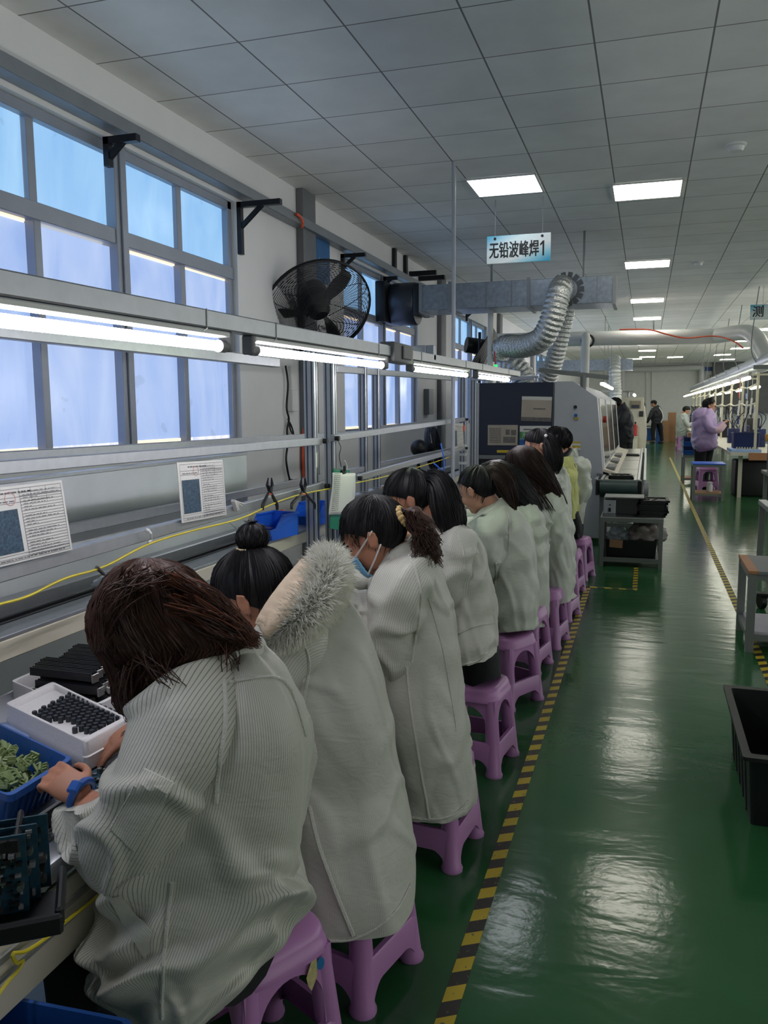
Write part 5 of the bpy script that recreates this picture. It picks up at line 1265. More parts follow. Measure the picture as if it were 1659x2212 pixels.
for i, (px, py) in enumerate(((852, 560), (876, 575))):
    p = atx(px, py, XW+0.02); tag(MB().span((XW, p.y-0.04, p.z-0.14), (XW+0.04, p.y+0.04, p.z+0.14)).build('steel_bar', M['blackm'], smooth=0), ('short black steel bar on the wall above the second window, left of two', 'short black steel bar on the wall above the second window, right of two')[i], 'bar')
for i, (px, py) in enumerate(((888, 592), (908, 602))):
    p = atx(px, py, XW+0.02); tag(MB().span((XW, p.y-0.03, p.z-0.03), (XW+0.36, p.y+0.03, p.z+0.03)).build('steel_bar', M['blackm'], smooth=0), ('black steel arm over the exhaust fan box, left of two', 'black steel arm over the exhaust fan box, right of two')[i], 'bar')
# ---- fans
def fan(c, axis, R, label, grp=None, arm=None, dense=34):
    c = Vector(c); ax = Vector(axis).normalized(); x = ax.cross(Vector((0, 0, 1))).normalized(); y = x.cross(ax); t = thing('wall_fan', label, 'fan', c, grp)
    def P(r, a, d): return c+x*(r*math.cos(a))+y*(r*math.sin(a))+ax*d
    D = 0.20*R/0.33
    m = MB(); m.tube([P(R, a, 0) for a in np.linspace(0, 2*PI, 49)[:-1]], 0.008, 8, closed=True); m.tube([P(R, a, -0.02) for a in np.linspace(0, 2*PI, 49)[:-1]], 0.008, 8, closed=True); m.build('cage_rim', M['blackm'], t)
    for s in (1, -1):
        m = MB()
        for k in range(dense):
            r = R*(0.16+0.84*k/dense); d = s*D*0.5*math.sqrt(max(0, 1-(r/R)**2.6)); m.tube([P(r, a, d) for a in np.linspace(0, 2*PI, 41)[:-1]], 0.0027, 3, closed=True)
        for k in range(8):
            a = 2*PI*k/8+0.2; m.tube([P(R*q, a, s*D*0.5*math.sqrt(max(0, 1-q**2.6))) for q in np.linspace(0.12, 1, 9)], 0.003, 4)
        m.build('wire_cage', M['blackm'], t, smooth=0)
    m = MB(); m.cyl(c-ax*0.14, c+ax*0.02, 0.07*R/0.33, n=20); m.cyl(c-ax*0.24, c-ax*0.12, 0.10*R/0.33, n=20); m.build('motor', M['dark'], t)
    m = MB(); m.cyl(c+ax*0.02, c+ax*0.06, 0.045*R/0.33, n=18)
    m.build('hub', M['dark'], t)
    for k in range(3):
        b_ = MB(); a0 = 2*PI*k/3+1.75; rows = []
        for i in range(11):
            q = 0.12+0.80*i/10; w = 0.10+0.34*math.sin(PI*min(1, i/10*0.85+0.1)); row = []
            for j in range(7):
                a = a0+(j/6-0.35)*w+0.25*q; row.append(P(R*q, a, 0.03+0.045*(j/6-0.5)*(1-0.3*q)))
            rows.append(row)
        b_.grid(rows, False); o = b_.build('blade', M['dark'], t, smooth=60); o.modifiers.new('t', 'SOLIDIFY').thickness = 0.004
    if arm is not None:
        m = MB(); m.tube(smooth_path([c-ax*0.18, c-ax*0.24+Vector((0, 0, -0.05)), Vector(arm)], 5), 0.022, 8); m.box(arm, (0.05, 0.16, 0.2), bev=0.01); m.build('wall_arm', M['blackm'], t)
    return t
fc = aty(688, 668, 6.85)
fan(fc, (0.50, -0.60, -0.66), 0.47, 'big black wall fan above the tube lamps', None, (XW+0.04, 7.05, fc.z-0.05))
fc = atx(935, 968, -2.45)
fan(fc, (0.85, 0.30, 0.1), 0.30, 'second black fan standing near the wall behind the rails', None, None, 26)
st = MB(); st.cyl(fc-Vector((0.18, 0, 0.1)), Vector((fc.x-0.18, fc.y, 0.03)), 0.02, n=10); st.cyl(Vector((fc.x-0.18, fc.y, 0)), Vector((fc.x-0.18, fc.y, 0.03)), 0.22, n=24); st.ball(atx(905, 968, -2.5), 0.1, 14, 10); tag(st.build('fan_stand', M['dark']), 'black round-headed stand beside the second fan behind the rails', 'stand')
# ---- foam tray with capacitors
ZT = 0.772
cs = [atz(*p, ZT) for p in ((10, 1519), (113, 1471), (280, 1552), (183, 1603))]
ctr = sum(cs, Vector())/4
def ring(k, z): return [ctr.lerp(Vector((p.x, p.y, 0)), k)*1.0 if False else Vector((ctr.x+(p.x-ctr.x)*k, ctr.y+(p.y-ctr.y)*k, z)) for p in cs]
def fine(r, n=8):
    out = []
    for i in range(4):
        a, b_, c = r[i], r[(i+1) % 4], r[i-1]; e = min(0.014, 0.1*(b_-a).length)
        p0 = a+(c-a).normalized()*e; p1 = a+(b_-a).normalized()*e
        for j in range(5):
            t_ = j/4; out.append(p0*(1-t_)**2+a*2*t_*(1-t_)+p1*t_*t_)
    return out
foam = mat('white_foam', (226, 224, 224), 0.85, var=0.02, bump=0.1, bscale=150)
m = MB(); m.grid([fine(ring(k, z)) for k, z in ((0.97, 0.70), (1.0, 0.703), (1.02, 0.735), (1.0, 0.737), (1.0, 0.769), (0.985, ZT), (0.90, ZT), (0.885, 0.769), (0.875, 0.757))], True, (True, True))
t = tag(m.build('foam_tray', foam, smooth=45), 'white foam tray holding rows of black capacitors', 'foam tray')
CAP = mat('black_capacitor', (34, 38, 46), 0.35, var=0.1)
cap0 = None
A, B_, C_, D_ = [atz(*p, 0.766) for p in ((74, 1541), (152, 1499), (272, 1549), (196, 1590))]
for i in range(9):
    for j in range(11):
        if (i >= 6 and 3 <= 10-j <= 4 + (i-6)) and i > 6 or (i == 8 and j > 8): continue
        p = A.lerp(B_, (8-i)/8*0.98+0.01).lerp(D_.lerp(C_, (8-i)/8*0.98+0.01), (j+(0.35 if i % 2 else 0))/11)
        if cap0 is None:
            m = MB(); m.lathe([(0.0060, 0.757), (0.0064, 0.758), (0.0064, 0.7700), (0.0054, 0.7716), (0.0026, 0.7708), (0.001, 0.7708)], (0, 0, 0), 12)
            cap0 = m.build('capacitor', CAP, smooth=40); tag(cap0, 'small black capacitor standing in the white foam tray', 'capacitor', 'black capacitors in the foam tray'); o = cap0
        else:
            o = cap0.copy(); COL.objects.link(o)
        o.location = (p.x, p.y, 0)
m = MB(); m.grid([fine(ring(k, z)) for k, z in ((0.96, 0.701), (1.0, 0.703), (1.0, 0.75), (0.93, 0.75), (0.93, 0.712))], True, (True, True)); o = m.build('foam_tray', foam, smooth=45); o.location = (-0.16, 0.20, 0); tag(o, 'second white foam tray half hidden behind the capacitor tray', 'foam tray')
# ---- blue bin with green terminal blocks
def open_bin(rim, z1, z0, name, m, label, wall=0.006, taper=0.86, lip=0.010, cat='bin', grp=None, ribs=0):
    c = sum(rim, Vector())/4
    def rg(k, z, d=0.0): return fine([Vector((c.x+(p.x-c.x)*k, c.y+(p.y-c.y)*k, z)) for p in rim])
    m_ = MB(); w = wall/max(0.05, (rim[0]-rim[2]).length/2)
    m_.grid([rg(taper, z0), rg(1.0, z1-0.014), rg(1+lip/0.1*0.3, z1-0.014), rg(1+lip/0.1*0.3, z1), rg(1-w, z1), rg(taper-w, z0+0.006)], True, (True, True))
    if ribs:
        for i in range(4):
            a, b_ = rim[i], rim[(i+1) % 4]
            for k in range(1, ribs):
                p = a.lerp(b_, k/ribs); q = Vector((c.x+(p.x-c.x)*taper, c.y+(p.y-c.y)*taper, z0)); m_.tube([q, Vector((p.x, p.y, z1-0.012))], 0.005, 5)
    return tag(m_.build(name, m, smooth=40), label, cat, grp)
rim = [atz(*p, 0.785) for p in ((-120, 1508), (151, 1637), (20, 1716), (-330, 1600))]
open_bin(rim, 0.785, 0.702, 'parts_bin', M['blue'], 'blue parts bin full of green terminal blocks, cut by the left edge', ribs=9)
g = random.Random(12); blk = None
ctr2 = sum(rim, Vector())/4
for i in range(230):
    a, b_ = g.uniform(0.05, 0.95), g.uniform(0.07, 0.93); p = rim[0].lerp(rim[1], a).lerp(rim[3].lerp(rim[2], a), b_); p = ctr2+(p-ctr2)*0.86
    if i % 1 == 0:
        if blk is None or i in (1, 2):
            m = MB(); m.box((0, 0, 0), (0.024, 0.016, 0.008), bev=0.001); m.box((0, 0.005, 0.007), (0.024, 0.005, 0.012), bev=0.001); m.box((0.008, -0.004, 0.006), (0.003, 0.009, 0.006)); m.box((-0.008, -0.004, 0.006), (0.003, 0.009, 0.006)); m.box((0, -0.004, 0.006), (0.003, 0.009, 0.006))
            if blk is None: blk = m.build('terminal_block', M['gblock'], smooth=30); tag(blk, 'pale green terminal block lying loose in the blue bin', 'terminal block', 'green terminal blocks in the blue bin'); o = blk
            else: o = blk.copy(); COL.objects.link(o)
        else: o = blk.copy(); COL.objects.link(o)
        o.location = (p.x, p.y, g.uniform(0.728, 0.772)+0.006*noise.noise(Vector((a*6, b_*6, 0)))); o.rotation_euler = (g.uniform(-.9, .9), g.uniform(-.9, .9), g.uniform(0, 6.28)); s_ = 1.0; o.scale = (s_, s_, s_)
# ---- circuit boards: one under the hands, several upright in black frames at the left edge
m = MB(); c = atz(236, 1700, 0.715); m.box(c, (0.15, 0.14, 0.004), Matrix.Rotation(0.1, 3, 'Z')); pb = m.build('circuit_board', M['pcb'], smooth=0); tag(pb, 'dark circuit board lying on the conveyor under the worker\'s hands', 'circuit board')
def components(center, u, v, n, W_, H_, cnt, parent, seed):
    g = random.Random(seed); mm = MB()
    for _ in range(cnt):
        a, b_ = g.uniform(-.45, .45)*W_, g.uniform(-.45, .45)*H_; s_ = g.uniform(0.003, 0.010); h = g.uniform(0.002, 0.010); R = Matrix((u, v, n)).transposed()
        mm.box(center+u*a+v*b_+n*(h/2+0.002), (s_, g.uniform(0.003, 0.009), h), R, mi=g.choice((0, 0, 0, 1, 2)))
    mm.build('components', [M['dark'], M['steel'], M['greyink']], parent, smooth=0)
components(c, Vector((1, 0, 0)), Vector((0, 1, 0)), Vector((0, 0, 1)), 0.15, 0.14, 90, pb, 3)
pl = [(0.0, 'circuit board standing upright in front, at the left edge of the view'), (0.035, 'circuit board standing upright behind the front one at the left edge'), (0.07, 'third upright circuit board in the rack at the left edge')]
u = Vector((0.80, 0.60, 0)).normalized(); n = Vector((0.6, -0.8, 0)); v = Vector((0, 0, 1))
base = aty(-14, 1990, 0.86)
for i, (d, lab) in enumerate(pl):
    c = base+Vector((-0.02-d*0.3, d, 0.058-0.004*i)); R = Matrix((u, n, v)).transposed(); m = MB(); m.box(c, (0.125, 0.003, 0.115), R)
    o = m.build('circuit_board', M['pcb'], smooth=0); tag(o, lab, 'circuit board', 'upright circuit boards at the left edge'); components(c, u, v, n, 0.12, 0.11, 120, o, 30+i)
    k = MB(); g = random.Random(50+i)
    for q in range(7):
        a, b_ = g.uniform(-.05, .055), g.uniform(-.045, .045); p = c+u*a+v*b_; MB().cyl(p, p+n*0.014, 0.005, n=8).build('can_capacitor', M['steel'], o)
m = MB(); c = base+Vector((-0.02, 0.03, -0.012)); R = Matrix((u, n, v)).transposed()
m.box(c+n*0.02, (0.18, 0.10, 0.012), R, 0.004); m.box(c+n*0.07+v*0.01, (0.18, 0.012, 0.03), R, 0.004); m.box(c+u*0.085+v*0.012, (0.012, 0.12, 0.03), R, 0.004)
tag(m.build('board_rack', M['dark']), 'black plastic rack holding the upright boards at the left edge', 'rack')
m = MB(); c2_ = base+Vector((-0.055, 0.03, 0.085)); m.box(c2_, (0.13, 0.09, 0.012), R, 0.004); m.box(c2_+n*0.045+v*0.012, (0.13, 0.008, 0.03), R, 0.003); m.box(c2_+u*0.06+v*0.012, (0.008, 0.09, 0.03), R, 0.003)
tag(m.build('solder_pallet', M['dark']), 'black plastic frame lying on top of the upright boards', 'frame')
# ---- metal heat sinks stacked under the raised rear beam
hs = None; lay = atz(190, 1455, 0.71)
for L_ in range(3):
    for i in range(12):
        m_ = Vector((-1.50-0.0*L_-0.012*L_, 1.80+0.035*i+0.01*L_, 0.702+0.0155+0.031*L_))
        if hs is None:
            q = MB(); q.box((0, 0, 0), (0.20, 0.028, 0.006)); 
            for s_ in (-1, 0, 1): q.box((0, s_*0.011, 0.008), (0.20, 0.004, 0.022))
            hs = q.build('heat_sink', M['blackm'], smooth=0); tag(hs, 'dark finned heat sink in the stack under the rear beam', 'heat sink', 'heat sinks stacked under the rear beam')
            e = MB(); e.box((0.102, 0, 0.003), (0.006, 0.026, 0.024), bev=0.001); e.build('end_plate', M['steel'], hs); o = hs
        else: o = dup(hs)
        o.location = m_+Vector(((0.012*((i*7+L_*3) % 4)), 0, 0))
m = MB(); g = random.Random(2); c = Vector((-1.48, 1.52, 0.70))
m.grid([[c+Vector((0.17*(i/8-.5), 0.2*(j/8-.5), 0.02+0.012*noise.noise(Vector((i*.5, j*.5, 1))))) for j in range(9)] for i in range(9)], False); o = m.build('paper_sheet', mat('bluish_sheet', (168, 188, 226), 0.5), smooth=60); o.modifiers.new('t', 'SOLIDIFY').thickness = 0.003
tag(o, 'bluish plastic sheet lying behind the foam trays', 'sheet')
# ---- clear bags
CLEAR = mat('crumpled_clear_plastic', (206, 216, 226), 0.15, var=0.05, spec=0.8); CLEAR.node_tree.nodes['Principled BSDF'].inputs['Alpha'].default_value = 0.55
def bag(c, r, label, seed, m=None):
    q = MB(); rows = []
    for i in range(31):
        ph = PI*(0.01+0.98*i/30); row = []
        for k in range(48):
            a = 2*PI*k/48; d = Vector((math.sin(ph)*math.cos(a), math.sin(ph)*math.sin(a), -math.cos(ph))); f = 1+0.45*noise.noise(d*2.2+Vector((seed, 0, 0)))+0.3*abs(noise.noise(d*5+Vector((seed, 3, 0)))); z = max(0.0, r[2]*(1+d.z*f)); row.append(Vector((c[0]+d.x*r[0]*f, c[1]+d.y*r[1]*f, c[2]+z)))
        rows.append(row)
    q.grid(rows, True, (True, True)); return tag(q.build('plastic_bag', m or CLEAR, smooth=80), label, 'plastic bag')
bag((-1.76, 2.45, 0.872), (0.05, 0.10, 0.03), 'crumpled clear bag on the rear beam behind the top bun', 1)
bag((-1.44, 3.10, 0.701), (0.08, 0.11, 0.04), 'crumpled clear bag on the bench beyond the masked worker', 2)
# ---- bright blue bins
def hopper(c, yaw, w, d, h, m, label, grp='blue stacking bins on the bench'):
    R = Matrix.Rotation(yaw, 3, 'Z'); c = Vector(c); q = MB(); th = 0.004
    def P(x, y, z): return c+R @ Vector((x, y, z))
    prof = [(-d/2, 0), (d/2-0.02, 0), (d/2, h*0.45), (d/2-0.05, h*0.5), (d/2-0.10, h), (-d/2, h)]
    for s_ in (-1, 1):
        q.prism(prof, P(0, s_*w/2-th/2, 0), R @ Vector((1, 0, 0)), Vector((0, 0, 1)), th)
    q.add([P(-d/2, -w/2, 0), P(-d/2, w/2, 0), P(d/2-0.02, w/2, 0), P(d/2-0.02, -w/2, 0), P(-d/2, -w/2, .004), P(-d/2, w/2, .004), P(d/2-0.02, w/2, .004), P(d/2-0.02, -w/2, .004)], [(0, 3, 2, 1), (4, 5, 6, 7), (0, 1, 5, 4), (2, 3, 7, 6), (1, 2, 6, 5), (3, 0, 4, 7)])
    for (xa, za), (xb, zb) in (((-d/2, 0), (-d/2, h)), ((d/2-0.02, 0), (d/2, h*0.45))):
        q.add([P(xa, -w/2, za), P(xa, w/2, za), P(xb, w/2, zb), P(xb, -w/2, zb), P(xa+th, -w/2, za), P(xa+th, w/2, za), P(xb+th, w/2, zb), P(xb+th, -w/2, zb)], [(0, 1, 2, 3), (7, 6, 5, 4), (3, 2, 6, 7), (0, 4, 5, 1), (1, 5, 6, 2), (0, 3, 7, 4)])
    q.beam(P(-d/2, -w/2, h), P(-d/2, w/2, h), 0.012, 0.01); 
    for s_ in (-1, 1): q.beam(P(-d/2, s_*w/2, h), P(d/2-0.10, s_*w/2, h), 0.012, 0.008)
    return tag(q.build('parts_bin', m, smooth=0), label, 'bin', grp)
hopper((-1.755, 3.70, 0.872), math.radians(-100), 0.15, 0.24, 0.11, M['bluebright'], 'bright blue stacking bin in front of the first upright post')
hopper((-1.755, 4.22, 0.872), math.radians(-95), 0.15, 0.22, 0.11, M['bluebright'], 'bright blue stacking bin just behind the first upright post')
bc = atz(782, 1275, 0.75)
hopper((-1.20, 2.62, 0.70), math.radians(-60), 0.15, 0.24, 0.10, M['bluedeep'], 'deep blue bin under the masked worker\'s hands')
hopper((-1.45, 2.95, 0.70), math.radians(-70), 0.15, 0.22, 0.12, M['bluedeep'], 'deep blue bin with dark parts beyond the masked worker\'s hands')
hopper((-1.30, 4.25, 0.70), math.radians(-60), 0.2, 0.26, 0.16, M['bluebright'], 'bright blue bin in front of the worker with the pointed collar')
hopper((-1.35, 4.62, 0.70), math.radians(-60), 0.2, 0.26, 0.2, M['bluebright'], 'bright blue bin beyond the worker with the pointed collar')
bag((-1.45, 4.9, 0.701), (0.12, 0.2, 0.08), 'clear bag with a blue rim beyond the bright blue bins', 5, mat('bluish_bag', (120, 170, 226), 0.3))
m = MB(); m.span((-1.62, 5.15, 0.70), (-1.30, 5.55, 0.98)); m.span((-1.64, 5.13, 0.98), (-1.28, 5.57, 0.995)); tag(m.build('carton', M['cardboard'], smooth=0), 'open carton on the bench near the far posts', 'carton')
for i, (px, py, qx, qy) in enumerate(((952, 958, 956, 1035), (936, 1000, 958, 1030), (905, 1022, 925, 1045))):
    a, b_ = atx(px, py, XB+0.08), atx(qx, qy, XB+0.10); tag(MB().tube(smooth_path([a, a.lerp(b_, .5)+Vector((0.02, 0, 0)), b_], 5), 0.006, 6).build('blue_string', M['bluebright']), ('straight bright blue cord hanging by the far instruction sheet', 'slanting blue cord below the far lower rail', 'short blue cord hanging below the far lower rail')[i], 'cord')
m = MB(); 
for k in range(9): m.ball(atx(958, 1033+k*2.5, XB+0.10)+Vector((0.01*math.sin(k*2), 0.012*math.cos(k*3), 0)), 0.022, 8, 6)
tag(m.build('glove', M['bluebright']), 'crumpled blue glove hanging on the blue cords', 'glove')
# white tape wraps on the far post
for i, z in enumerate((1.14, 1.06, 0.98)):
    tag(MB().span((XB-0.034, yp3-0.026, z), (XB+0.034, yp3+0.026, z+0.025), 0.003).build('tape_wrap', M['white']), ('white tape wrap on the far post, top of three', 'white tape wrap on the far post, middle of three', 'white tape wrap on the far post, bottom of three')[i], 'tape', 'white tape wraps on the far post')
# yellow earth wire at the front panel, blue tub at the lower left corner
P = [atx(px, py, -0.965) for px, py in ((225, 1925), (150, 1985), (95, 2030), (55, 2055), (28, 2060), (36, 2080), (50, 2075), (40, 2095), (10, 2130), (-30, 2190))]
cord(P, 0.0032, M['yellow'], 'grounding_wire', 'yellow grounding wire looped along the front panel at lower left', 'wire', 6)
rim = [atz(*p, 0.50) for p in ((-60, 2140), (275, 2206), (210, 2420), (-200, 2330))]
open_bin(rim, 0.50, 0.22, 'blue_tub', M['blue'], 'blue plastic tub at the lower left corner beside the nearest stool', 0.004, 0.85, 0.02, 'tub')
c = sum(rim, Vector())/4
q = MB(); q.box((c.x, c.y, 0.205), (0.30, 0.26, 0.03), bev=0.004)
for sx in (-1, 1):
    for sy in (-1, 1): q.box((c.x+sx*0.13, c.y+sy*0.11, 0.095), (0.03, 0.03, 0.19))
tag(q.build('low_stand', M['frame']), 'low grey stand carrying the blue tub', 'stand')
# ================================================================== hanging signs, ducts, pipes
def sign_mat(name, flip):
    m = mat(name, (230, 236, 236), 0.4, var=0); nt, b = nodes(m)
    tc = nt.nodes.new('ShaderNodeTexCoord'); sp = nt.nodes.new('ShaderNodeSeparateXYZ'); nt.links.new(tc.outputs['Generated'], sp.inputs[0])
    ad = nt.nodes.new('ShaderNodeMath'); ad.operation = 'SUBTRACT'; nt.links.new(sp.outputs[0], ad.inputs[0]); nt.links.new(sp.outputs[2], ad.inputs[1])
    r = nt.nodes.new('ShaderNodeValToRGB'); e = r.color_ramp.elements
    mr = nt.nodes.new('ShaderNodeMapRange'); mr.inputs[1].default_value = -1; mr.inputs[2].default_value = 1; nt.links.new(ad.outputs[0], mr.inputs[0])
    e[0].position = 0.05; e[0].color = lin((90, 180, 212))+(1,); e[1].position = 0.95; e[1].color = lin((70, 170, 206))+(1,)
    for p, c in ((0.30, (214, 232, 234)), (0.62, (228, 234, 232)), (0.8, (150, 206, 220))):
        q = e.new(p); q.color = lin(c)+(1,)
    nt.links.new(mr.outputs[0], r.inputs['Fac']); nt.links.new(r.outputs['Color'], b.inputs['Base Color']); return m
def hang_sign(tl, tr, br, y, s, size, label, xs=1.0, n_str=2, tx=0.02):
    a, b_, c = aty(*tl, y), aty(*tr, y), aty(*br, y); wdt = b_.x-a.x; h = (b_.z-c.z); t = thing('hanging_sign', label, 'sign', ((a.x+b_.x)/2, y, a.z))
    z0 = c.z; MB().span((a.x, y-0.006, z0), (b_.x, y+0.006, z0+h), 0.002).build('board', sign_mat('sign_face', 0), t, smooth=0)
    text_mesh('lettering', s, size, (a.x+tx, y-0.0075, z0+h*0.25), (1, 0, 0), (0, 0, 1), mat('sign_ink', (22, 26, 28), 0.5, var=0), t, 0.0008, 0.0022*size/0.14, xs)
    if n_str == 2:
        x1 = a.x+tx+5*size*xs+0.038; zb_ = z0+h*0.20
        MB().prism([(-0.008, 0), (0.008, 0), (0.008, 0.135), (-0.004, 0.135), (-0.03, 0.108), (-0.03, 0.09), (-0.008, 0.106)], (x1, y-0.0075, zb_), Vector((1, 0, 0)), Vector((0, 0, 1)), -0.0016).build('lettering', mat('sign_ink_numeral', (22, 26, 28), 0.5, var=0), t, smooth=0)
    for q in ((0.13, 0.87) if n_str == 2 else (0.3,)):
        x = a.x+wdt*q; MB().tube([(x, y, z0+h-0.02), (x, y, ZC)], 0.0025, 5).build('cord', M['grey'], t); MB().cyl((x, y-0.012, z0+h-0.025), (x, y-0.006, z0+h-0.025), 0.012, n=10).build('eyelet', M['blackm'], t)
hang_sign((1052, 515), (1190, 502), (1191, 563), 8.0, '无铅波峰焊', 0.158, 'hanging light blue sign with large black characters over the near line', 0.595, tx=0.022)
hang_sign((1621, 660), (1712, 655), (1712, 688), 14.9, '测 试', 0.19, 'hanging light blue sign cut by the right edge of the view', 0.95, 1, tx=0.03)
GALV = mat('galvanised_sheet', (150, 160, 172), 0.36, 0.75, var=0.16, vscale=22)
FOIL = mat('crinkled_foil', (216, 218, 216), 0.26, 0.9, var=0.2, vscale=60, bump=1.0, bscale=75)
dt = thing('air_duct', 'square galvanised air duct crossing from the wall to above the grey machine', 'air duct', (-1.4, 9.65, 2.8))
a, b_ = aty(898, 612, 9.4), aty(1328, 592, 9.4); zb = aty(1328, 655, 9.4).z; zt = b_.z
xs_ = [-2.52, aty(972, 620, 9.4).x, aty(1142, 620, 9.4).x, b_.x]
for i in range(3):
    MB().span((xs_[i]+0.01, 9.4, zb+0.01), (xs_[i+1]-0.01, 9.95, zt-0.01), 0.004).build('duct_section', GALV, dt, smooth=0)
for x in xs_:
    MB().span((x-0.018, 9.38, zb-0.01), (x+0.018, 9.97, zt+0.01)).build('flange', M['tray'], dt, smooth=0)
for px in (1050, 1105, 1210, 1290): x = aty(px, 620, 9.4).x; MB().span((x-0.006, 9.392, zb+0.012), (x+0.006, 9.41, zt-0.012)).build('seam', M['tray'], dt, smooth=0)
for x in (-1.75, -0.72): MB().span((x-0.012, 9.66, zt), (x+0.012, 9.684, ZC)).build('hanger', M['tray'], dt, smooth=0)
ex = thing('exhaust_fan', 'dark exhaust fan box joining the square duct to the window', 'exhaust fan', (-2.8, 9.65, 2.8))
MB().span((-2.62, 9.42, zb-0.02), (-2.54, 9.93, zt+0.02), 0.01).build('coupling', M['dark'], ex)
m = MB(); m.lathe([(0.24, 0), (0.25, 0.02), (0.25, 0.28), (0.24, 0.30)], (-2.93, 9.68, (zb+zt)/2-0.03), 28, (1, 0, 0)); m.build('drum', mat('fan_drum', (70, 74, 84), 0.35, 0.6), ex)
MB().span((-3.06, 9.36, zb-0.1), (-2.94, 10.0, zt+0.06), 0.01).build('housing', M['blackm'], ex)
def corr(path, r, n=26, pitch=0.035, amp=0.12, sub=16):
    P = smooth_path(path, sub); L_ = [0.0]
    for i in range(1, len(P)): L_.append(L_[-1]+(P[i]-P[i-1]).length)
    N = int(L_[-1]/pitch*6); Q = []; j = 0
    for k in range(N+1):
        s_ = L_[-1]*k/N
        while j < len(P)-2 and L_[j+1] < s_: j += 1
        Q.append(P[j].lerp(P[j+1], (s_-L_[j])/max(1e-6, L_[j+1]-L_[j])))
    return Q, [r*(1+amp*0.5*math.sin(2*PI*k/6)) for k in range(len(Q))]
def hose(path, r, label, pitch=0.05):
    Q, R_ = corr(path, r, pitch=pitch); m = MB(); m.tube(Q, R_, 22); return tag(m.build('flexible_hose', FOIL, smooth=80), label, 'hose', 'silver flexible hoses')
A = aty
hose([A(1214, 620, 9.38), A(1210, 628, 9.18), A(1203, 650, 9.12), A(1192, 690, 9.12), A(1170, 732, 9.2), A(1130, 748, 9.4), A(1092, 748, 9.6), A(1078, 765, 9.7), A(1076, 778, 9.7)], 0.125, 'silver flexible hose dropping from the duct end then bending left over the machine')
hose([A(1226, 655, 9.9), A(1218, 690, 9.95), A(1207, 740, 10.0), A(1194, 790, 10.1), A(1180, 826, 10.2), A(1176, 838, 10.2)], 0.105, 'straight silver flexible hose running down to the top of the grey machine')
hose([A(1088, 800, 10.05), A(1092, 788, 10.0), A(1108, 788, 9.95), A(1126, 803, 9.95), A(1136, 824, 9.95), A(1138, 836, 9.95)], 0.125, 'short arched silver hose behind the last tube lamp')
g_ = MB(); c = A(1224, 625, 9.39)
for k in range(14): a = 2*PI*k/14; g_.box(c+Vector((0.15*math.cos(a), 0, 0.15*math.sin(a))), (0.07, 0.01, 0.05), Matrix.Rotation(-a, 3, 'Y'))
tag(g_.build('tape_collar', M['alud'], smooth=0), 'ragged dark tape sealing the hose onto the duct', 'tape')
# white pipes
WP = mat('white_pipe', (206, 208, 206), 0.4, var=0.03)
def pipe(path, r, label, name='pipe', m=WP, grp=None, n=14, sub=8): return tag(MB().tube(smooth_path(path, sub), r, n).build(name, m), label, 'pipe', grp)
pipe([atx(980, 350, -1.52)+Vector((0, 0, 0)), atx(980, 600, -1.52), Vector((-1.52, atx(980, 600, -1.52).y, 0.71))], 0.016, 'thin pale conduit dropping from the ceiling to the near bench', m=M['machine'])
p = A(1060, 667, 9.6); pipe([p, Vector((p.x, p.y, 2.2)), Vector((p.x, p.y, 1.775))], 0.032, 'white upright pipe standing left of the silver hoses')
p0, p1 = A(1030, 737, 16.3), A(1548, 726, 16.3); p0.x = max(p0.x, XW+0.09); xd, zd = 1.78, 2.2
pipe([p0, p0.lerp(p1, .5), p1-Vector((0.15, 0, 0)), p1, Vector((1.62, 15.4, 2.72)), Vector((xd, 14.6, 2.3)), Vector((xd, 14.4, 2.2))], 0.135, 'thick white pipe crossing high over the aisle and sloping down to the right line', n=20)
p = A(1265, 735, 15.6); pipe([Vector((p.x, 16.1, p.z+0.03)), p+Vector((0, 0.1, 0.05)), p, Vector((p.x, p.y, 1.9)), Vector((p.x, p.y, 1.80))], 0.075, 'white vertical pipe with an elbow above the grey machine'); 
tag(MB().tube([Vector((p.x+0.11*math.cos(a), 16.14, p.z+0.03+0.11*math.sin(a))) for a in np.linspace(0, 2*PI, 17)[:-1]], 0.02, 6, closed=True).build('pipe_collar', M['dark']), 'black sealing ring where the vertical pipe joins the thick white pipe', 'seal')
tag(MB().tube(smooth_path([A(1338, 712, 15.9), A(1400, 712, 15.9), A(1440, 722, 15.9), A(1480, 730, 15.9), A(1540, 726, 15.6), A(1580, 735, 15.2), A(1605, 752, 14.9)], 6), 0.014, 6).build('air_hose', M['orange']), 'orange hose lying along the thick white pipe', 'hose')
dl = thing('line_duct', 'long round silver duct over the right assembly line', 'air duct', (xd, 25, zd))
m = MB()
Q = [Vector((xd, 9.0+0.5*k, zd)) for k in range(56)]; m.tube(Q, [0.135+0.012*(k % 3 == 0) for k in range(56)], 18); m.build('duct_tube', GALV, dl)
for k in range(7): MB().tube(smooth_path([Vector((xd-0.14, 12+2.6*k, zd)), Vector((xd-0.2, 12.2+2.6*k, zd+0.3)), Vector((xd-0.1, 12.4+2.6*k, ZC))], 5), 0.008, 5).build('hanging_cord', M['grey'], dl)
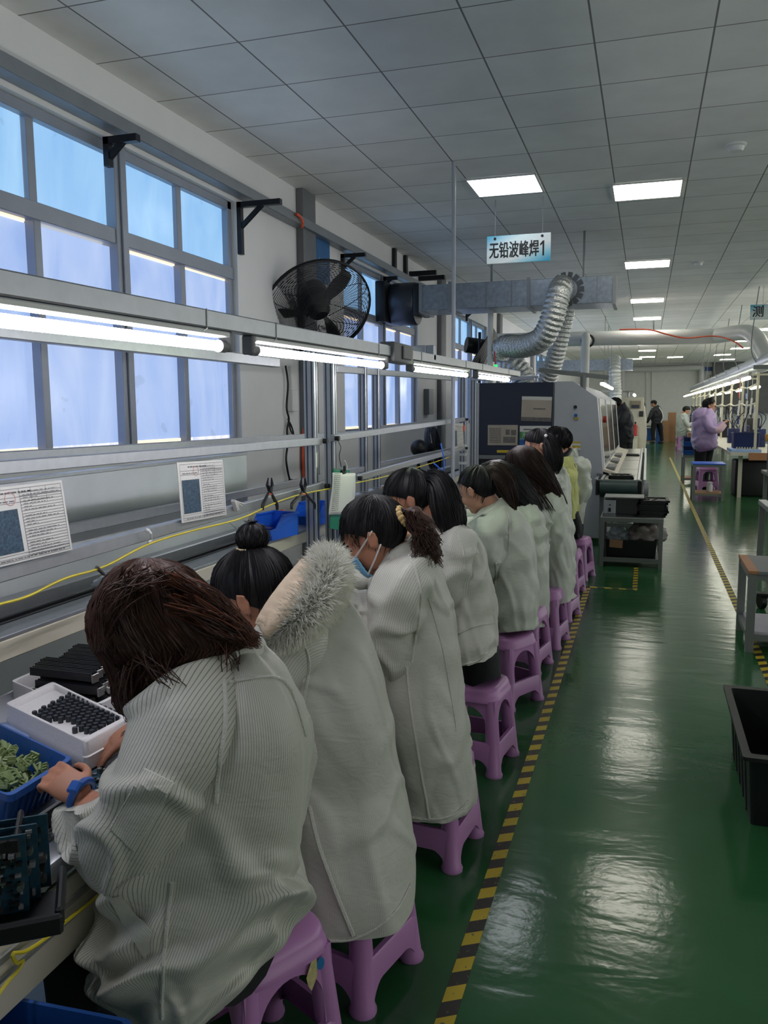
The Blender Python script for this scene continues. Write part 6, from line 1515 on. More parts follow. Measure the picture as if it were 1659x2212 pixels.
# smoke detectors
for (px, py), lab in (((1590, 312), 'white smoke detector on the ceiling, nearer of two'), ((1508, 566), 'white smoke detector on the ceiling, farther of two')):
    c = atz(px, py, ZC); t = thing('smoke_detector', lab, 'smoke detector', c, 'smoke detectors')
    MB().lathe([(0.075, 0), (0.075, -0.012), (0.06, -0.02), (0.055, -0.04), (0.045, -0.05)], c, 24).build('base', M['white'], t); MB().lathe([(0.046, -0.026), (0.05, -0.03), (0.05, -0.034), (0.046, -0.038)], c+Vector((0, 0, -0.0)), 20).build('vent_ring', M['dark'], t)
# ================================================================== grey soldering machine
mc_ = thing('soldering_machine', 'large grey soldering machine with a dark front panel at the end of the near bench', 'machine', (-1.1, 11.5, 0))
YM0, YM1 = 9.4, 15.2
prof = [(-1.86, 0.06), (-0.47, 0.06), (-0.45, 0.12), (-0.45, 0.80), (-0.53, 1.60), (-0.79, 1.775), (-1.86, 1.775)]
MB().prism([(x, z) for x, z in prof], (0, YM0+0.02, 0), Vector((1, 0, 0)), Vector((0, 0, 1)), -(YM1-YM0-0.02)).build('body', M['machine'], mc_, smooth=0)
gp = [(-0.985, 0.05), (-0.47, 0.05), (-0.445, 0.10), (-0.445, 0.80), (-0.525, 1.605), (-0.785, 1.785), (-0.985, 1.785)]
MB().prism(gp, (0, YM0, 0), Vector((1, 0, 0)), Vector((0, 0, 1)), -0.03).build('end_panel', M['machine'], mc_, smooth=0)
MB().span((-1.83, YM0-0.012, 0.965), (-0.992, YM0+0.02, 1.78), 0.006).build('dark_panel', M['mdark'], mc_)
MB().span((-1.92, YM0-0.015, 0.06), (-1.83, YM0+0.02, 1.785), 0.004).build('corner_post', M['machine'], mc_)
MB().span((-1.83, YM0+0.0, 0.50), (-0.992, YM0+0.022, 0.93)).build('entry_opening', M['dark'], mc_, smooth=0)
MB().span((-1.83, YM0-0.01, 0.92), (-0.992, YM0+0.02, 0.965)).build('panel_rail', M['grey'], mc_, smooth=0)
for y in (9.6, 12.0, 15.0): MB().span((-1.7, y, 0), (-0.6, y+0.12, 0.06)).build('foot', M['dark'], mc_, smooth=0)
b1_ = A(1243, 879, YM0-0.002); MB().cyl(b1_, b1_-Vector((0, 0.02, 0)), 0.018, n=14).build('knob', M['dark'], mc_)
b1_ = A(1244, 897, YM0-0.002); MB().cyl(b1_, b1_-Vector((0, 0.03, 0)), 0.018, n=14).build('button', mat('blue_button', (30, 100, 170), 0.4), mc_)
YL = mat('warning_yellow', (204, 178, 40), 0.5, var=0)
for (x0, y0, x1, y1) in ((1241, 902, 1249, 906), (1235, 954, 1254, 957), (1235, 963, 1254, 967), (1238, 974, 1247, 979), (1074, 972, 1100, 978)):
    a, b_ = A(x0, y0, YM0), A(x1, y1, YM0); MB().span((a.x, YM0-0.016, b_.z), (b_.x, YM0-0.013 if x0 < 1200 else YM0-0.001, a.z)).build('warning_label', YL, mc_, smooth=0)
for (x0, y0, x1, y1) in ((1235, 957.5, 1254, 962.5), (1235, 967.5, 1254, 972)):
    a, b_ = A(x0, y0, YM0), A(x1, y1, YM0); MB().span((a.x, YM0-0.014, b_.z), (b_.x, YM0-0.001, a.z)).build('warning_text', M['paper'], mc_, smooth=0)
# glazed hatch along the aisle side
def side(y, z, off=0.0): return Vector((-0.45-0.08*(z-0.80)/0.80+off, y, z))
ys = [9.75, 11.25, 12.9, 14.9]
GL = mat('smoked_glass', (88, 88, 84), 0.08, var=0.05, spec=0.8)
for i in range(3):
    q = [side(ys[i]+0.12, 0.86), side(ys[i+1]-0.05, 0.86), side(ys[i+1]-0.05, 1.54), side(ys[i]+0.12, 1.54)]
    m = MB(); o_ = Vector((0.012, 0, 0)); m.add([p for p in q]+[p+o_ for p in q], [(0, 1, 2, 3), (7, 6, 5, 4), (0, 4, 5, 1), (1, 5, 6, 2), (2, 6, 7, 3), (3, 7, 4, 0)]); m.build('window_pane', GL, mc_, smooth=0)
for y in ys: m = MB(); m.beam(side(y+0.03, 0.8), side(y+0.03, 1.6), 0.09, 0.03, 0.006, up=(1, 0, 0)); m.build('hatch_frame', M['white'], mc_)
m = MB(); m.prism([(0, 0), (0.16, -0.05), (0.16, -0.02), (0, 0.03)], (-0.45, 9.6, 0.78), Vector((1, 0, 0)), Vector((0, 0, 1)), -5.4); m.build('ledge', M['beige'], mc_, smooth=0)
for i, y in enumerate((10.1, 11.3, 12.6)): MB().box((-0.38, y, 0.80), (0.10, 0.6, 0.04), bev=0.01).build('handle', M['grey'], mc_)
m = MB(); m.cyl(side(10.0, 1.36, 0.02), side(10.0, 1.36, 0.06), 0.04, n=14); m.build('stop_button', M['red'], mc_)
m = MB(); m.beam(Vector((-1.2, 9.75, 1.93)), Vector((-0.42, 9.75, 1.83)), 0.05, 0.05); m.cyl((-0.7, 9.75, 1.70), (-0.7, 9.75, 1.86), 0.035, n=10); tag(m.build('lamp_support', M['frame'], smooth=0), 'grey lamp arm frame on top of the grey machine', 'lamp arm')
def notice(x0, y0, x1, y1, m, label, blocks, skew=0):
    y = YM0-0.014; a, b_ = A(x0, y0, y), A(x1, y1, y); t = thing('notice', label, 'notice', (a.x, y, b_.z), 'notices on the dark machine panel')
    R = Matrix.Rotation(skew, 3, 'Y'); w, h = b_.x-a.x, a.z-b_.z; c = (a+b_)/2
    mm = MB(); mm.box((c.x, y-0.002, c.z), (w, 0.004, h), R); mm.build('sheet', m, t, smooth=0)
    for (u0, v0, u1, v1, mt, nm) in blocks:
        mm = MB(); cc = Vector(((u0+u1)/2*w-w/2, 0, (v0+v1)/2*h-h/2)); mm.box(Vector((c.x, y-0.005, c.z))+R @ cc, ((u1-u0)*w, 0.002, (v1-v0)*h), R); mm.build(nm, mt, t, smooth=0)
    return t, c, w, h
PG_ = mat('notice_green', (64, 132, 78), 0.6, var=0); PB_ = mat('notice_blue', (40, 96, 164), 0.6, var=0); PD = mat('print_grey', (110, 106, 104), 0.7, var=0.3, vscale=60)
notice(1127, 857, 1191, 910, M['paperold'], 'large beige paper folder on the dark machine panel, upper right', [(0, 0.86, 1, 1, M['paper'], 'header'), (0, 0, 1, 0.16, PD, 'pocket'), (0.4, 0.48, 0.8, 0.53, PD, 'printed_text')], 0.03)
t, c, w, h = notice(1054, 918, 1118, 962, M['paperold'], 'beige notice with small photos on the dark machine panel, lower left', [(0.60, 0.52, 0.74, 0.78, PD, 'photo'), (0.78, 0.50, 0.95, 0.76, PD, 'photo'), (0.52, 0.12, 0.93, 0.42, PD, 'photo')])
k = MB(); lines_mb(k, Vector((c.x-w/2, c.y-0.006, c.z-h/2)), Vector((1, 0, 0)), Vector((0, 0, 1)), [(0.12*h+0.085*h*j, 0.06*w, 0.45*w, 0.010) for j in range(9)], seed=4); k.build('printed_text', PD, t, smooth=0)
t, c, w, h = notice(1123, 920, 1189, 965, M['paper'], 'white, green and blue notice on the dark machine panel, partly hidden by heads', [(0, 0.38, 1, 0.72, PG_, 'green_band'), (0, 0, 1, 0.36, PB_, 'blue_band'), (0.12, 0.8, 0.85, 0.86, PD, 'printed_text')])
text_mesh('lettering', '无铅波峰焊', 0.075, (c.x-w/2+0.02, c.y-0.008, c.z-h/2+h*0.46), (1, 0, 0), (0, 0, 1), M['paper'], t, 0.0005, 0.0, 0.8)
text_mesh('lettering', '1', 0.07, (c.x-w/2+0.07, c.y-0.008, c.z-h/2+h*0.08), (1, 0, 0), (0, 0, 1), M['paper'], t, 0.0005, 0.001, 0.9)
q_ = A(1071, 797, 9.3); tag(MB().tube([Vector((q_.x, 9.46, 1.775)), Vector((q_.x, 9.46, q_.z+0.02)), q_], 0.008, 6).build('lamp_bracket', M['machine']), 'thin bracket holding the green indicator lamp', 'bracket')
il = thing('indicator_lamp', 'small glowing green indicator lamp with a red lead above the far tube lamp', 'lamp', A(1071, 793, 9.3))
MB().cyl(A(1071, 797, 9.3), A(1071, 788, 9.3), 0.016, n=12).build('lamp_cap', mat('green_glow', (20, 200, 60), 0.4, var=0, emit=(20, 255, 70), estr=2.5), il); MB().tube([A(1071, 788, 9.3), A(1069, 770, 9.3), A(1068, 760, 9.35)], 0.008, 6).build('lead', M['red'], il)
for i in range(7):
    a, b_ = A(1066+i*1.2, 712+i*2, 10.6+0.04*i), A(1018+i*4, 792+i*1, 10.3+0.04*i); tag(MB().beam(a, b_, 0.012, 0.10, 0.003, up=(0.2, 1, 0)).build('black_strip', M['blackm'], smooth=0), 'black strip in the slanting bundle beside the upright white pipe', 'strip', 'slanting black strips by the white pipe')
q_ = A(1036, 770, 10.45); tag(MB().cyl((q_.x, q_.y, 0), (q_.x, q_.y, q_.z+0.3), 0.02, n=10).build('strip_stand', M['blackm']), 'black pole carrying the slanting strips and the blower', 'pole')
c = A(1030, 745, 10.7); m = MB(); m.cyl(c-Vector((0.12, 0.1, 0)), c+Vector((0.08, 0, -0.03)), 0.10, n=20); m.ball(c+Vector((0.08, 0, -0.03)), 0.09, 12, 8); tag(m.build('spot_fan', M['dark']), 'round black blower left of the slanting strips', 'blower')
# ================================================================== pallet conveyor and cart beside the aisle
pc = thing('pallet_conveyor', 'grey pallet conveyor beside the aisle with a green drum at its near end', 'conveyor', (-0.25, 12.4, 0))
ZK, YK0, YK1 = 0.74, 8.95, 15.9
for x in (-0.49, -0.43, -0.06, 0.0): MB().span((x-0.014, YK0, ZK-0.05), (x+0.014, YK1, ZK+0.012), 0.003).build('side_rail', M['alu'], pc)
BELT = mat('metal_belt', (150, 152, 140), 0.3, 0.5, var=0.2, vscale=4)
for i, y in enumerate((8.98, 10.6, 12.4, 14.2)): MB().span((-0.41, y, ZK-0.02), (-0.08, (10.58, 12.38, 14.18, 15.9)[i], ZK)).build('belt_plate', BELT, pc, smooth=0)
MB().tube([(-0.45, 8.99, ZK-0.09), (-0.07, 8.99, ZK-0.09)], 0.095, 24).build('drum', mat('green_drum', (44, 66, 62), 0.5, var=0.15), pc)
m = MB(); m.span((-0.49, 8.93, ZK-0.16), (-0.455, 9.1, ZK), 0.005); m.build('bearing_plate', M['dark'], pc); m = MB(); m.span((-0.065, 8.93, ZK-0.16), (-0.03, 9.1, ZK), 0.005); m.build('bearing_plate', M['dark'], pc)
m = MB(); m.lathe([(0.05, 0), (0.11, 0.005), (0.11, 0.05), (0.05, 0.055)], (-0.01, 8.97, ZK-0.12), 20, (1, 0, 0)); m.span((0.0, 8.95, ZK-0.27), (0.045, 9.06, ZK-0.1), 0.01); m.build('motor_cover', M['grey'], pc)
for y in (9.3, 12.3, 15.5):
    for x in (-0.44, -0.05): MB().span((x-0.025, y-0.025, 0), (x+0.025, y+0.025, ZK-0.05)).build('leg', M['frame'], pc, smooth=0)
MB().span((-0.42, 9.28, 0.2), (-0.07, 9.32, 0.24)).build('stretcher', M['frame'], pc, smooth=0)
def pallet(c, w, d, label, rot=0.0, grp='black solder pallets', z=0.018):
    m = MB(); R = Matrix.Rotation(rot, 3, 'Z'); c = Vector(c)
    for sx in (-1, 1): m.box(c+R @ Vector((sx*(w/2-0.012), 0, 0)), (0.024, d, z), R); m.box(c+R @ Vector((0, sx*(d/2-0.012), 0)), (w, 0.024, z), R)
    m.box(c+Vector((0, 0, -z*0.3)), (w-0.02, d-0.02, z*0.3), R); g = random.Random(int(c.z*1000)); 
    for _ in range(6): m.box(c+R @ Vector((g.uniform(-.35, .35)*w, g.uniform(-.35, .35)*d, 0)), (0.03, 0.03, z), R)
    return tag(m.build('solder_pallet', M['dark'], smooth=0), label, 'pallet', grp)
pallet((-0.24, 9.25, ZK+0.012), 0.26, 0.30, 'black solder pallet on the conveyor just behind the green drum'); pallet((-0.25, 9.22, ZK+0.032), 0.24, 0.30, 'black solder pallet stacked on another behind the green drum', 0.06); pallet((-0.22, 13.6, ZK+0.012), 0.26, 0.32, 'black solder pallet lying far along the conveyor')
ct = thing('pallet_cart', 'grey steel cart stand below the near end of the pallet conveyor', 'cart', (-0.1, 8.3, 0))
X0, X1, Y0, Y1, ZT_ = -0.37, 0.16, 8.02, 8.6, 0.47
for x in (X0, X1):
    for y in (Y0, Y1): MB().span((x-0.018, y-0.018, 0), (x+0.018, y+0.018, ZT_-0.04)).build('leg', M['frame'], ct, smooth=0)
MB().span((X0-0.02, Y0-0.02, ZT_-0.045), (X1+0.02, Y1+0.02, ZT_), 0.003).build('top', M['frame'], ct)
MB().span((X0, Y0-0.015, 0.045), (X1, Y0+0.015, 0.085)).build('lower_rail', M['frame'], ct, smooth=0); MB().span((X0, Y0, 0.05), (X1, Y1, 0.07)).build('shelf', M['dark'], ct, smooth=0)
open_bin([Vector((X0+0.03, Y0+0.05, 0)), Vector((X1-0.03, Y0+0.05, 0)), Vector((X1-0.03, Y1-0.05, 0)), Vector((X0+0.03, Y1-0.05, 0))], 0.25, 0.071, 'black_crate', M['dark'], 'black crate on the lower shelf of the cart', 0.006, 0.95, 0.01, 'crate')
bag((0.03, 8.3, 0.16), (0.15, 0.16, 0.12), 'milky plastic bag bulging out of the cart crate', 7, mat('milky_bag', (160, 152, 148), 0.35, var=0.1)); bag((-0.22, 8.3, 0.17), (0.10, 0.12, 0.08), 'smaller crumpled clear bag in the left of the cart crate', 8)
m = MB(); m.box((-0.24, Y0+0.02, 0.215), (0.12, 0.012, 0.075), Matrix.Rotation(0.05, 3, 'Y')); tag(m.build('cardboard_flap', M['cardboard'], smooth=0), 'piece of cardboard hooked over the cart crate', 'cardboard')
t = thing('control_box', 'pale grey control box on the left end of the cart top', 'control box', (-0.3, 8.1, ZT_)); MB().span((-0.365, 8.03, ZT_+0.03), (-0.255, 8.2, ZT_+0.16), 0.006).build('case', M['machine'], t); MB().span((-0.37, 8.02, ZT_), (-0.25, 8.2, ZT_+0.03)).build('base', M['grey'], t, smooth=0)
MB().span((-0.318, 8.022, ZT_+0.05), (-0.296, 8.032, ZT_+0.085)).build('switch', M['dark'], t, smooth=0); MB().cyl((-0.305, 8.03, ZT_+0.115), (-0.305, 8.02, ZT_+0.115), 0.007, n=10).build('indicator', M['dark'], t)
m = MB(); m.span((-0.36, 8.3, ZT_), (0.0, 8.34, ZT_+0.19)); m.span((-0.36, 8.02, ZT_+0.18), (0.0, 8.34, ZT_+0.19)); tag(m.build('back_guard', M['frame'], smooth=0), 'grey sheet guard behind the control box on the cart', 'guard')
for i in range(8): pallet((0.07+0.006*((i*5) % 4), 8.25+0.004*((i*3) % 5), ZT_+0.01+i*0.02), 0.27, 0.34, 'black solder pallet in the stack on the right end of the cart', 0.05*((i*7) % 5-2)*0.5, 'stack of solder pallets on the cart')
tag(MB().tube(smooth_path([A(1288, 1040, 9.3), A(1290, 1055, 9.2), A(1305, 1072, 8.9), A(1318, 1082, 8.7)], 6), 0.008, 6).build('cable', M['dark']), 'black cable looping from the machine corner to the cart', 'cable')
m = MB(); a = A(1295, 1030, 9.36); m.box(a, (0.06, 0.05, 0.08), bev=0.004); tag(m.build('corner_box', M['grey']), 'small grey box on the machine corner beside the green drum', 'box')
# ================================================================== right edge, near: bench, table, black bin
rim = [Vector((0.385, 3.80, 0)), Vector((0.385, 3.06, 0)), Vector((0.92, 3.06, 0)), Vector((0.92, 3.80, 0))]
open_bin(rim, 0.275, 0.0, 'black_bin', M['dark'], 'black plastic bin on the green floor at the right edge', 0.008, 0.93, 0.03, 'bin', ribs=6)
bn = thing('low_bench', 'low steel bench with a wood-edged top at the right edge, astride the hazard tape', 'bench', (1.0, 5.65, 0))
for x in (0.645, 1.35):
    for y in (5.39, 5.92): MB().span((x-0.023, y-0.023, 0), (x+0.023, y+0.023, 0.49)).build('leg', M['frame'], bn, smooth=0)
MB().span((0.62, 5.36, 0.49), (0.675, 5.95, 0.51), 0.002).build('wood_edge', M['wood'], bn); MB().span((0.675, 5.36, 0.49), (1.38, 5.95, 0.508)).build('top', M['grey'], bn, smooth=0)
for y in (5.39, 5.92): MB().span((0.66, y-0.018, 0.45), (1.34, y+0.018, 0.49)).build('apron', M['frame'], bn, smooth=0); MB().span((0.66, y-0.018, 0.075), (1.34, y+0.018, 0.11)).build('lower_rail', M['frame'], bn, smooth=0)
MB().span((0.627, 5.41, 0.45), (0.663, 5.90, 0.49)).build('apron', M['frame'], bn, smooth=0); MB().span((0.627, 5.41, 0.08), (0.663, 5.90, 0.11)).build('lower_rail', M['frame'], bn, smooth=0)
MB().span((0.66, 5.40, 0.11), (1.34, 5.90, 0.125)).build('shelf', mat('white_shelf', (196, 192, 200), 0.6), bn, smooth=0)
m = MB(); m.tube([(0.80, 6.55+0.0, 0.05+0.05*1), (0.82, 6.55, 0.1)], 0.05, 12); cw = MB(); cw.lathe([(0.02, -0.02), (0.055, -0.018), (0.055, 0.018), (0.02, 0.02)], (0.86, 6.6, 0.055), 20, (1, 0.3, 0)); cw.span((0.82, 6.56, 0.10), (0.92, 6.64, 0.12)); cw.beam((0.9, 6.6, 0.11), (0.87, 6.6, 0.055), 0.07, 0.012); tag(cw.build('caster', M['dark']), 'black swivel caster standing on the floor behind the low bench', 'caster')
tb = thing('side_table', 'grey worktable cut by the right edge, carrying black frames', 'table', (1.5, 7.6, 0))
MB().span((1.05, 6.4, 0.565), (1.12, 8.62, 0.61), 0.003).build('edge_rail', M['alu'], tb); MB().span((1.12, 6.4, 0.575), (1.9, 8.62, 0.605)).build('top', M['grey'], tb, smooth=0)
for x in (1.08, 1.86):
    for y in (6.45, 8.57): MB().span((x-0.025, y-0.025, 0), (x+0.025, y+0.025, 0.57)).build('leg', M['frame'], tb, smooth=0)
g = random.Random(21)
for i in range(11):
    pallet((1.36+g.uniform(-.03, .03), 8.15+g.uniform(-.04, .04), 0.618+i*0.028), 0.42, 0.5, 'black frame in the untidy stack on the right side table', g.uniform(-.2, .2), 'black frames stacked on the right side table', 0.014)
# ================================================================== right assembly line
def frame_table(x0, x1, y0, y1, h, label, mat_top, shelf=0.10, top_name='top'):
    t = thing('frame_table', label, 'table', ((x0+x1)/2, (y0+y1)/2, 0))
    for x in (x0, x1):
        for y in (y0, y1): MB().span((x-0.022, y-0.022, 0), (x+0.022, y+0.022, h-0.03)).build('leg', M['frame'], t, smooth=0)
    MB().span((x0-0.02, y0-0.02, h-0.05), (x1+0.02, y1+0.02, h-0.01)).build('apron', M['frame'], t, smooth=0); MB().span((x0-0.03, y0-0.03, h-0.01), (x1+0.03, y1+0.03, h+0.006)).build(top_name, mat_top, t, smooth=0)
    MB().span((x0, y0-0.012, shelf-0.03), (x1, y0+0.012, shelf)).build('lower_rail', M['frame'], t, smooth=0); MB().span((x0, y0, shelf), (x1, y1, shelf+0.012)).build('shelf', M['cardboard'], t, smooth=0); return t
frame_table(0.76, 1.20, 14.2, 14.75, 0.585, 'small grey frame table with a blue mat before the person in lilac', M['bluebright'])
frame_table(0.72, 1.15, 17.2, 17.8, 0.56, 'small grey frame table under the stack of blue crates', M['grey'])
for i in range(4):
    rim = [Vector((0.70, 17.15, 0)), Vector((1.16, 17.15, 0)), Vector((1.16, 17.85, 0)), Vector((0.70, 17.85, 0))]; open_bin(rim, 0.567+0.085*(i+1), 0.567+0.085*i, 'blue_crate', M['navy'] if i % 2 else M['blue'], ('bottom blue crate of the stack behind the person in lilac', 'second blue crate from the bottom of the stack behind the person in lilac', 'third blue crate from the bottom of the stack behind the person in lilac', 'top blue crate of the stack behind the person in lilac')[i], 0.006, 0.97, 0.02, 'crate', 'blue crates stacked behind the person in lilac')
MB(); m = MB(); m.span((0.78, 17.25, 0.908), (1.0, 17.6, 0.99)); tag(m.build('parts_box', M['cardboard'], smooth=0), 'tan box on top of the blue crate stack', 'box')
lt = thing('assembly_table', 'long worktable of the right assembly line', 'workbench', (1.8, 25, 0))
MB().span((1.33, 14.6, 0.70), (2.3, 38, 0.75)).build('top', M['beige'], lt, smooth=0); MB().span((1.6, 14.58, 0.63), (2.3, 14.6, 0.75)).build('wood_end', M['wood'], lt, smooth=0)
for k in range(7):
    for x in (1.5, 2.2): MB().span((x-0.03, 14.8+3.4*k-0.03, 0), (x+0.03, 14.8+3.4*k+0.03, 0.70)).build('leg', M['beige'], lt, smooth=0)
rf = thing('lamp_gantry', 'pale upright frame carrying lamps along the right assembly line', 'frame', (1.75, 25, 0.75))
PALE = mat('pale_post', (196, 192, 168), 0.5, 0.1)
for k in range(10):
    y = 14.9+2.2*k; MB().span((1.70, y-0.02, 0.75), (1.74, y+0.02, 2.06)).build('post', PALE, rf, smooth=0); MB().span((1.46, y-0.015, 2.0), (1.96, y+0.015, 2.03)).build('arm', PALE, rf, smooth=0)
    if k < 9:
        for z in (1.55, 1.86): MB().tube(smooth_path([Vector((1.70, y, z)), Vector((1.69, y+1.1, z-0.04)), Vector((1.70, y+2.2, z))], 5), 0.015, 6).build('curved_rail', PALE, rf)
MB().span((1.44, 13.6, 1.98), (1.48, 38, 2.01)).build('lamp_beam', PALE, rf, smooth=0)
y = 12.9; MB().span((1.70, y-0.04, 0.0), (1.78, y+0.04, 2.05)).build('post', M['frame'], rf, smooth=0); MB().span((1.42, y-0.03, 2.02), (2.1, y+0.03, 2.08)).build('arm', M['frame'], rf, smooth=0)
for i in range(15):
    y0 = 13.7+1.6*i; t = thing('line_lamp', 'glowing tube lamp in the row over the right assembly line', 'tube lamp', (1.46, y0, 1.93), 'tube lamps over the right assembly line')
    MB().tube([(1.46, y0, 1.925), (1.46, y0+1.0, 1.925)], 0.024, 10).build('tube', M['tubew'], t); MB().span((1.44, y0-0.03, 1.95), (1.48, y0+1.38, 1.975)).build('batten', M['white'], t, smooth=0)
t = thing('line_lamp', 'nearest glowing tube lamp of the right assembly line, cut by the right edge', 'tube lamp', (1.84, 12.5, 2.1)); MB().tube([(1.84, 11.3, 2.08), (1.84, 12.6, 2.08)], 0.03, 10).build('tube', M['tubew'], t); MB().span((1.82, 11.3, 2.11), (1.86, 12.62, 2.14)).build('batten', M['white'], t, smooth=0)
for i in range(6):
    y0 = 15+3*i; t = thing('line_lamp', 'glowing tube lamp in the second row behind the posts of the right line', 'tube lamp', (2.1, y0, 1.9), 'second row of tube lamps of the right line')
    MB().tube([(2.1, y0, 1.88), (2.1, y0+1.3, 1.88)], 0.03, 8).build('tube', M['tubew'], t)
# things on and about the right line
g = random.Random(31)
def hang_sheet(px, py, qx, qy, y, m, label, w=0.10): y = 14.88; a, b_ = A(px, py, y), A(qx, qy, y); return tag(MB().beam(a, b_, 0.006, w, up=(0.4, 1, 0)).tube([a, Vector((a.x, y, 2.01))], 0.004, 4).build('hanging_sheet', m, smooth=0), label, 'sheet', 'sheets hung on the right line')
hang_sheet(1598, 865, 1594, 898, 14.0, M['paper'], 'white sheet strip hanging on the right line, left of three'); hang_sheet(1614, 866, 1609, 902, 13.8, M['paper'], 'white sheet strip hanging on the right line, middle of three'); hang_sheet(1624, 860, 1620, 896, 13.6, M['paper'], 'white sheet strip hanging on the right line, right of three')
hang_sheet(1597, 848, 1597, 860, 14.2, M['orange'], 'small orange card hung above the white sheet strips', 0.06); hang_sheet(1612, 850, 1612, 862, 14.2, M['blue'], 'blue cloth hung above the white sheet strips', 0.10)
a = A(1550, 957, 15.0); open_bin([Vector((1.40, 15.0, 0)), Vector((1.80, 15.0, 0)), Vector((1.80, 15.4, 0)), Vector((1.40, 15.4, 0))], 1.06, 0.80, 'blue_box', M['navy'], 'tall navy box on the right line in front of the person in lilac', 0.006, 0.97, 0.015, 'box')
tag(MB().span((1.34, 14.7, 0.752), (1.80, 15.45, 0.80), 0.005).build('blue_tray', mat('pale_blue_tray', (150, 176, 220), 0.4)), 'pale blue tray under the navy box on the right line', 'tray')
for i in range(12): 
    x, y = 1.42+0.04*(i % 9), 14.72+0.03*(i//9); tag(MB().span((x, y, 0.80), (x+0.02, y+0.02, 0.835)).build('small_part', PALE, smooth=0), 'tiny pale part standing on the pale blue tray', 'part', 'tiny parts on the pale blue tray')
for (x, y, w, d, z0, z1, lab) in ((1.60, 12.0, 0.16, 0.5, 0.62, 1.18, 'dark grey equipment case at the right edge, left of two'), (1.80, 11.8, 0.4, 0.5, 0.62, 1.16, 'dark grey equipment case at the right edge, right of two')):
    tag(MB().span((x, y, z0), (x+w, y+d, z1), 0.03).build('equipment_case', mat('dark_case', (48, 52, 56), 0.5)), lab, 'case')
tag(MB().span((1.55, 11.7, 0.58), (2.4, 12.6, 0.62)).span((1.58, 11.75, 0), (1.63, 11.8, 0.58)).span((2.3, 12.5, 0), (2.35, 12.55, 0.58)).span((2.3, 11.75, 0), (2.35, 11.8, 0.58)).span((1.58, 12.5, 0), (1.63, 12.55, 0.58)).build('stand', M['frame'], smooth=0), 'grey stand under the dark equipment cases at the right edge', 'stand')
tag(MB().span((1.44, 14.95, 0), (2.0, 15.6, 0.6), 0.03).build('black_case', M['dark']), 'large black case on the floor beside the small blue-topped table', 'case')
for i in range(26):
    y = 15.8+0.85*i; x = 1.85+g.uniform(-.25, .3); h = g.uniform(0.15, 0.5); w = g.uniform(0.15, 0.35); m = MB(); m.span((x-w/2, y, 0.752), (x+w/2, y+w, 0.75+h), 0.008); m.span((x-w/2-0.02, y-0.01, 0.75+h*0.4), (x+w/2+0.02, y, 0.75+h*0.5))
    for q in range(3): m.tube(smooth_path([Vector((x, y+w/2, 0.75+h)), Vector((x+g.uniform(-.2, .1), y+g.uniform(-.2, .2), 1.0+h)), Vector((1.7, y+g.uniform(-.3, .3), 1.5))], 4), 0.008, 5)
    kc = g.choice(('dark', 'navy', 'grey', 'dark', 'blackm')); tag(m.build('test_unit', M[kc]), {'dark': 'black', 'navy': 'navy blue', 'grey': 'grey', 'blackm': 'black'}[kc]+' test unit with trailing cables on the right assembly line', 'equipment', 'test units on the right assembly line')
for i in range(16):
    y = 15.2+1.4*i; z = 1.5; w = g.uniform(0.12, 0.3); h_ = g.uniform(.25, .55); kc = g.choice(('dark', 'navy', 'paper', 'grey', 'dark')); tag(MB().span((1.735, y, z-h_), (1.76, y+w, z+0.03)).build('hung_sheet', M[kc], smooth=0), {'dark': 'black', 'navy': 'navy blue', 'paper': 'white', 'grey': 'grey'}[kc]+' panel hung on the posts of the right assembly line', 'panel', 'panels hung on the right line frame')
tag(MB().box((1.66, 12.85, 1.06), (0.09, 0.09, 0.10), bev=0.01).build('tape_roll_box', mat('amber_plastic', (214, 150, 40), 0.4)), 'small amber holder on the grey post at right', 'holder')
# crates and shelf cut by the right edge
sh_ = thing('parts_shelf', 'brown-edged shelf of small parts cut by the right edge', 'shelf', (1.9, 10.2, 0))
MB().span((1.50, 9.9, 1.16), (2.2, 10.6, 1.20)).build('shelf_board', M['wood'], sh_, smooth=0)
for x, y in ((1.52, 10.57), (2.17, 9.93), (2.17, 10.57)): MB().span((x-0.02, y-0.02, 0), (x+0.02, y+0.02, 1.16)).build('leg', M['frame'], sh_, smooth=0)
for i in range(10): x, y = 1.56+0.1*(i % 5), 10.0+0.18*(i//5); tag(MB().cyl((x, y, 1.20), (x+0.01, y, 1.25+0.02*(i % 3)), 0.025, n=10).build('small_part', M[('orange', 'cardboard', 'dark', 'grey')[i % 4]]), ('orange', 'tan', 'black', 'grey')[i % 4]+' part on the brown-edged shelf at the right edge', 'part', 'small parts on the shelf at the right edge')
# purple stools of the right line
def far_stool(x, y, label, sc=1.0): 
    o = dup(st0, Vector((x, y, 0)), (0, 0, 0.2), label)
    for ch in list(o.children):
        if ch.name.startswith('sticker'): bpy.data.objects.remove(ch)
    o.scale = (sc, sc, sc); o['group'] = 'purple stools of the right line'; return o
far_stool(1.22, 31.0, 'purple stool under the person in pale grey at the far right line', 1.35); far_stool(1.06, 15.9, 'purple stool half hidden behind the small blue-topped table', 1.25)
m = MB(); c = Vector((1.02, 14.5, 0.112)); m.lathe([(0.045, 0), (0.05, 0.01), (0.05, 0.10), (0.035, 0.125), (0.03, 0.13), (0.052, 0.135), (0.04, 0.155), (0.012, 0.17)], c, 18); tag(m.build('bottle', M['white']), 'small white bottle on the shelf of the blue-topped table', 'bottle')
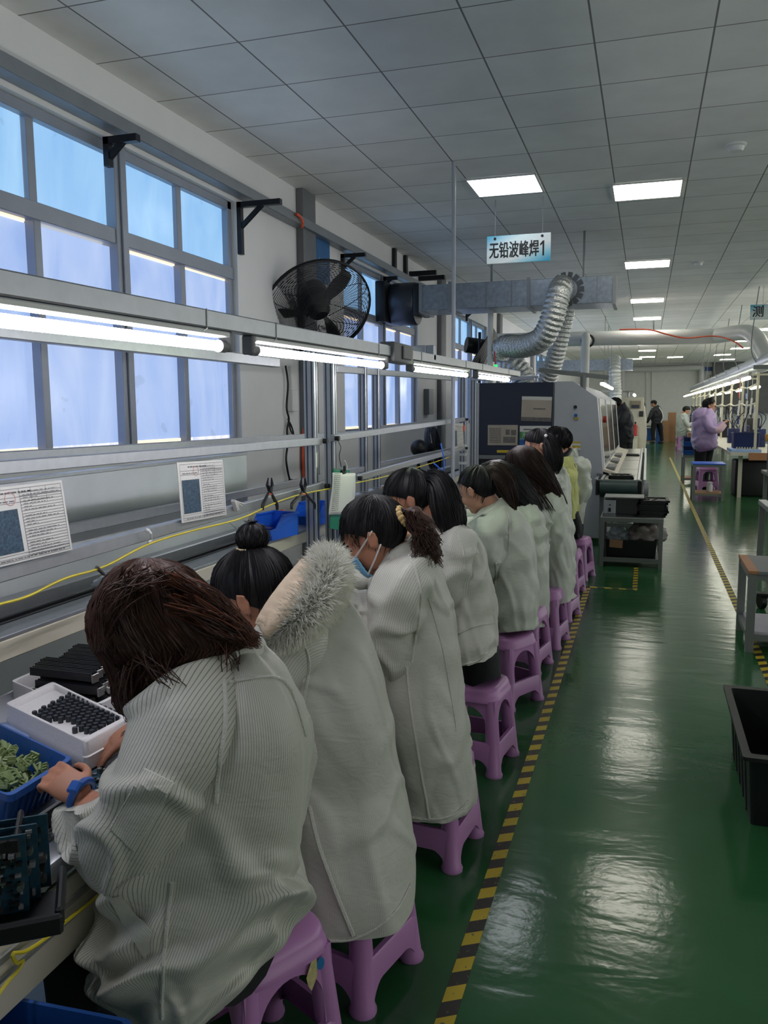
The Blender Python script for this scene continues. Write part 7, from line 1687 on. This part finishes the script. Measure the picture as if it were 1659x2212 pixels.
# ================================================================== far end of the hall
m2 = thing('far_machine', 'cream machine with a control panel far along the aisle', 'machine', (-0.7, 27, 0))
MB().prism([(-1.6, 0.05), (-0.02, 0.05), (0.02, 0.7), (-0.12, 1.78), (-1.6, 1.78)], (0, 25.5, 0), Vector((1, 0, 0)), Vector((0, 0, 1)), -3.2).build('body', M['beige'], m2, smooth=0)
MB().span((-0.48, 25.47, 1.45), (-0.18, 25.5, 1.68)).build('control_panel', mat('panel_tan', (150, 140, 116), 0.5), m2, smooth=0); MB().span((-0.44, 25.45, 1.47), (-0.22, 25.48, 1.56)).build('screen', M['mdark'], m2, smooth=0); MB().span((-0.22, 25.46, 1.22), (-0.10, 25.5, 1.38)).build('display', M['dark'], m2, smooth=0)
t = thing('fire_extinguisher', 'small red fire extinguisher beside the cream machine', 'fire extinguisher', (-0.10, 25.2, 0)); c = A(1372, 925, 25.2)
MB().lathe([(0.05, 0), (0.06, 0.01), (0.06, 0.28), (0.03, 0.33), (0.02, 0.36)], (c.x, 25.3, 0.66), 16).build('cylinder', M['red'], t); MB().box((c.x, 25.3, 1.04), (0.05, 0.03, 0.06)).build('valve', M['dark'], t)
MB().span((c.x-0.1, 25.2, 0.62), (c.x+0.1, 25.48, 0.66)).span((c.x-0.08, 25.22, 0), (c.x+0.08, 25.46, 0.62)).build('bracket_stand', M['beige'], t, smooth=0)
hose([A(1328, 775, 24.3), A(1328, 800, 24), A(1329, 840, 24), A(1330, 866, 24)], 0.16, 'far vertical silver hose above the cream machine', 0.09)
d2 = thing('far_duct', 'far square duct above the cream machine', 'air duct', (-1.5, 24.5, 2.9)); a, b_ = A(1268, 777, 24.2), A(1366, 799, 24.2); MB().span((a.x-1.5, 24.2, b_.z), (b_.x, 24.8, a.z)).build('duct_section', GALV, d2, smooth=0)
m = MB(); m.beam(A(1300, 845, 22), A(1335, 845, 22), 0.05, 0.05); tag(m.build('lamp_support', M['frame'], smooth=0), 'grey lamp arm above the far part of the near line', 'lamp arm')
for i in range(3):
    p = A(1300+i*8, 829+i*4, 18+2*i); t = thing('line_lamp', ('short glowing lamp above the grey machine end, nearest of three', 'short glowing lamp above the grey machine end, middle of three', 'short glowing lamp above the grey machine end, farthest of three')[i], 'tube lamp', p); MB().tube([p, p+Vector((0.02, 1.3, 0))], 0.035, 8).build('tube', M['tube'], t); MB().span(p+Vector((-0.02, 0, 0.03)), p+Vector((0.04, 1.3, 0.06))).build('batten', M['grey'], t, smooth=0); MB().tube([p+Vector((0.01, 0.6, 0.05)), Vector((p.x+0.01, p.y+0.6, ZC))], 0.006, 5).build('hanger', M['grey'], t)
p = A(1370, 853, 26.5); t = thing('line_lamp', 'small glowing lamp at the end of the arm over the cream machine', 'tube lamp', p); MB().tube([p, p+Vector((0, 1.0, 0))], 0.04, 8).build('tube', M['tube'], t)
m = MB(); m.beam(A(1345, 846, 26.5), A(1369, 846, 26.5), 0.05, 0.05); m.beam(A(1357, 846, 26.5), A(1357, 870, 26.5), 0.05, 0.05, up=(0, 1, 0)); tag(m.build('lamp_support', M['frame'], smooth=0), 'grey lamp arm over the cream machine', 'lamp arm')
frame_table(-0.42, 0.30, 36.0, 36.8, 0.72, 'blue and grey table below the far end of the aisle', M['grey']); tag(MB().span((-0.30, 36.1, 0.13), (0.24, 36.7, 0.62)).build('blue_box', M['blue'], smooth=0), 'blue box on the shelf of the far table', 'box'); tag(MB().span((0.38, 36.1, 0), (0.66, 36.6, 0.74)).build('blue_cabinet', M['blue'], smooth=0), 'tall blue box beside the far table', 'box')
for (x0, y0, x1, y1, yy, lab) in ((1429, 909, 1444, 938, 37.5, 'brown carton in front of the end wall, lower left one'), (1444, 891, 1460, 915, 38, 'brown carton in front of the end wall, topmost'), (1443, 917, 1460, 938, 38, 'brown carton in front of the end wall, bottom right one')):
    a, b_ = A(x0, y0, yy), A(x1, y1, yy); z0 = 0 if y1 > 930 else A(x0, 917, yy).z; tag(MB().span((a.x, yy, z0), (b_.x, yy+0.5, a.z)).build('carton', M['cardboard'], smooth=0), lab, 'carton', 'brown cartons by the end wall')
# end wall fittings
p = [A(x, y, YB-0.2) for x, y in ((1344, 870), (1344, 806), (1348, 799), (1380, 798), (1450, 796), (1508, 794), (1515, 799), (1515, 845))]
pipe(p, 0.13, 'pale pipe framing the white end wall', n=12, sub=4)
a, b_ = A(1523, 793, YB-0.03), A(1538, 850, YB-0.03); t = thing('wall_notice', 'tall blue and white notice on the end wall', 'notice', (a.x, YB, b_.z)); MB().span((a.x, YB-0.04, b_.z), (b_.x, YB-0.01, a.z)).build('sheet', M['white'], t, smooth=0); MB().span((a.x, YB-0.05, a.z-0.18), (b_.x, YB-0.04, a.z)).build('header', M['blue'], t, smooth=0)
for q in (0.3, 0.65): x = a.x+(b_.x-a.x)*q; MB().span((x, YB-0.05, b_.z+0.2), (x+0.04, YB-0.04, a.z-0.35)).build('printed_text', PD, t, smooth=0)
a, b_ = A(1540, 783, YB-0.3), A(1660, 850, YB-0.3); struct(MB().span((a.x, YB-0.4, 1.2), (b_.x+2, YB-0.02, ZC)).build('wall_back_dark', mat('dark_partition', (92, 94, 92), 0.5)))
for i, px in enumerate((1396, 1408)): tag(MB().cyl(A(px, 800, YB-0.03), A(px, 890, YB-0.03), 0.02, n=8).build('conduit', WP), ('thin conduit on the end wall, left of two', 'thin conduit on the end wall, right of two')[i], 'conduit')
m = MB(); c = A(1390, 780, YB-0.3); m.ball(c, 0.12, 12, 8); m.cyl(c, c+Vector((0, 0.3, 0.1)), 0.05, n=8); tag(m.build('camera_dome', M['dark']), 'dark dome camera high on the end wall', 'camera')
tag(MB().tube([A(1412, 662, 19.7), A(1412, 735, 19.7)], 0.012, 6).build('hanging_wire', M['dark']), 'thin dark wire hanging from the ceiling over the aisle', 'wire')
# ================================================================== people farther off
BG = 'people farther along the hall'
def far_person(label, xy, rows, head, cm, seed, hm=HB, arm=None, legs_=None, tm=None, hood=None, thick=0.14, bangs=0.1, tail=None, face=True, sleeve=None, seated=False, seat_dir=None):
    s = Site(*xy); t = thing('person', label, 'person', (xy[0], xy[1], 0), BG); T = Loft(s, rows); c = MB(); add_loft(c, T, 60, 50, 0.012, seed, strad=0.2)
    hf = HeadFrame(s(head[0], head[1], head[2]), head[3], head[4], 0, head[5]); b = MB(); core(b, T, hf); head_shape(b, hf)
    for P, dirv, sd in (arm or []):
        Q = [s(*p) for p in P]; add_sleeve(c, Q, [.085, .08, .066, .054, .044][:len(Q)] if len(Q) > 3 else [.085, .07, .05], 24, 8, 0.006, seed+sd); stand_core(b, Q, 0.036); hand_shape(b, Q[-1], dirv, (0, 0, 1), sd, 1.0, 0.8)
    for P in (legs_ or []):
        stand_core(b, [s(*p) for p in P], 0.05)
    o = c.build('coat', cm, t, smooth=70)
    if legs_:
        m = MB()
        for P in legs_:
            Q = smooth_path([s(*p) for p in P], 5); m.tube(Q, [crv([.12, .095, .075, .07], i/(len(Q)-1)) for i in range(len(Q))], 14)
        m.build('trousers', tm or M['trousers'], t)
        for P in legs_:
            f = s(*P[-1]); hd = Vector((hf.f.x, hf.f.y, 0)).normalized(); R = Matrix((hd, Vector((-hd.y, hd.x, 0)), Vector((0, 0, 1)))).transposed(); q = MB(); q.ball(Vector((f.x, f.y, 0.045))+hd*0.05, (0.13, 0.05, 0.045), 12, 8, R); q.build('shoe', M['shoe'], t)
    if seated: legs(t, (xy[0], xy[1], 0), seat_dir, 0.48)
    remeshed(b, 'body', M['skin'], t, 0.009, 3)
    if face: face_parts(hf, t, glasses=(seed == 42))
    r = scalp(hf, thick, bangs, seed=seed); mb = MB(); mb.grid(r, True, (True, False)); strands_on_rows(mb, r, 90, 0.003, int(seed), 0.004)
    if tail: mb.grid(path_rows([s(*p) for p in tail], [.03, .05, .045, .02], 12, 5), True, (True, True))
    mb.build('hair', hm, t, smooth=60, fix=False)
    return t, s, T, o, hf
far_person('person with short dark hair in a black jacket leaning at the grey machine', (-0.42, 16.7),
    [(1333, 880, 1349, 868, .10), (1331, 893, 1359, 884, .17), (1330, 908, 1366, 900, .2), (1329, 926, 1368, 922, .2), (1328, 945, 1368, 942, .2), (1328, 958, 1366, 956, .19)], (1329, 873, 0, 6, 25, 0.112), BLACKJ, 40,
    arm=[([(1350, 888, -.1), (1340, 912, -.2), (1322, 922, -.15)], (-1, 0, -.2), 1)], legs_=[[(1342, 950, -.06), (1341, 990, -.06), (1342, 1020, -.05), (1343, 1036, -.04)], [(1354, 950, .08), (1354, 990, .08), (1353, 1015, .08), (1353, 1036, .06)]])
far_person('person with glasses in a lilac padded hooded jacket standing at the right line', (1.0, 16.3),
    [(1507, 884, 1540, 882, .12), (1498, 894, 1544, 893, .19), (1495, 913, 1547, 910, .24), (1495, 937, 1549, 935, .27), (1494, 953, 1549, 950, .28), (1497, 968, 1547, 966, .26), (1504, 978, 1541, 972, .2)], (1533, 876, 0, 178, 10, 0.112), LILAC, 42,
    arm=[([(1524, 900, -.18), (1534, 925, -.26), (1548, 928, -.24), (1562, 914, -.16)], (0.7, 0.2, 0.4), -1)], legs_=[[(1513, 968, -.06), (1512, 1005, -.06), (1513, 1030, -.05), (1514, 1046, -.05)], [(1528, 968, .08), (1524, 1005, .08), (1522, 1030, .08), (1522, 1043, .06)]], thick=0.2, bangs=0.15)
p = bpy.data.objects[[o.name for o in bpy.data.objects if o.get('label', '').startswith('person with glasses')][0]]; sp_ = Site(1.0, 16.3)
m = MB(); add_loft(m, Loft(sp_, [(1508, 881, 1528, 880, .14), (1496, 890, 1530, 888, .2), (1493, 902, 1526, 898, .22), (1494, 912, 1516, 907, .17), (1497, 915, 1506, 912, .08)]), 36, 18, 0.01, 2, caps=(True, True)); m.build('hood', LILAC, p, smooth=70)
m = MB(); Q = [sp_(1544, 929, -.27), sp_(1554, 928, -.25), sp_(1563, 917, -.19)]; m.tube(smooth_path(Q, 5), 0.062, 14); m.build('sleeve_cover', mat('pale_pink_sleeve', (206, 176, 188), 0.7), p)
far_person('person with dark hair in a pale grey jacket seated at the far right line', (1.40, 31.0),
    [(1466, 896, 1481, 890, .14), (1462, 908, 1487, 902, .2), (1460, 922, 1490, 918, .22), (1460, 934, 1489, 932, .22), (1462, 943, 1484, 942, .2)], (1483, 887, 0, 176, 35, 0.125), GREYJ, 44, thick=0.22,
    arm=[([(1479, 906, -.2), (1486, 918, -.25), (1496, 914, -.1)], (1, 0, 0), -1)], seated=True, seat_dir=Vector((1, 0, 0)))
far_person('person in a dark tracksuit with a white side stripe, bending at the far table', (0.62, 36.0),
    [(1408, 882, 1422, 874, .12), (1405, 890, 1429, 884, .18), (1405, 900, 1432, 897, .2), (1407, 910, 1431, 908, .2), (1408, 917, 1430, 915, .2)], (1412, 872, -.05, 20, 35, 0.125), BLACKJ, 46,
    arm=[([(1409, 888, -.15), (1403, 902, -.2), (1397, 913, -.15)], (-0.6, 0, -0.8), 1)], legs_=[[(1413, 914, -.1), (1411, 930, -.1), (1411, 942, -.1), (1412, 951, -.1)], [(1424, 914, .1), (1427, 930, .1), (1429, 942, .1), (1430, 951, .05)]])
p = bpy.data.objects[[o.name for o in bpy.data.objects if o.get('label', '').startswith('person in a dark tracksuit')][0]]; s_ = Site(0.62, 36.0)
MB().tube(smooth_path([s_(1424, 880, -.15), s_(1430, 890, -.17), s_(1432, 902, -.17), s_(1428, 913, -.18)], 5), 0.02, 6).build('side_stripe', M['white'], p)
far_person('person in a cream patterned jacket behind the cream machine', (-0.12, 29.6),
    [(1380, 876, 1391, 873, .12), (1379, 886, 1394, 883, .17), (1379, 900, 1395, 898, .19), (1379, 915, 1396, 912, .2), (1380, 930, 1396, 928, .2)], (1381, 868, 0, 0, 20, 0.112), BEIGEJ, 48,
    legs_=[[(1384, 926, -.08), (1384, 945, -.08), (1384, 960, -.08), (1384, 968, -.08)], [(1390, 926, .08), (1390, 945, .08), (1390, 960, .08), (1390, 968, .08)]], tail=[(1386, 866, 0), (1389, 870, 0), (1391, 876, 0), (1392, 880, 0)])
